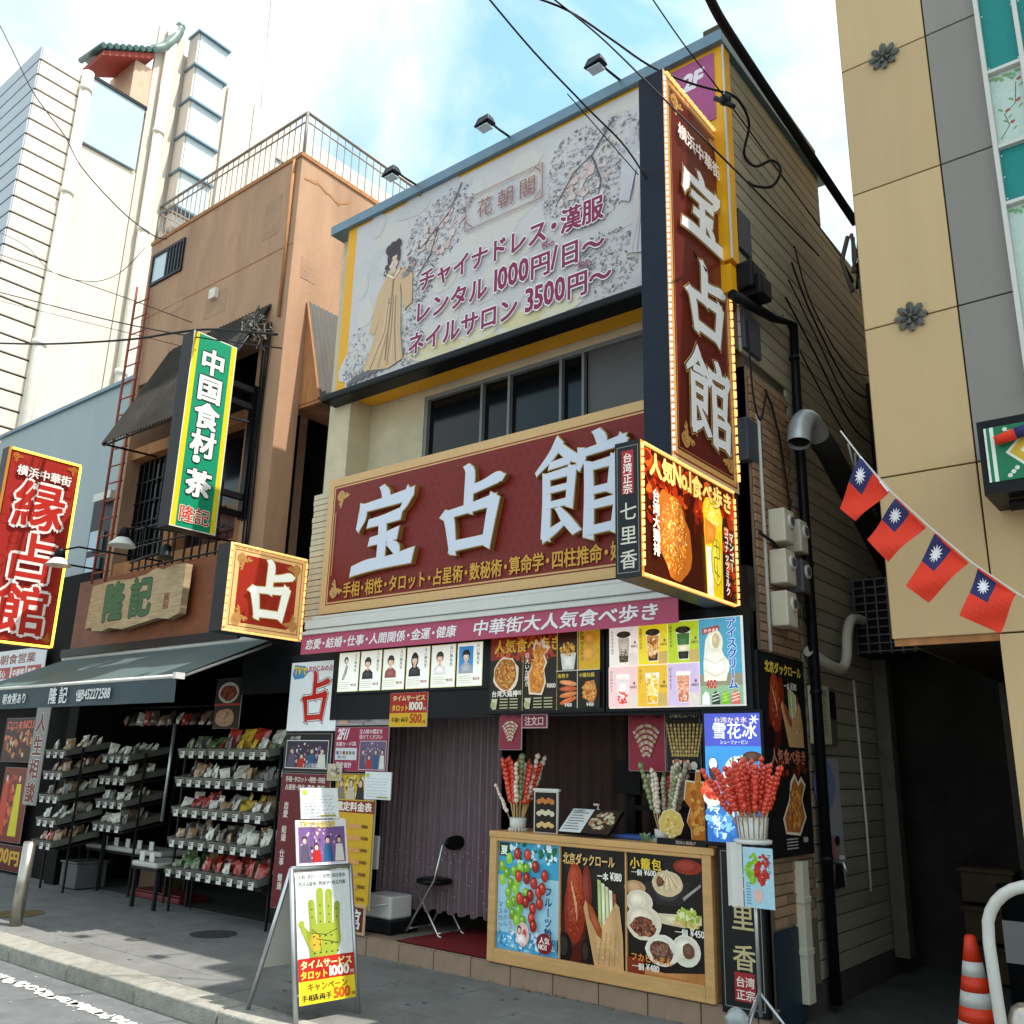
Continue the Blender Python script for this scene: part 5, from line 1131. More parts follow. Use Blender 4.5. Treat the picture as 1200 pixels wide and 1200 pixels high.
# fruit poster
Canvas.AUTO = True
c = Canvas(.60, H, '9cc8dc'); c.rect(0, H*.68, .6, H*.32, '3f9ac0'); c.speck(.3, H*.9, .28, .09, 30, ['2d6a4c', '58a6c8', 'cfe8f2', '1f5a3a'], .02, .05); c.rect(0, 0, .6, .12, '4f9ec8'); c.speck(.3, .07, .29, .07, 60, ['d8ecf6', '7cc0de', '2a7ab0'], .01, .03)
c.rect(.01, H-.11, .10, .10, '1e3a26'); c.text('夏', .02, H-.10, .075, 'e8f0e0', .03)
gr = [(.04, .60), (.11, .66), (.09, .55), (.16, .57), (.05, .50), (.13, .48), (.11, .41), (.18, .44), (.17, .35), (.12, .33), (.21, .39), (.16, .26), (.22, .29), (.20, .22), (.26, .22), (.24, .34), (.20, .50), (.29, .60), (.29, .42), (.23, .60)]
for q, (x, y) in enumerate(gr): c.ell(x, y, .032, .042, ['7cae2c', '8fc238', '6a9c24'][q % 3], n=12); c.ell(x-.008, y+.014, .010, .012, 'c4e07c', n=6)
for q, (x, y) in enumerate([(.20, .70), (.30, .70), (.38, .62), (.47, .56), (.22, .54), (.30, .53), (.37, .50), (.42, .44), (.34, .41), (.43, .36), (.24, .38), (.30, .36), (.37, .32), (.36, .25), (.38, .20), (.46, .47)]): c.ell(x, y, .034, .046, '3a1512', n=12); c.ell(x, y, .030, .041, ['b3281e', 'c43a28', '982018'][q % 3], n=12); c.ell(x-.008, y+.014, .008, .012, 'e88a74', n=6)
c.ell(.28, .13, .065, .085, 'e0b8b0', n=14, jag=.08); c.ell(.25, .16, .022, .032, '4a2a28', n=9); c.ell(.25, .155, .015, .02, 'e6c4b0', n=8); c.ell(.30, .14, .02, .03, 'b85a4a', n=8); c.poly([(.22, .07), (.32, .07), (.30, .13), (.23, .13)], 'efe0dc')
c.text('フルーツ飴', .485, .42, .072, '1f3a5c', .035, vert=True, sp=1.0); c.text('いちご', .14, .22, .045, 'b04a5a', .02, vert=True); c.text('マスカット', .04, .30, .048, '2f5a7c', .02, vert=True, sp=1.0); c.text('みかん', .09, .26, .045, '4a7a9c', .02, vert=True)
c.ell(.49, .09, .075, .072, '7a1a24', n=18); c.text('人気', .44, .09, .05, 'f4e8e0', .03); c.text('NO.1', .435, .045, .042, 'f4e8e0', .04)
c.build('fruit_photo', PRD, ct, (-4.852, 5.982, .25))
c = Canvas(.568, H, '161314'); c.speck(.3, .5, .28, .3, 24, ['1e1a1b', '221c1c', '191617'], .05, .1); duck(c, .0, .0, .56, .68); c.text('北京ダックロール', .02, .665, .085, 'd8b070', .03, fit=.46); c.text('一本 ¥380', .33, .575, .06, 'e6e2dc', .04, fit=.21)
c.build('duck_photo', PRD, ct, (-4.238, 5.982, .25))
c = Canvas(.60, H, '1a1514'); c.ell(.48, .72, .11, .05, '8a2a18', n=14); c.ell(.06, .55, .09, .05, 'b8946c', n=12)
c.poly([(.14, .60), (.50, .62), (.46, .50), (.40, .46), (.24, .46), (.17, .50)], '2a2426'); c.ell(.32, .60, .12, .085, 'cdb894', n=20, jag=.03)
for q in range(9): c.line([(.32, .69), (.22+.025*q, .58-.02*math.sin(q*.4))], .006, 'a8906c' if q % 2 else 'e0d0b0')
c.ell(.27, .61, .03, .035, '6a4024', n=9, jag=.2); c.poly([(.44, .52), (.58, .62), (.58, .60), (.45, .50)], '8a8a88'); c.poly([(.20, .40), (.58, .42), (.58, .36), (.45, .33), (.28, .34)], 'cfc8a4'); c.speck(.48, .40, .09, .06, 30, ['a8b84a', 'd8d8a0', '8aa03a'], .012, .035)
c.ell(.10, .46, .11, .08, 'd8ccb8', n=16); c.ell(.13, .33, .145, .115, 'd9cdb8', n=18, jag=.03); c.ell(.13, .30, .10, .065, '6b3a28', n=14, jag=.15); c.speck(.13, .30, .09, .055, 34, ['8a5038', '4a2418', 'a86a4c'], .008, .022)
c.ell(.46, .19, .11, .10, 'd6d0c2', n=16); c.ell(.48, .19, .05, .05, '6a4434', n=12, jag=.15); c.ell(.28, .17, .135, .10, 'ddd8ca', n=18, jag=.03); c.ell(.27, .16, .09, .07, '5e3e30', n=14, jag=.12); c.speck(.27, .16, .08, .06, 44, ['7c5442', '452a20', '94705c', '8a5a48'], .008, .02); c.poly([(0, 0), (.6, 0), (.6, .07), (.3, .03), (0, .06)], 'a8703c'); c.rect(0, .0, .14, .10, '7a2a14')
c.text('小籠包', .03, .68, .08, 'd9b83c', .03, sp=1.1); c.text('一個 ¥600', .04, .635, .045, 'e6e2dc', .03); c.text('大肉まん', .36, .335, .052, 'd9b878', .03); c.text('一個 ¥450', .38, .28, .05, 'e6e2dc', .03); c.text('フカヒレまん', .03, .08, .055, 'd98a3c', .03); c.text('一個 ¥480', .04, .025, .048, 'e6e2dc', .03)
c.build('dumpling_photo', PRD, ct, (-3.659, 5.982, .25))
Canvas.AUTO = False
# curtain
t = thing('curtain', 'sheer mauve curtain with scalloped hem behind the folding chair', 'curtain', (-6.1, 6.55, 1.2))
def pleats(x0, x1, z0, z1, y, n, m, nm, par, amp=.03, scal=True):
    mb = MB(); N = n*6; V = []
    for i in range(N+1):
        x = x0+(x1-x0)*i/N; ph = i/6*2*PI; yy = y+amp*math.sin(ph)+.012*math.sin(ph*.37)
        zz = z0+(.03*abs(math.sin(ph*.25)) if scal else 0); V.append((x, yy, zz))
    for a, b in zip(V, V[1:]): mb.quad(a, b, (b[0]*.98+x0*.02, (b[1]-y)*.6+y, z1), (a[0]*.98+x0*.02, (a[1]-y)*.6+y, z1)); mb.sm[-1] = True
    return mb.build(nm, m, par)
M_cur = mat('mauve_sheer', '7e6a70', .8, var=.15, scale=7, stretch=(4, 4, 1)); M_cur2 = mat('brown_drape', '4a3632', .8, var=.15)
pleats(-6.9, -5.35, .30, 2.45, 6.62, 22, M_cur, 'drape', t)
mb = MB()
for i in range(60): x = -6.85+i*.025; mb.ball((x, 6.575+.02*math.sin(i), .34+.06*abs(math.sin(i*.5))+random.uniform(0, .5)), .006, .004, .008, 5, 3)
mb.build('sequins', mat('sequin', 'cdbcc4', .3, .5), t, kind='stuff')
t = thing('curtain', 'dark brown plain curtain hanging behind the order counter', 'curtain', (-4.4, 7, 1.2)); pleats(-5.35, -2.9, .30, 2.6, 6.95, 20, M_cur2, 'drape', t, .02, False)
MB().box(-3.98, -3.90, 6.5, 6.6, .15, 2.9).box(-3.9, -2.9, 6.5, 6.55, 1.62, 1.66).box(-3.9, -2.9, 6.5, 6.55, 1.3, 1.34).build('partition_post', M_int, mbld)
o = MB().box(-4.06, -3.82, 6.45, 6.47, 1.42, 1.68).build('plaque', M_int, mbld)
# mat
c = Canvas(1.25, 1.05, '7d2426'); c.frame(.0, .0, 1.25, 1.05, .02, '5a181a'); o = c.build('door_mat', PRS, None, (-5.98, 6.0, .158), 'U'); o['label'] = 'flat dark red mat on the shop doorstep'; o['category'] = 'mat'
o.rotation_euler.z = -.02
# folding chair
t = thing('folding_chair', 'black and white folding chair standing before the mauve curtain', 'chair', (-5.95, 6.45, .15))
cx, cy = -5.98, 6.5
MB().lathe((cx-.04, cy, .565), [(.13, .0), (.165, .012), (.165, .04), (.12, .055)], 20).build('seat', mat('black_vinyl', '121214', .35), t)
bk_ = MB().ball((cx+.18, cy+.03, .93), .03, .16, .065, 12, 8).build('backrest', MATS['black_vinyl'], t)
mt_ = mat('chrome_tube', 'c8c4c0', .2, .85)
for s_ in (-1, 1):
    y = cy+s_*.15
    MB().tube([(cx+.18, y, .92), (cx+.10, y, .62), (cx-.21, y, .17), (cx-.25, y, .165)], .010, 7).build('leg', mt_, t)
    MB().tube([(cx-.15, y*.98+cy*.02, .57), (cx+.18, y, .17), (cx+.21, y, .165)], .010, 7).build('leg', mt_, t)
MB().tube([(cx-.2, cy-.15, .19), (cx-.2, cy+.15, .19)], .008, 6).build('stretcher', mt_, t); MB().tube([(cx+.165, cy-.15, .19), (cx+.165, cy+.15, .19)], .008, 6).build('stretcher', mt_, t)
# plastic bottle / tub in the doorway
t = thing('plastic_tub', 'white translucent plastic tub on a black crate beside the doorway post', 'tub', (-6.45, 6.35, .15))
MB().box(-6.62, -6.2, 6.15, 6.5, .152, .26).build('crate', M_black, t, bevel=.01); MB().box(-6.6, -6.24, 6.18, 6.46, .262, .46).box(-6.6, -6.24, 6.18, 6.46, .262, .3).build('tub_body', M_whp, t, bevel=.03); MB().tube([(-6.57, 6.17, .40), (-6.42, 6.13, .37), (-6.27, 6.17, .40)], .008, 6).build('handle', M_whp, t)
t = thing('wall_tablet', 'rounded white plastic panel fixed beside the mauve curtain', 'panel', (-6.5, 6.1, .75)); MB().box(-6.50, -6.36, 6.10, 6.13, .68, .97).build('panel_body', M_whp, t, bevel=.02)

# ---------------------------------------------------------------- skewers
M_stick = mat('bamboo_stick', 'c8a870', .7); M_str = mat('candied_strawberry', 'd63a1e', .12, var=.2, scale=40, coat=.8); M_pal = mat('candied_pale_fruit', 'd9c8b4', .2, var=.2, scale=40, coat=.5); M_mix = mat('candied_green_grape', '7a8a5a', .2, var=.2, scale=40, coat=.5)
def skewer(kind, label, group, n=9, ln=.36, r=.0160):
    t = thing('fruit_skewer', label, 'fruit skewer', (0, 0, 0), group)
    MB().tube([(0, 0, -.02), (0, 0, ln)], .0025, 5).build('stick', M_stick, t)
    m = {'r': M_str, 'p': M_pal, 'g': M_mix}[kind]; f0 = None
    for i in range(n):
        z = ln-.018-i*r*1.6
        if f0 is None: f0 = MB().ball((0, 0, 0), r, r, r*1.05, 7, 5, jag=.14).build('fruit', m, t); o = f0
        else: o = f0.copy(); COL.objects.link(o)
        o.location = (random.uniform(-.004, .004), random.uniform(-.003, .003), z); o.rotation_euler = (random.uniform(-.3, .3), 0, random.uniform(0, 3)); q_ = random.uniform(.82, 1.12); o.scale = (q_, q_, q_*random.uniform(.9, 1.15))
    return t
protos = {}
def put_skewer(kind, label, group, loc, tilt, az, s=1.0):
    key = (kind, group, random.randrange(4))
    if key not in protos: t = skewer(kind, label, group); protos[key] = t
    else: t = copy_tree(protos[key]); 
    t['label'] = label
    t.location = loc; d = Vector((math.sin(tilt)*math.cos(az), math.sin(tilt)*math.sin(az), math.cos(tilt)))
    t.rotation_mode = 'QUATERNION'; t.rotation_quaternion = d.to_track_quat('Z', 'Y'); t.scale = (s, s, s)
def cup(label, x, y, z, r, h):
    t = thing('skewer_cup', label, 'cup', (x, y, z)); MB().lathe((x, y, z), [(r*.72, 0), (r*.95, h*.35), (r, h), (r*.92, h), (r*.85, h*.4), (r*.6, h*.1)], 20).build('bowl', M_whp, t)
    mb = MB()
    for i in range(16): a = 2*PI*i/16; mb.box(x+r*1.0*math.cos(a)-.006, x+r*math.cos(a)+.006, y+r*math.sin(a)-.006, y+r*math.sin(a)+.006, z, z+.02)
    mb.build('fluted_foot', M_whp, t, kind='stuff')
cup('white fluted cup holding the left bunch of fruit skewers', -4.78, 6.13, 1.11, .07, .10)
cup('white bowl holding the right bunch of pale fruit skewers', -3.45, 6.16, 1.11, .075, .085)
Rs = random.Random(12)
GL = 'fruit skewers in the left cup on the counter'; GR_ = 'fruit skewers in the right bowl on the counter'
for i in range(26):
    a = Rs.uniform(0, 2*PI); tl = Rs.uniform(.05, .33); x_ = math.cos(a)*tl
    k_ = 'r' if x_ < .03 else ('p' if i % 2 else 'r'); k_ = 'g' if i == 5 else k_
    lb = {'r': 'red candied strawberry skewer in the left cup on the counter', 'p': 'pale candied fruit skewer in the left cup on the counter', 'g': 'green grape skewer in the left cup on the counter'}[k_]
    put_skewer(k_, lb, GL, (-4.78+.03*math.cos(a), 6.13+.03*math.sin(a), 1.16), tl, a, Rs.uniform(1.2, 1.62))
put_skewer('p', 'pale candied skewer leaning far out to the left of the left cup', GL, (-4.81, 6.11, 1.13), .55, PI, 1.1)
for i in range(20):
    a = Rs.uniform(0, 2*PI); tl = Rs.uniform(.05, .38); k_ = ['p', 'p', 'r', 'g', 'p'][i % 5]
    lb = {'r': 'red candied strawberry skewer in the right bowl on the counter', 'p': 'pale candied fruit skewer in the right bowl on the counter', 'g': 'green grape skewer in the right bowl on the counter'}[k_]
    put_skewer(k_, lb, GR_, (-3.45+.035*math.cos(a), 6.16+.035*math.sin(a), 1.15), tl, a, Rs.uniform(1.15, 1.5))
# strawberry stand by the corner
sx_, sy_ = -2.52, 5.6
t = thing('skewer_stand', 'thin metal stand with a white basket of strawberry skewers and a hanging price card', 'stand', (sx_, sy_, 0))
MB().lathe((sx_, sy_, 1.20), [(.06, 0), (.085, .02), (.10, .14), (.092, .14), (.07, .02)], 22).lathe((sx_, sy_, 1.185), [(.115, 0), (.118, .02), (.10, .025)], 22).build('basket', M_whp, t)
mb = MB()
for i in range(18): a = 2*PI*i/18; mb.tube([(sx_+.086*math.cos(a), sy_+.086*math.sin(a), 1.22), (sx_+.102*math.cos(a), sy_+.102*math.sin(a), 1.34)], .003, 4)
mb.build('basket_ribs', mat('brown_rib', '7a6448', .6), t, kind='stuff')
MB().tube([(sx_, sy_, .22), (sx_, sy_, 1.19)], .013, 8).build('pole', M_alum, t)
for a in (.4, 2.5, 4.6): MB().tube([(sx_, sy_, .35), (sx_+.28*math.cos(a), sy_+.28*math.sin(a), .01)], .010, 6).build('leg', M_alum, t)
c = Canvas(.19, .34, 'a9cfe0'); c.speck(.06, .22, .035, .09, 30, ['7cae2c', '8fc238'], .012, .02); c.speck(.12, .22, .04, .09, 30, ['b3281e', 'c43a28'], .012, .02); c.ell(.09, .07, .03, .04, 'e0b8b0', n=10); c.text('フルーツ', .15, .28, .03, '1f3a5c', .02, vert=True)
for i in range(8): c.rect(.015, .02+i*.016, .03, .006, '6a9ab8', up=False)
c.build('price_card', PR, t, (-2.54, 5.49, .83)); MB().box(-2.54, -2.35, 5.492, 5.496, .83, 1.17).build('card_back', M_whp, t)
mb = MB(); pts = [(-2.66, 5.52), (-2.62, 5.49), (-2.58, 5.51), (-2.55, 5.50)]
for (a, b) in zip(pts, pts[1:]): mb.quad((a[0], a[1], .82), (b[0], b[1], .83), (b[0], b[1], 1.19), (a[0], a[1], 1.19)); mb.sm[-1] = True
mb.build('paper_sheet', M_whp, t)
GS = 'strawberry skewers in the basket of the metal stand'
for i in range(38):
    a = Rs.uniform(0, 2*PI); tl = Rs.uniform(.04, .62)
    put_skewer('r', 'red strawberry skewer in the white basket of the metal stand', GS, (sx_+.06*math.cos(a)*min(1, tl*3), sy_+.06*math.sin(a)*min(1, tl*3), 1.24), tl, a, Rs.uniform(.95, 1.35))
t = thing('plastic_weight_bags', 'clear water filled plastic bags weighing down the foot of the skewer stand', 'bags', (-2.6, 5.55, 0))
M_bag = mat('clear_plastic', 'cfd6d8', .1, var=.1, trans=.6)
for (dx, dy, dz, r) in ((0, 0, .1, .095), (.14, .05, .09, .085), (.03, -.12, .22, .07)):
    MB().ball((-2.62+dx, 5.55+dy, dz), r, r*.9, r*.95, 10, 7, jag=.12).build('bag', M_bag, t)
# objects on the counter
t = thing('menu_stand', 'small upright photo menu of fried snacks in a pale frame on the counter', 'menu stand', (-4.46, 6.1, 1.11))
MB().box(-4.59, -4.36, 6.09, 6.11, 1.11, 1.44).box(-4.60, -4.35, 6.085, 6.115, 1.425, 1.445).build('holder', M_whp, t)
c = Canvas(.21, .30, '1e1412')
for i, cc in enumerate(('c47a3c', 'd9cdb0', 'dcb878')):
    for q in range(5): c.ell(.04+q*.032, .05+.09*(2-i)+.012*(q % 2), .024, .02, cc, n=9, jag=.15)
c.build('print', PR, t, (-4.58, 6.089, 1.115))
t = thing('menu_booklet', 'open photo menu lying tilted on a stand at the counter edge', 'menu', (-4.05, 6.15, 1.12))
nrm = Vector((0, -.62, .78)); upv = Vector((0, .78, .62)); O = Vector((-4.28, 5.99, 1.135))
MB().hexa([tuple(O+Vector((0, 0, -.006))), tuple(O+Vector((.46, 0, -.006))), tuple(O+Vector((.46, 0, -.006))+upv*.27), tuple(O+Vector((0, 0, -.006))+upv*.27)], [tuple(O-nrm*.02), tuple(O+Vector((.46, 0, 0))-nrm*.02), tuple(O+Vector((.46, 0, 0))+upv*.27-nrm*.02), tuple(O+upv*.27-nrm*.02)]).build('stand', M_black, t)
c = Canvas(.45, .26, 'dadcdc'); c.rect(.2, 0, .25, .26, '3a2c24'); c.speck(.33, .14, .1, .09, 60, ['c8b898', 'a88458', '6a4a34', 'e0d4bc'], .01, .025)
for i in range(7): c.rect(.02, .03+i*.03, .15-.02*(i % 3), .01, '7a7a7c', up=False)
c.z += .0002; c.text('お品書き', .02, .225, .026, '3a3a3c', .02); c.build('pages', PR, t, tuple(O+Vector((.005, 0, .002))+nrm*.004), 'X', right=(1, 0, 0), up=tuple(upv))
t = thing('pump_bottle', 'white pump sanitiser bottle behind the open menu', 'bottle', (-4.15, 6.35, 1.11)); MB().lathe((-4.15, 6.35, 1.11), [(.035, 0), (.038, .02), (.036, .12), (.015, .15), (.012, .17)], 14).build('bottle_body', M_whp, t); MB().lathe((-4.15, 6.35, 1.28), [(.014, 0), (.014, .02), (.005, .022), (.005, .05)], 10).box(-4.19, -4.14, 6.343, 6.357, 1.325, 1.34).build('pump', M_whp, t)
t = thing('tissue_box', 'pale box standing on the counter beside the pump bottle', 'box', (-4.32, 6.36, 1.11)); MB().box(-4.42, -4.24, 6.3, 6.42, 1.11, 1.23).build('carton', M_whp, t, bevel=.01)
t = thing('succulent_plant', 'small pale green succulent on the counter edge by the right bowl', 'plant', (-3.52, 6.0, 1.11))
mb = MB()
for i in range(22):
    a = i*2.4; r = .02+.03*(i % 3)/2; x0, y0 = -3.52+random.uniform(-.04, .04), 6.01; mb.hexa([(x0, y0, 1.115), (x0+.008, y0, 1.115), (x0+.008+r*math.cos(a), y0+r*math.sin(a), 1.14+.012*(i % 3)), (x0+r*math.cos(a), y0+r*math.sin(a), 1.14+.012*(i % 3))], [(x0, y0+.006, 1.12), (x0+.008, y0+.006, 1.12), (x0+.008+r*math.cos(a), y0+.006+r*math.sin(a), 1.146+.012*(i % 3)), (x0+r*math.cos(a), y0+.006+r*math.sin(a), 1.146+.012*(i % 3))])
mb.build('leaves', mat('succulent_green', '6f8a6a', .5), t)
def standee(label, x, y, z, pts, col, cols, s):
    t = thing('food_cutout', label, 'cutout', (x, y, z)); c = Canvas(.01, .01); P_ = [(a*s, b*s) for a, b in pts]; c.poly([(a*1.06, b*1.03) for a, b in P_], 'e8d8c0'); c.poly(P_, col); mx_ = max(b for a, b in P_)/2; wx = max(a for a, b in P_)
    c.speck(0, mx_, wx*.6, mx_*.75, 50, cols, s*.02, s*.06); c.build('print', PR, t, (x, y, z))
    mb = MB(); n = len(P_); F_ = [(x+a, y+.001, z+b) for a, b in P_]; B_ = [(x+a, y+.006, z+b) for a, b in P_]
    mb.ngon(B_[::-1])
    for i in range(n): mb.quad(F_[i], F_[(i+1) % n], B_[(i+1) % n], B_[i])
    mb.build('card', M_whp, t)
standee('yellow fried chicken slice cutout in front of the right skewer bowl', -3.32, 6.03, 1.12, [(-.4, .3), (-.45, .6), (-.3, .9), (0, 1), (.3, .85), (.42, .55), (.3, .25), (.04, .15), (.03, 0), (-.03, 0), (-.04, .15)], 'd9b860', ['e6cc80', 'c49a44', 'f0dca0'], .22)
standee('tall orange fried squid cutout at the right end of the counter', -3.13, 6.08, 1.12, [(-.12, 0), (.12, 0), (.14, .2), (.22, .3), (.14, .5), (.24, .62), (.2, .9), (.05, .88), (.03, 1.05), (-.03, 1.05), (-.05, .88), (-.2, .9), (-.24, .62), (-.14, .5), (-.2, .3), (-.14, .2)], 'c8741c', ['dc8c2c', 'b05e14', 'e8a84a'], .46)
t = thing('price_bar', 'black price plate lying along the right counter edge', 'sign', (-3.2, 5.98, 1.11)); MB().box(-3.4, -3.02, 5.955, 5.99, 1.11, 1.15).build('bar', M_black, t); c = Canvas(.3, .035); c.text('鶏排の唐揚げ', .1, .004, .026, 'c8a8a0', .01); c.build('print', PR, t, (-3.35, 5.953, 1.112))
t = thing('blue_cloth', 'folded blue cloth on the counter behind the succulent', 'cloth', (-3.75, 6.2, 1.11)); MB().box(-3.86, -3.6, 6.1, 6.3, 1.11, 1.14).build('cloth', mat('blue_fabric', '2f4a8a', .8), t, bevel=.01)

# ---------------------------------------------------------------- standing A board
t = thing('standing_board', 'silver framed standing board with a green palm chart and yellow price panel', 'signboard', (-5.25, 4.4, 0))
Ob = Vector((-5.01, 4.185, .0)); rv = Vector((.13, .92, 0)).normalized(); tv = (Vector((-5.24, 4.22, .93))-Vector((-5.02, 4.2, .0))).normalized(); uv = (tv-rv*tv.dot(rv)).normalized(); nv = rv.cross(uv)
def bar(p, q, w_=.014, nm='frame_tube'): return MB().tube([p, q], w_, 4)
def pt(a, b, cc=0): return tuple(Ob+rv*a+uv*b+nv*cc)
WB, HB = .47, .93
for a in (0, WB): MB().tube([pt(a, 0), pt(a, HB)], .017, 6).build('leg', M_alum, t)
MB().tube([pt(0, HB), pt(WB, HB)], .016, 6).build('rail', M_alum, t); MB().tube([pt(0, .16), pt(WB, .16)], .012, 6).build('rail', M_alum, t)
back = Vector((-.50, 0, 0))
for a in (0, WB): p = Vector(pt(a, HB)); q = Vector(pt(a, 0))+back; q.z = 0.01; MB().tube([tuple(p), tuple(q)], .015, 6).build('leg', M_alum, t)
MB().hexa([pt(.015, .2, -.02), pt(WB-.015, .2, -.02), pt(WB-.015, HB-.02, -.02), pt(.015, HB-.02, -.02)], [pt(.015, .2, -.005), pt(WB-.015, .2, -.005), pt(WB-.015, HB-.02, -.005), pt(.015, HB-.02, -.005)]).build('board', M_whp, t)
bp0 = [Vector(pt(.02, HB-.03))+Vector((-.03, 0, 0)), Vector(pt(WB-.02, HB-.03))+Vector((-.03, 0, 0))]; bp1 = [b+Vector((-.24, 0, -.62)) for b in bp0]
MB().hexa([tuple(bp0[0]), tuple(bp0[1]), tuple(bp1[1]), tuple(bp1[0])], [tuple(v+Vector((-.01, 0, 0))) for v in (bp0[0], bp0[1], bp1[1], bp1[0])]).build('board', M_whp, t)
W, H = .43, .80; c = Canvas(W, H, 'dfe5e4'); c.text('手相・タロット・相性・四柱推命', .02, .755, .03, '3a3a3c', .02, fit=.38); c.text('西洋占星術・数秘学・姓名判断', .02, .71, .03, '3a3a3c', .02, fit=.38)
hd = '9aa83a'
for (x, y0, y1, r) in ((.125, .45, .60, .026), (.185, .47, .67, .028), (.248, .46, .66, .027), (.305, .44, .58, .023)):
    c.line([(x, y0), (x+(x-.2)*.12, y1)], r*2, hd); c.ell(x+(x-.2)*.12, y1, r, r, hd, n=12)
    for q in range(3): c.rect(x-.008+(x-.2)*.06, y0+.01+q*.05, .012, .008, '3a4420', up=False)
    c.z += .0002
c.poly([(.09, .27), (.30, .27), (.335, .36), (.33, .47), (.10, .47), (.085, .36)], hd); c.poly([(.10, .30), (.115, .40), (.05, .47), (.02, .49), (.03, .44)], hd); c.ell(.035, .478, .024, .022, hd, n=10)
c.ell(.14, .36, .05, .055, 'c8a83a', n=14); c.line([(.11, .44), (.17, .40), (.18, .29)], .004, '3a4420'); c.line([(.10, .42), (.22, .40), (.31, .43)], .004, '3a4420'); c.line([(.14, .38), (.24, .36), (.31, .34)], .004, '3a4420')
for q in range(14): c.rect(.12+.045*(q % 5), .29+.05*(q//5), .014, .008, '3a4420', up=False)
c.z += .0003; Y0 = .0
c.rect(.0, .135, W, .135, 'bf2a1c'); c.rect(0, 0, W, .135, 'ecd02a')
c.text('タイムサービス', .015, .205, .055, 'f4e6a8', .045, fit=.40); c.text('タロット', .012, .145, .055, 'f4d84a', .045, fit=.21); c.text('1000', .235, .143, .066, 'f6f0e0', .05, fit=.155); c.text('円', .395, .145, .028, 'f6f0e0', .03)
c.text('キャンペーン', .06, .075, .052, '8a5a18', .03, fit=.31); c.text('手相&両手', .015, .018, .042, '2a2a22', .035, fit=.23); c.text('500', .26, .008, .068, 'd0581c', .05, fit=.13); c.text('円', .395, .012, .028, '2a2a22', .03)
c.build('print', PR, t, pt(.02, .10, .012), 'X', right=tuple(rv), up=tuple(uv))
def tilted(nm, lab, a, b, w_, h_, draw, bgc, z_=.02):
    c = Canvas(w_, h_, bgc); draw(c); t2 = thing(nm, lab, 'poster', pt(a, b)); c.build('print', PR, t2, pt(a, b, z_+.002), 'X', right=tuple(rv), up=tuple(uv))
    MB().hexa([pt(a, b, z_-.006), pt(a+w_, b, z_-.006), pt(a+w_, b+h_, z_-.006), pt(a, b+h_, z_-.006)], [pt(a, b, z_), pt(a+w_, b, z_), pt(a+w_, b+h_, z_), pt(a, b+h_, z_)]).build('card', M_whp, t2)
def d_tvp(c): crowd(c, .012, .012, c.w-.024, c.h-.055, 8, '7a5a90'); c.text('TVで大好評!', .03, c.h-.055, .05, 'e8c83a', .04, fit=c.w*.7, out='6a2a4a', outw=.03)
tilted('show_poster', 'colourful photo poster of four people on top of the standing board', .03, HB+.01, .41, .30, d_tvp, 'e8e4ea')
tilted('note_sheet', 'white handwritten sheet topmost on the standing board', .08, HB+.32, .31, .21, d_note, 'eceef0', .014)

# ---------------------------------------------------------------- alley side fixtures
t = thing('downpipe', 'black rainwater pipe running down the siding wall beside the brown tiles', 'pipe', (-2.58, 6.98, 0))
px_ = -2.57
MB().tube([(-2.6, 5.846, 5.114), (-2.57, 6.543, 5.21), (px_, 7.02, 5.35), (px_, 6.98, 4.6), (px_, 6.98, .05)], .040, 12).build('pipe', M_black, t)
for z in (1.0, 2.2, 3.2, 4.2, 5.0): MB().tube([(px_, 6.98, z), (px_, 6.98, z+.03)], .046, 12).build('clamp', M_dark, t)
MB().box(-2.64, -2.50, 6.02, 6.3, 5.25, 5.48).build('rain_head', M_black, t, bevel=.02)
t = thing('grey_conduit_cover', 'pale cable cover running down beside the black pipe near the ground', 'conduit', (-2.6, 6.6, .1))
MB().box(-2.648, -2.58, 6.52, 6.64, .12, 1.02).box(-2.65, -2.575, 6.51, 6.65, .75, .79).box(-2.65, -2.575, 6.51, 6.65, .42, .46).build('cover', M_box, t, bevel=.004)
t = thing('thin_conduit', 'thin white conduit beside the electricity meters', 'conduit', (-2.63, 6.3, 3)); MB().tube([(-2.625, 6.26, 4.28), (-2.625, 6.28, 4.2), (-2.625, 6.28, 2.45)], .014, 8).build('conduit', M_whp, t)
def meter(y, z, label, w_=.19, m=None):
    t = thing('electric_meter', label, 'meter', (-2.65, y, z), 'meters on the brown tiled corner')
    m = m or M_box; MB().box(-2.634, -2.50, y-w_/2, y+w_/2, z, z+.26).build('casing', m, t, bevel=.012)
    ym = y+w_*.1
    MB().tube([(-2.502, ym, z+.17), (-2.485, ym, z+.17)], .055, 16).build('dial_rim', M_whp, t); MB().tube([(-2.49, ym, z+.17), (-2.479, ym, z+.17)], .034, 14).build('dial_glass', M_blind, t)
meter(6.47, 3.28, 'large cream meter box, topmost of the column beside the white conduit'); meter(6.45, 2.96, 'large cream meter box, middle of the column beside the white conduit'); meter(6.43, 2.64, 'large cream meter box, lowest of the column beside the white conduit')
meter(6.76, 3.26, 'narrow cream meter box, upper one beside the black pipe', .15); meter(6.75, 2.94, 'narrow grey meter box, lower one beside the black pipe', .15, M_blind)
t = thing('loose_cables', 'looped black cables drooping over the brown tiled corner', 'cables', (-2.6, 6.4, 4))
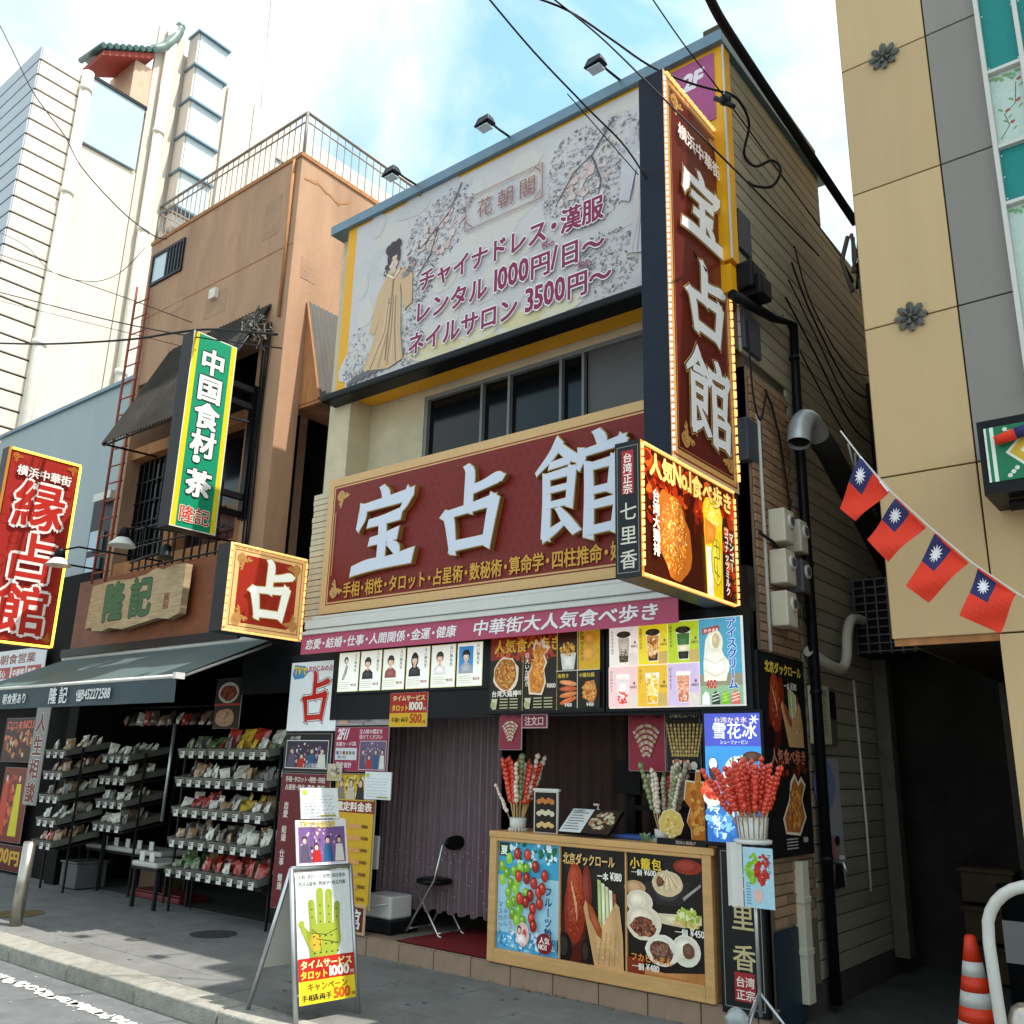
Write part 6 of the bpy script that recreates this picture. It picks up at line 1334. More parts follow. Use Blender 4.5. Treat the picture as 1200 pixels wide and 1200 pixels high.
MB().tube(smooth([(-2.6, 6.1, 5.0), (-2.59, 6.12, 4.4), (-2.58, 6.2, 4.2), (-2.58, 6.3, 4.35), (-2.58, 6.36, 4.5)]), .008, 6).build('cable', M_cable, t); MB().tube([(-2.6, 6.38, 4.52), (-2.6, 6.5, 4.42), (-2.6, 6.62, 4.2), (-2.6, 6.75, 3.7), (-2.6, 6.74, 3.5)], .010, 6).build('cable', M_cable, t)
mb = MB()
for q in range(3): mb.tube([(-2.55, 6.85+.08*math.cos(a/10*2*PI), 2.78+.07*math.sin(a/10*2*PI)+.01*q) for a in range(11)], .006, 5)
mb.build('coil', M_cable, t); MB().tube([(-2.6, 6.13, 3.3), (-2.57, 6.3, 3.26), (-2.55, 6.42, 3.2)], .012, 6).build('cable', M_cable, t)
# exhaust duct
t = thing('exhaust_duct', 'galvanised exhaust duct with downturned mouth running back along the alley', 'duct', (-2.4, 7, 4.2))
gv = mat('galvanised', 'b4babe', .4, .45, var=.15, scale=10)
MB().tube(smooth([(-2.42, 6.55, 4.08), (-2.42, 6.60, 4.22), (-2.42, 6.72, 4.33), (-2.42, 6.86, 4.34), (-2.42, 7.0, 4.28)], 3), .09, 20, caps=False).build('elbow', gv, t)
MB().tube([(-2.42, 6.57, 4.12), (-2.42, 6.64, 4.27)], .083, 16).build('mouth', M_black, t)
MB().tube([(-2.42, 6.575, 4.19), (-2.42, 6.6, 4.24)], .121, 20).build('collar', M_alum, t) if 0 else None
MB().tube([(-2.42, 7.0, 4.28), (-2.42, 7.2, 4.22), (-2.42, 9.3, 3.2)], .095, 16).build('duct_run', mat('black_duct_wrap', '2a2a2c', .7), t)
MB().tube([(-2.28, 7.3, 4.28), (-2.27, 7.4, 4.05), (-2.29, 7.5, 4.25), (-2.28, 7.7, 4.12)], .010, 6).build('strap', M_whp, t)
MB().box(-2.38, -2.2, 7.55, 7.85, 3.85, 4.05).build('bracket', M_dark, t)
# air conditioner
t = thing('air_conditioner', 'caged outdoor air conditioner unit hanging over the dark alley', 'air conditioner', (-2.3, 8.2, 2.7))
MB().box(-2.6, -1.9, 8.1, 8.5, 2.62, 3.28).build('casing', M_int, t); g_ = MB()
for i in range(8): x = -2.58+i*.095; g_.box(x-.006, x+.006, 8.07, 8.09, 2.62, 3.28)
for i in range(10): z = 2.64+i*.07; g_.box(-2.6, -1.9, 8.06, 8.075, z-.005, z+.005)
g_.build('grille', M_blind, t, kind='stuff')
# beige hose / pipe
t = thing('vent_pipe', 'bent pale pipe crossing the siding above the small notice box', 'pipe', (-2.55, 7.4, 2.6)); MB().tube(smooth([(-2.6, 6.95, 2.53), (-2.56, 7.2, 2.46), (-2.54, 7.5, 2.44), (-2.53, 7.62, 2.55), (-2.53, 7.68, 2.75), (-2.53, 7.85, 2.90), (-2.53, 8.3, 2.92)]), .042, 12).build('pipe', M_box, t)
t = thing('notice_box', 'pale wall box with handwritten characters and a dark screen below the bent pipe', 'box', (-2.6, 7.2, 1.8))
MB().box(-2.64, -2.55, 6.98, 7.20, 1.83, 2.27).build('box_body', M_box, t, bevel=.006); MB().box(-2.64, -2.57, 7.21, 7.40, 1.83, 2.27).build('screen_unit', M_blind, t, bevel=.006); MB().box(-2.571, -2.565, 7.23, 7.38, 2.03, 2.24).build('screen', M_glass, t)
c = Canvas(.20, .42, 'c9c0a0'); c.rect(.06, .34, .08, .06, '8a8a88'); c.text('おひかげ', .05, .26, .085, '4a4438', .0, vert=True, sp=.85); c.build('lettering', PR, t, (-2.548, 6.99, 1.84), 'E')
def d_pol(c):
    c.ell(.12, c.h-.2, .22, .2, '8a94c0', n=20); c.ell(.14, .2, .2, .2, 'b8788c', n=20); c.text('県民', .06, .38, .06, '3a3a4a', .02); c.poly([(.18, .0), (.42, .0), (.38, .2), (.24, .2)], '1e2028'); c.ell(.31, .29, .055, .075, 'b89c8c', n=14); c.ell(.31, .34, .055, .04, '1e1a1a', n=12); c.text('明日へ', .03, .08, .07, 'a03a54', .03, vert=False)
poster('wall_poster', 'faded pink and blue poster of a man in a dark suit low on the siding', 7.05, .78, .45, .95, 0, d_pol, face='E', X=-2.62, bgc='b8b4bc')
t = thing('tap', 'small metal tap fixed on the black pipe', 'tap', (-2.5, 7.0, .95)); MB().tube([(-2.52, 6.98, 1.0), (-2.44, 6.95, 1.0), (-2.42, 6.94, .94)], .014, 8).box(-2.46, -2.42, 6.93, 6.97, 1.02, 1.05).build('spout', M_alum, t)
# alley bits in the dark
t = thing('hanging_conduit', 'thin pale conduit dropping down the siding beyond the wall poster', 'conduit', (-2.6, 8.0, 1)); MB().tube([(-2.63, 8.05, 2.4), (-2.62, 8.07, 1.2), (-2.62, 8.06, .7)], .012, 6).build('conduit', M_box, t)
t = thing('beer_crates', 'stack of dim plastic crates deep in the dark passage', 'crates', (-1.9, 8.9, 0))
for k_ in range(3): MB().box(-2.1, -1.7, 8.75, 9.05, .02+k_*.3, .29+k_*.3).box(-2.12, -1.68, 8.73, 9.07, .25+k_*.3, .28+k_*.3).build('crate', mat('dim_crate', '4a3a2c', .6, var=.2), t, bevel=.01)
t = thing('leaning_panel', 'pale grey panel leaning in the dark passage under the overhang', 'panel', (-1.3, 9.1, 0)); MB().hexa([(-1.5, 8.9, .0), (-1.15, 8.9, 0), (-1.15, 9.15, 1.5), (-1.5, 9.15, 1.5)], [(-1.5, 8.93, .0), (-1.15, 8.93, 0), (-1.15, 9.18, 1.5), (-1.5, 9.18, 1.5)]).build('sheet', M_blind, t)
t = thing('side_cables', 'messy thin cables running along the siding above the duct', 'cables', (-2.6, 7.5, 5))
for k_ in range(5):
    z_ = 4.9+.22*k_; MB().tube(smooth([(-2.62, 6.9+.1*k_, z_+.5), (-2.6, 7.6, z_+.1+.1*math.sin(k_)), (-2.6, 8.6, z_-.25), (-2.61, 10.0, z_-.2+.1*k_)]), .007+.002*(k_ % 2), 5).build('cable', M_cable, t)
t = thing('oil_drum', 'dark lidded bin standing in the shadow behind the guard rail', 'bin', (-1.0, 8.0, 0)); MB().lathe((-1.35, 7.9, 0), [(.26, 0), (.28, .05), (.28, .8), (.3, .82), (.3, .86), (.05, .9)], 20).build('bin_body', M_dark, t)
# guard rail and bollard cap at right edge
gx = -1.28
t = thing('guard_rail', 'white painted hoop guard rail at the right edge of the alley mouth', 'guard rail', (-1, 5.2, 0))
pa = [(-1.474, 6.971)] ; 
yb = 5.25; A = (-1.05, 4.963, 0.546)
pts = [(-1.20, 5.6, 0), (-1.225, 5.6, .5), (-1.235, 5.6, .78)]
for i in range(1, 8): a = PI-PI/2*i/7; pts.append((-.985+.25*math.cos(a), 5.6, .83+.25*math.sin(a)))
pts += [(-.3, 5.6, 1.08)]
MB().tube(pts, .030, 14).build('hoop', mat('rail_white_paint', 'c9c7c2', .4, var=.08, dirt=.3, dirtc='8a8478'), t)
MB().box(-1.16, -.3, 5.59, 5.61, .70, .90).build('plate', M_blind, t)
t = thing('bollard', 'short stainless bollard with a shiny cap beside the traffic cone', 'bollard', (-.95, 5.0, 0)); MB().lathe((-.93, 4.75, 0), [(.075, 0), (.075, .62), (.06, .66), (.03, .68)], 24).build('post', M_steel, t)
t = thing('bollard', 'leaning stainless steel bollard on the kerb at the far left', 'bollard', (-9.68, 4.52, 0))
MB().tube([(-9.69, 4.52, 0), (-9.66, 4.52, .765)], .058, 24).lathe((-9.66, 4.52, .765), [(.058, 0), (.05, .01), (.02, .014)], 24).build('post', M_steel, t)
# cone
t = thing('traffic_cone', 'orange traffic cone with white bands at the mouth of the alley', 'traffic cone', (-1.5, 6.3, 0))
kx, ky = -1.49, 6.30; M_or = mat('cone_orange', 'd8391c', .45, var=.08); M_wb = mat('cone_white_band', 'c4c4c0', .35, var=.08)
MB().box(kx-.19, kx+.19, ky-.19, ky+.19, 0, .03).build('base', M_or, t, bevel=.01)
zz = [.03, .17, .25, .33, .41, .49, .57, .70]
for i in range(7):
    r = lambda z: .150-.118*(z/.7); MB().lathe((kx, ky, 0), [(r(zz[i]), zz[i]), (r(zz[i+1]), zz[i+1])]+([(r(.7)*.6, .712)] if i == 6 else []), 24).build('band' if i % 2 else 'cone_shell', M_wb if i % 2 else M_or, t)

# ---------------------------------------------------------------- flags and wires
M_fr = mat('flag_red', 'd8351c', .7, var=.06); M_fb = mat('flag_blue', '2a2a5c', .7, var=.06); M_fw = mat('flag_white', 'e8e6ee', .7, var=.03)
fl = thing('flag_line', 'thin cord with plastic clips carrying the row of small flags', 'cord', (-1.4, 5.3, 3))
MB().tube([(-1.694, 5.3, 3.635),(-1.59, 5.3, 3.448),(-1.429, 5.3, 3.196),(-1.241, 5.3, 2.958),(-1.045, 5.3, 2.728),(-0.84, 5.3, 2.535),(-0.613, 5.3, 2.348)], .005, 5).build('cord', M_whp, fl)
FL = [[(-1.59, 5.3, 3.448),(-1.447, 5.3, 3.204),(-1.646, 5.3, 3.053),(-1.74, 5.3, 3.152)], [(-1.409, 5.3, 3.151),(-1.268, 5.3, 2.962),(-1.487, 5.3, 2.791),(-1.591, 5.3, 2.936)], [(-1.218, 5.3, 2.915),(-1.07, 5.3, 2.731),(-1.294, 5.3, 2.536),(-1.398, 5.3, 2.638)], [(-1.023, 5.3, 2.697),(-0.86, 5.3, 2.533),(-0.954, 5.3, 2.342),(-1.137, 5.3, 2.447)]]
FN = ['small red flag with blue canton nearest the exhaust duct, topmost on the cord', 'second small red flag down the cord, its corner folded', 'third small red flag down the cord, over the beige panel', 'lowest small red flag on the cord, at the right']
for k_, P_ in enumerate(FL):
    TL, TR, BR_, BL = [Vector(p) for p in P_]
    t = thing('small_flag', FN[k_], 'flag', tuple(TL), 'small flags strung across the alley mouth')
    # hoist runs along the cord: TL is the canton corner
    def fp(u, v, dz=0):
        p = TL.lerp(TR, u).lerp(BL.lerp(BR_, u), v); return (p.x, p.y - .018*math.sin(v*5+u*4+k_) - dz, p.z - .0)
    N_ = 8; mr = MB(); mb_ = MB()
    for i in range(N_):
        for j in range(N_):
            q = (fp(i/N_, j/N_), fp((i+1)/N_, j/N_), fp((i+1)/N_, (j+1)/N_), fp(i/N_, (j+1)/N_)); tgt = mb_ if (i < 4 and j < 4) else mr
            tgt.quad(*q); tgt.sm[-1] = True
            qb = [(a, b+.003, c_) for a, b, c_ in q][::-1]; mr.quad(*qb); mr.sm[-1] = True
    mr.build('field', M_fr, t); mb_.build('canton', M_fb, t)
    ms = MB(); cu, cv = .25, .25
    for a in range(12):
        th = a*PI/6; ms.ngon([fp(cu+.16*math.cos(th), cv+.17*math.sin(th), .004), fp(cu+.085*math.cos(th+.25), cv+.09*math.sin(th+.25), .004), fp(cu+.085*math.cos(th-.25), cv+.09*math.sin(th-.25), .004)])
    ms.ngon([fp(cu+.08*math.cos(a*PI/8), cv+.085*math.sin(a*PI/8), .0045) for a in range(16)])
    ms.build('sun_emblem', M_fw, t)
    MB().tube([tuple(TL), tuple(TR)], .006, 5).build('hem', M_fw if k_ == 0 else M_fr, t)
t = thing('small_flag', 'red flag rolled on its stick lying over the green patterned canopy', 'flag', (-0.908, 5.55, 3.49)); MB().tube([(-0.904, 5.55, 3.479), (-0.796, 5.55, 3.502)], [.03, .035], 8).build('field', M_fr, t); MB().tube([(-0.796, 5.55, 3.502), (-0.725, 5.55, 3.518)], .035, 8).build('canton', M_fb, t)
def wire(label, pts, r, nm='overhead_wire', cat='wire', m=None, sag=0):
    P_ = smooth(pts); return single(MB().tube(P_, r, 6), nm, m or M_cable, label, cat, pts[0])
wire('thick black cable bundle sloping across the sky above the alley to the back', [(-2.407, 5.2, 7.334), (-2.471, 5.6, 7.403), (-2.498, 6.3, 7.421), (-2.411, 7.0, 7.175), (-2.331, 7.6, 6.948), (-2.242, 7.95, 6.713)], .042, 'cable_bundle', 'cable')
t = thing('hanging_cables', 'tangle of cut cable ends hanging at the back of the alley', 'cables', (-2.2, 8, 6.4)); 
for k_ in range(14):
    bx_, bz = -2.25+Rs.uniform(-.08, .12), 6.65+Rs.uniform(-.1, .1); MB().tube([(bx_, 7.95, bz), (bx_+Rs.uniform(-.08, .05), 7.92, bz-.25), (bx_+Rs.uniform(-.12, .08), 7.9, bz-Rs.uniform(.4, .75))], Rs.uniform(.012, .024), 6).build('cable', M_cable if k_ % 3 else MATS['grey_splice'], t)
wire('thin wire crossing the dress billboard down to the blade sign', [(-3.255, 3.6, 6.548), (-3.133, 4.0, 6.296), (-3.014, 4.5, 6.1), (-2.943, 4.9, 5.983), (-2.815, 5.2, 5.608), (-2.686, 5.6, 5.223)], .007)
wire('faint second wire crossing the right end of the dress billboard', [(-2.987, 4.2, 6.011), (-3.007, 4.6, 6.005), (-2.911, 5.0, 5.81)], .004)
wire('black wire sweeping over the top of the blade sign to the insulator', [(-3.568, 4.4, 7.379), (-3.421, 4.8, 7.445), (-3.21, 5.1, 7.278), (-2.977, 5.3, 7.038), (-2.746, 5.5, 6.893), (-2.529, 5.7, 6.822)], .009)
wire('wire running close beside the sweeping one above the blade sign', [(-3.487, 4.6, 7.492), (-3.268, 5.0, 7.276), (-2.797, 5.0, 6.539), (-2.3, 5.0, 5.743), (-2.435, 6.0, 6.05), (-2.433, 7.4, 6.156)], .007)
wire('upper thin wire meeting at the insulator on the yellow edge', [(-2.796, 5.0, 7.394), (-2.671, 5.3, 7.082), (-2.516, 5.7, 6.759), (-2.511, 6.6, 6.706), (-2.365, 7.8, 6.331)], .006)
t = thing('cable_insulator', 'dark insulator clamp with looped cable on the yellow billboard edge', 'insulator', (-2.553, 5.75, 6.811)); MB().ball((-2.539, 5.75, 6.788), .05, .05, .05).tube([(-2.626, 5.75, 6.849), (-2.47, 5.75, 6.689)], .02, 8).build('body', M_dark, t)
MB().tube(smooth([(-2.558, 5.8, 6.906), (-2.531, 6.0, 6.945), (-2.536, 6.2, 6.852), (-2.636, 6.3, 6.666), (-2.585, 6.4, 6.577), (-2.472, 6.5, 6.646), (-2.404, 6.5, 6.514), (-2.486, 6.5, 6.398), (-2.595, 6.4, 6.387), (-2.668, 6.4, 6.469)]), .012, 6).build('loop', M_cable, t)
MB().tube([(-2.66, 6.4, 6.466), (-2.697, 6.6, 6.272), (-2.736, 6.9, 5.933), (-2.698, 7.05, 5.501)], .016, 6).build('cable', M_cable, t)
t = thing('wall_floodlight', 'black box floodlight on the corner below the yellow edge', 'lamp', (-2.6, 6.1, 5.3)); MB().box(-2.64, -2.46, 6.08, 6.30, 5.20, 5.38).build('housing', M_black, t, bevel=.02); MB().tube([(-2.6, 6.2, 5.38), (-2.6, 6.2, 5.6)], .02, 6).build('arm', M_black, t)
for (lb, P_, r) in (('thick grey cable running level to the tan building front', [(-15.203, 5.2, 8.076),(-12.922, 5.2, 7.405),(-10.631, 5.2, 6.808),(-9.49, 5.2, 6.567),(-8.744, 5.2, 6.389),(-7.805, 5.2, 6.067),(-7.416, 5.2, 5.932)], .014),
    ('dark wire descending across the white building to the tan building top', [(-18.522, 5.2, 16.591),(-17.073, 5.2, 14.912),(-15.522, 5.2, 13.115),(-13.865, 5.2, 11.459),(-12.989, 5.2, 10.465),(-11.464, 5.2, 9.084),(-10.42, 5.2, 8.274),(-10.023, 5.2, 8.06)], .009),
    ('upper wire running down to the splices on the tan building', [(-15.667, 5.2, 9.197),(-13.162, 5.2, 8.107),(-10.935, 5.2, 7.144),(-8.997, 5.2, 6.365),(-7.316, 5.2, 5.746)], .008),
    ('thin sagging wire low across the white building', [(-16.254, 5.2, 10.616),(-14.57, 5.2, 9.646),(-13.385, 5.2, 8.761),(-12.017, 5.2, 8.12),(-11.157, 5.2, 7.958),(-10.552, 5.2, 8.13)], .005),
    ('thin wire below the sagging one across the white building', [(-16.028, 5.2, 10.068),(-13.056, 5.2, 8.588),(-10.802, 5.2, 7.454),(-9.133, 5.2, 6.595)], .006),
    ('lowest thin wire crossing behind the green sign', [(-15.59, 5.2, 9.01),(-12.215, 5.2, 7.575),(-9.763, 5.2, 6.532),(-8.961, 5.2, 6.191)], .004)):
    wire(lb, P_, r)

# ---------------------------------------------------------------- snack shop
aw = thing('fabric_awning', 'dark grey fabric awning with white characters over the snack shelves', 'awning', (-10, 5.5, 2.6))
AX0, AX1 = -12.65, -8.0
mb = MB(); n = 12
for i in range(n):
    x0_ = AX0+(AX1-AX0)*i/n; x1_ = AX0+(AX1-AX0)*(i+1)/n; s0, s1 = .012*math.sin(i*1.9), .012*math.sin((i+1)*1.9)
    mb.quad((x0_, 4.88, 2.37+s0), (x1_, 4.88, 2.37+s1), (x1_, 5.97, 2.86), (x0_, 5.97, 2.86)); mb.sm[-1] = True
    mb.quad((x0_, 4.88, 2.365+s0), (x0_, 5.97, 2.855), (x1_, 5.97, 2.855), (x1_, 4.88, 2.365+s1))
mb.build('canopy', M_canv, aw)
mb = MB()
for i in range(n):
    x0_ = AX0+(AX1-AX0)*i/n; x1_ = AX0+(AX1-AX0)*(i+1)/n; y0_, y1_ = 4.875+.012*math.sin(i*2.3), 4.875+.012*math.sin((i+1)*2.3)
    mb.hexa([(x0_, y0_, 2.12), (x1_, y1_, 2.12), (x1_, 4.878, 2.37), (x0_, 4.878, 2.37)], [(x0_, y0_+.004, 2.12), (x1_, y1_+.004, 2.12), (x1_, 4.882, 2.37), (x0_, 4.882, 2.37)])
mb.build('valance', M_valn, aw)
MB().tube([(AX0, 4.88, 2.365), (AX1, 4.88, 2.365)], .02, 8).tube([(AX1-.02, 4.9, 2.35), (AX1-.02, 5.95, 2.8)], .016, 6).tube([(AX0, 5.98, 2.88), (AX1+.05, 5.98, 2.88)], .035, 8).build('frame_tube', M_whp, aw)
MB().box(AX1-.02, AX1+.03, 4.85, 4.95, 2.34, 2.40).build('end_cap', M_whp, aw)
for s_, x_, z_, h_, ft, sp_ in (('朝食粥あり', 1.0, .055, .13, .62, 1), ('隆記', 2.16, .035, .19, None, 1.25), ('☎0452272588', 2.78, .055, .12, .72, 1)): c = Canvas(4, .25); c.text(s_, x_, z_, h_, 'd8dcdc', .025, fit=ft, sp=sp_); c.build('lettering', PR, aw, (AX0, 4.855, 2.12))
def spotlamp(x, y, z, label, lit=True):
    t = thing('gooseneck_lamp', label, 'lamp', (x, y, z), 'white shade lamps over the snack shop')
    MB().lathe((x, y, z), [(.155, 0), (.145, .02), (.07, .10), (.055, .17), (.03, .19)], 20).build('shade', M_whp, t); MB().lathe((x, y, z+.10), [(.075, 0), (.06, .09), (.05, .12)], 16).build('cap', M_black, t)
    MB().tube([(x, y, z+.2), (x+.05, y+.2, z+.28), (x+.9, 6.1, z+.12)], .014, 6).build('arm', M_black, t)
spotlamp(*(-10.013, 5.2, 3.977), 'white shade lamp nearest the green blade sign'); spotlamp(*(-11.549, 5.2, 3.921), 'white shade lamp overlapping the edge of the red blade sign'); spotlamp(*(-13.133, 5.2, 3.986), 'white shade lamp at the left picture edge')
spotlamp(*P3(223,698-0.0,5.6), 'white shade lamp hanging just above the carved wooden board') if 0 else None
t = thing('gooseneck_lamp', 'dark downlight standing on the top edge of the carved wooden board', 'lamp', (-9.281, 5.7, 3.381)); q = (-9.362, 5.75, 3.397); MB().lathe((-10.0, 5.75, 3.93), [(.10, 0), (.06, .05), (.06, .15), (.03, .18)], 16).build('shade', M_dark, t); MB().tube([(-10.9, 5.8, 4.0), (-10.5, 5.8, 4.03), (-10.0, 5.78, 4.02)], .02, 6).build('arm', M_black, t)
# far left notice and posters
def d_menu(c):
    c.text('朝食営業', .1, .52, .16, '8a4a3a', .03, fit=1.2)
    for r_ in range(2):
        for q in range(3): c.rect(.08+q*.50, .08+r_*.22, .44, .17, 'a83a34'); c.text(['台湾粥', '油条', '豆漿', '点心', '中華粥', '飲茶'][q+3*r_], .11+q*.5, .095+r_*.22, .13, 'f0e8e4', .03)
poster('breakfast_notice', 'white notice with six red word boxes above the awning at far left', -15.3, 2.42, 1.62, .73, 6.2, d_menu, bgc='dcdce0', cat='notice')
t = thing('neighbour_shop', 'dark shop front with photo posters left of the snack shop', 'building', (-14, 6.3, 0)); MB().box(-17.5, -12.62, 6.3, 6.45, 0, 4.2).build('wall', M_int, t); MB().box(-17, -12.7, 6.1, 6.3, 2.3, 2.42).build('ledge', M_alum, t)
def d_food(c): c.speck(c.w/2, c.h/2, c.w*.45, c.h*.4, 60, ['c87a4a', '8a3a24', 'd8b890', '5a2418'], .02, .06); c.text('口コミNO.1', .05, c.h-.16, .13, 'd8604a', .04, fit=c.w*.85)
poster('food_poster', 'dark red food photo poster high in the neighbouring shop window', -14.6, 1.50, 1.0, .62, 6.2, d_food, bgc='3a1512')
def d_dress(c):
    c.speck(.3, .5, .25, .4, 70, ['b8402a', '8a2a1c', 'd8703c'], .02, .06)
    for i, x in enumerate((.12, .52)): c.poly([(x-.13, .08), (x+.13, .08), (x+.10, .5), (x+.07, .78), (x-.07, .78), (x-.09, .5)], ['c8402a', 'd8cc28'][i]); c.ell(x, .86, .05, .065, '2a1c1a', n=10); c.ell(x, .85, .036, .05, 'e0bca4', n=10)
poster('dress_photo_poster', 'poster of a yellow dress and a red dress in the neighbouring shop window', -14.35, .42, .80, 1.0, 6.19, d_dress, bgc='7a2a1c')
def d_num(c): c.text('1000円', .05, .08, .2, 'd8a23c', .05, fit=c.w*.9)
poster('price_poster', 'dark red price panel below the yellow dress poster', -14.4, .05, .95, .33, 6.2, d_num, bgc='5a1a1c')
def d_jin(c):
    for i, ch in enumerate('人生相談'): c.text(ch, .05, c.h-.36-i*.31, .28, '7a2a24', .04, out='d8d4cc', outw=.03)
poster('vertical_notice', 'grey vertical notice with four dark red characters left of the snack racks', -13.35, .95, .40, 1.32, 6.05, d_jin, bgc='8c8a88')
poster('food_photo', 'photo of dishes on plates above the snack rack inside the shop', -9.42, 1.95, .5, .56, 6.28, lambda c: ([c.ell(.25, .40, .2, .12, 'd8d0c4', n=16), c.ell(.25, .40, .16, .09, '8a3a24', n=14, jag=.1), c.speck(.25, .40, .13, .07, 30, ['b85a34', '6a2418'], .01, .03), c.rect(0, .25, .5, .03, 'b8402a'), c.ell(.22, .12, .19, .10, 'c8a078', n=14, jag=.1), c.speck(.22, .12, .14, .07, 24, ['d8b48c', 'a8744c'], .01, .03)]), bgc='2a1614')

# racks and baskets
M_tray = mat('clear_tray_plastic', '66645e', .25, var=.12); M_trayw = mat('white_tray_plastic', 'b4b2ac', .4, var=.1); M_shelf = mat('rack_black', '1c1a1b', .6, var=.2); M_tagw = mat('price_tag_card', 'cfcdc8', .6, var=.06); M_ink = mat('tag_ink', '3a3a3c', .7)
PKC = [mat('packet_red', 'a03026', .3, coat=.5, var=.3, scale=30), mat('packet_brown', '9c7a5c', .3, coat=.5, var=.35, scale=30), mat('packet_clear', 'c2beb4', .2, coat=.6, var=.3, scale=30), mat('packet_yellow', 'c8a43a', .3, coat=.5, var=.3, scale=30), mat('packet_green', '5a6e44', .3, coat=.5, var=.3, scale=30), mat('packet_dark', '4a3e38', .3, coat=.5, var=.3, scale=30)]
PKN = ['red', 'brown', 'clear', 'yellow', 'green', 'dark']
def basket(w_, d_, h_, tilt, tags, label, group):
    t = thing('product_basket', label, 'basket', (0, 0, 0), group); ct_, st_ = math.cos(tilt), math.sin(tilt)
    R_ = lambda x, y, z: (x, y*ct_-z*st_, y*st_+z*ct_)
    mb = MB()
    for (x0, x1, y0, y1, z0, z1) in ((0, w_, 0, d_, 0, .006), (0, w_, -.003, .003, .006, h_), (0, .005, .003, d_, .006, h_), (w_-.005, w_, .003, d_, .006, h_), (0.005, w_-.005, d_-.004, d_, .006, h_), (-.003, w_+.003, -.009, -.003, h_-.012, h_)):
        p = [(x0, y0, z0), (x1, y0, z0), (x1, y0, z1), (x0, y0, z1)]; q = [(x0, y1, z0), (x1, y1, z0), (x1, y1, z1), (x0, y1, z1)]
        mb.hexa([R_(*a) for a in p], [R_(*a) for a in q])
    mb.build('tray', M_tray, t)
    tw = .082
    for k in range(tags):
        x = w_*(k+.5)/tags-tw/2; g = MB().hexa([(x, -.016, -.026), (x+tw, -.016, -.026), (x+tw, -.012, .07), (x, -.012, .07)], [(x, -.013, -.026), (x+tw, -.013, -.026), (x+tw, -.009, .07), (x, -.009, .07)]).build('price_tag', M_tagw, t)
        mm = MB()
        for a, b, l in ((.048, .010, .7), (.030, .007, .55), (.008, .014, .45)): mm.quad((x+.008, -.0175, a), (x+tw*l+.008, -.0175, a), (x+tw*l+.008, -.0172, a+b), (x+.008, -.0172, a+b))
        mm.build('ink', M_ink, g)
    return t
def packet(ci, label, group, w_=.09, d_=.05, h_=.12):
    t0 = MB(); n = 5; m = 6; w_, h_, d_ = w_*.95, h_, d_*.8
    F_ = lambda i, j, s_: ((i/n-.5)*w_*(1-.06*math.sin(PI*j/m)), s_*(.002+d_*.5*(math.sin(PI*i/n)**.6)*(math.sin(PI*j/m)**.5 if 0 < j < m else 0)*random.uniform(.8, 1.1)), h_*j/m)
    for s_ in (-1, 1):
        G = [[F_(i, j, s_) for j in range(m+1)] for i in range(n+1)]
        for i in range(n):
            for j in range(m):
                q_ = (G[i][j], G[i+1][j], G[i+1][j+1], G[i][j+1]); t0.quad(*(q_ if s_ < 0 else q_[::-1])); t0.sm[-1] = 0 < j < m-1
    t0.box(-w_*.28, w_*.25, -d_*.52-.002, -d_*.5, h_*.34, h_*.62)
    return single(t0, 'snack_packet', PKC[ci], label, 'snack packet', (0, 0, 0), group)
bp = {}; pp = {}
def put_basket(key, args, loc, label, group):
    if key not in bp: t = basket(*args, label, group); bp[key] = t
    else: t = copy_tree(bp[key])
    t['label'] = label; t['group'] = group; t.location = loc
def put_packet(ci, loc, label, group, rot=0, s=1):
    key = (ci, random.randrange(5))
    if key not in pp: t = packet(ci, label, group, random.uniform(.075, .11), random.uniform(.035, .07), random.uniform(.09, .14)); pp[key] = t
    else: t = pp[key].copy(); COL.objects.link(t)
    t['label'] = label; t['group'] = group; t.location = loc; t.rotation_euler = (-.3+random.uniform(-.3, .25), random.uniform(-.2, .2), rot); t.scale = (s, s, s)
OR = ['top', 'second', 'third', 'fourth', 'lowest']
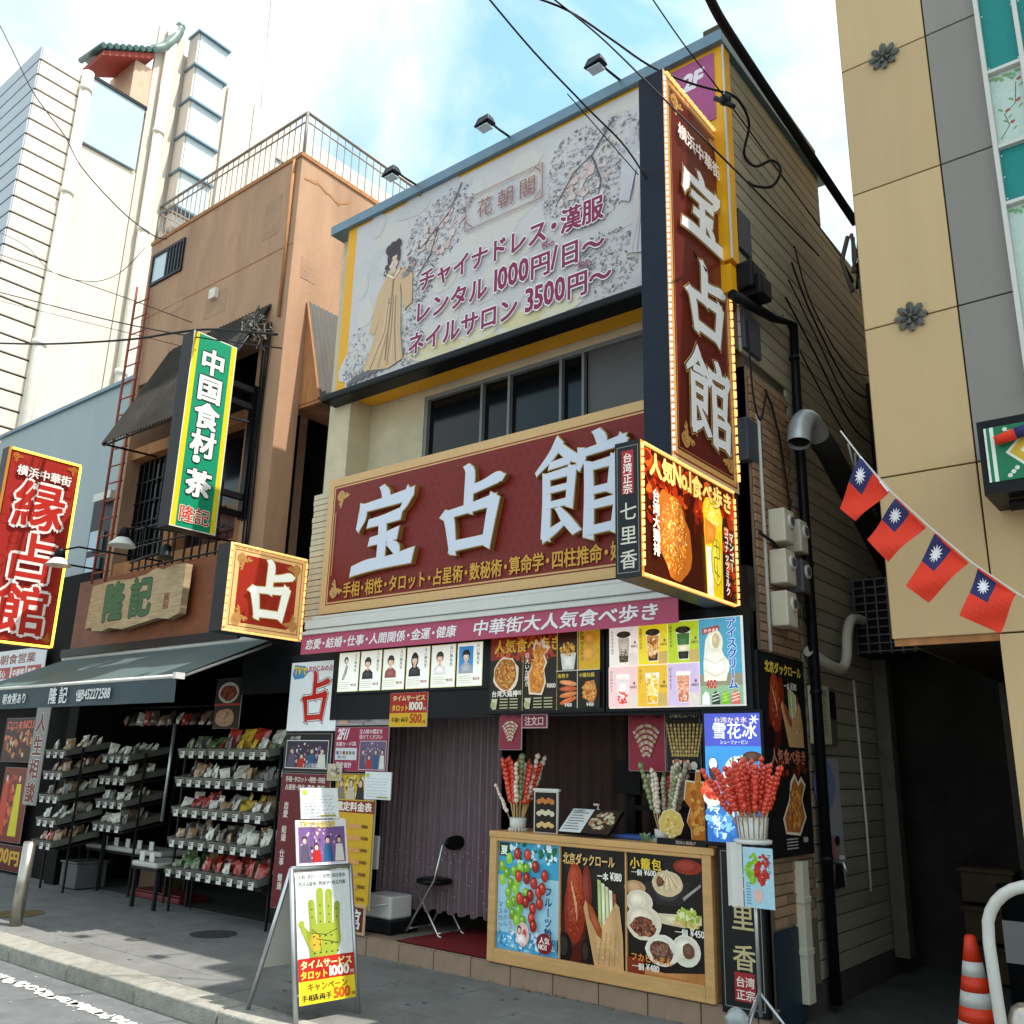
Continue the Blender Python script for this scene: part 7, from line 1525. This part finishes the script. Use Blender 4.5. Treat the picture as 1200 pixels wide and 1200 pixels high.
def rack(name_label, x0, x1, y0, rows, nb, tags, d_, place, pal, depthn, legs=True):
    t = thing('display_rack', name_label, 'rack', (x0, y0, 0)); 
    for z in rows: MB().hexa([(x0-.02, y0+.015, z-.035), (x1+.02, y0+.015, z-.035), (x1+.02, y0+.015, z-.01), (x0-.02, y0+.015, z-.01)], [(x0-.02, y0+d_, z+.06), (x1+.02, y0+d_, z+.06), (x1+.02, y0+d_, z+.085), (x0-.02, y0+d_, z+.085)]).build('shelf', M_shelf, t)
    for x in (x0-.03, x1+.03):
        for y in (y0+.3*d_, y0+d_+.02): MB().box(x-.011, x+.011, y-.011, y+.011, 0, rows[0]+.1).build('upright', M_shelf, t)
    for ri, z in enumerate(rows):
        w_ = (x1-x0)/nb
        for b in range(nb):
            gl = 'baskets on the %s' % place; put_basket((round(w_, 3), d_, tags), (w_-.008, d_-.03, .075, .2, tags), (x0+b*w_, y0+random.uniform(-.012, .006), z), 'basket of %s packets, %s from left, %s tier, %s' % (PKN[pal[ri][b % len(pal[ri])]], ['first', 'second', 'third', 'fourth', 'fifth', 'sixth', 'seventh', 'eighth', 'ninth'][b], OR[ri], place), gl)
            base = pal[ri][b % len(pal[ri])]
            for k in range(depthn):
                for j in range(tags):
                    ci = base if random.random() < .75 else random.choice([2, 5, 1])
                    yy = .05+k*(d_-.08)/max(1, depthn); put_packet(ci, (x0+b*w_+w_*(j+.5)/tags+random.uniform(-.01, .01), y0+yy+.02, z+.015+yy*.2), '%s snack packet on the %s tier of the %s' % (PKN[ci], OR[ri], place), 'snack packets on the %s' % place, random.uniform(-.5, .5), random.uniform(1.15, 1.6))
rack('wide black rack crowded with snack baskets beside the dark red menu column', -9.52, -7.86, 5.96, [1.64, 1.335, 1.02, .70, .40], 9, 1, .36, 'wide right rack', [[4, 4, 4, 0, 5, 3, 3, 2, 4], [5, 1, 2, 5, 2, 2, 1, 5, 2], [0, 0, 0, 2, 2, 3, 3, 2, 2], [1, 1, 2, 2, 5, 4, 2, 1, 2], [4, 4, 4, 0, 0, 0, 0, 0, 0]], 3)
rack('narrow rack of clear snack trays in the dark middle of the shop', -11.5, -10.82, 6.12, [1.56, 1.30, 1.02, .75], 4, 1, .6, 'middle rack', [[2, 2, 2, 2], [5, 2, 5, 2], [2, 5, 2, 1], [2, 1, 2, 5]], 2)
rack('narrow rack of long snack trays at the left end under the awning', -12.15, -11.62, 5.72, [1.60, 1.34, 1.06, .78, .52], 3, 1, .62, 'left rack', [[2, 3, 2], [1, 1, 1], [5, 1, 2], [2, 2, 2], [1, 0, 1]], 3)
for (label, x0, x1, y0, y1, z) in (('low table with flat trays below the left snack rack', -12.1, -10.3, 6.38, 6.8, .47), ('small low table with a cloth edge left of the wide rack', -10.15, -9.62, 5.92, 6.4, .43)):
    t = thing('low_table', label, 'table', (x0, y0, 0)); MB().box(x0, x1, y0, y1, z-.03, z).build('table_top', M_shelf, t, bevel=.005); MB().box(x0+.01, x1-.01, y0-.01, y1-.02, z, z+.06).build('flat_tray', M_trayw, t, bevel=.02)
    for x in (x0+.04, x1-.04):
        for y in (y0+.04, y1-.04): MB().box(x-.018, x+.018, y-.018, y+.018, 0, z-.03).build('leg', M_shelf, t)
    for i in range(6 if x1-x0 > 1 else 2):
        x = x0+.12+i*(.27 if x1-x0 > 1 else .2); g = single(box(x, x+.09, y0+.02, y0+.03, z+.062, z+.16), 'price_card', M_tagw, 'small white price card standing on the %s' % ('low table below the left rack' if x1-x0 > 1 else 'small low table by the wide rack'), 'price card', (x, y0, z), 'price cards on the low tables')
t = thing('hanging_rail', 'dark rail of hanging snack bags in the shade under the awning', 'rail', (-10.3, 6.5, 2.2))
MB().tube([(-12.2, 6.7, 2.25), (-9.6, 6.7, 2.25)], .012, 6).build('rail', M_dark, t)
for i in range(14): put_packet([1, 5, 2, 0, 5][i % 5], (-12.1+i*.18, 6.7, 2.02), 'dim snack bag hanging from the dark rail under the awning', 'snack bags hanging under the awning', random.uniform(-.4, .4), 1.5)
t = thing('storage_tub', 'grey storage tub on the floor under the left snack rack', 'tub', (-11.9, 6.3, 0)); MB().box(-12.1, -11.7, 6.1, 6.5, .01, .30).box(-12.12, -11.68, 6.08, 6.52, .30, .33).build('tub_body', M_blind, t, bevel=.02)
t = thing('cardboard_box', 'brown cardboard box under the middle snack rack', 'box', (-11.1, 6.4, 0)); MB().box(-11.35, -10.9, 6.75, 7.1, .01, .36).build('box_body', mat('dim_cardboard', '6b5440', .8), t, bevel=.01)
t = thing('red_crate', 'flat dark red tray lying on the shop floor between the low tables', 'tray', (-10.2, 6.6, 0)); MB().box(-10.9, -9.8, 6.35, 6.75, .012, .07).box(-10.86, -9.84, 6.39, 6.71, .07, .09).build('tray', mat('dull_red_plastic', '6b2024', .5, var=.2), t, bevel=.01)
for (i, x, ci, s) in ((0, -8.55, 3, 2.2), (1, -8.02, 2, 2.0), (2, -8.3, 0, 1.9), (3, -8.78, 0, 1.8)):
    put_packet(ci, (x, 6.12, 1.74), ['large yellow packet standing on the top tier of the wide rack', 'large clear packet standing at the right end of the top tier', 'large red packet behind the yellow one on the top tier', 'red packet left of the large yellow one on the top tier'][i], 'snack packets on the wide right rack', .1*i, s)
single(MB().tube([(-10.02, 6.15, .9), (-9.98, 6.15, 2.0)], .02, 6), 'metal_post', M_alum, 'slim pale metal post between the middle rack and the wide rack', 'post', (-10, 6.15, .9))
# stray prototypes live in the scene as placed objects; nothing else to do
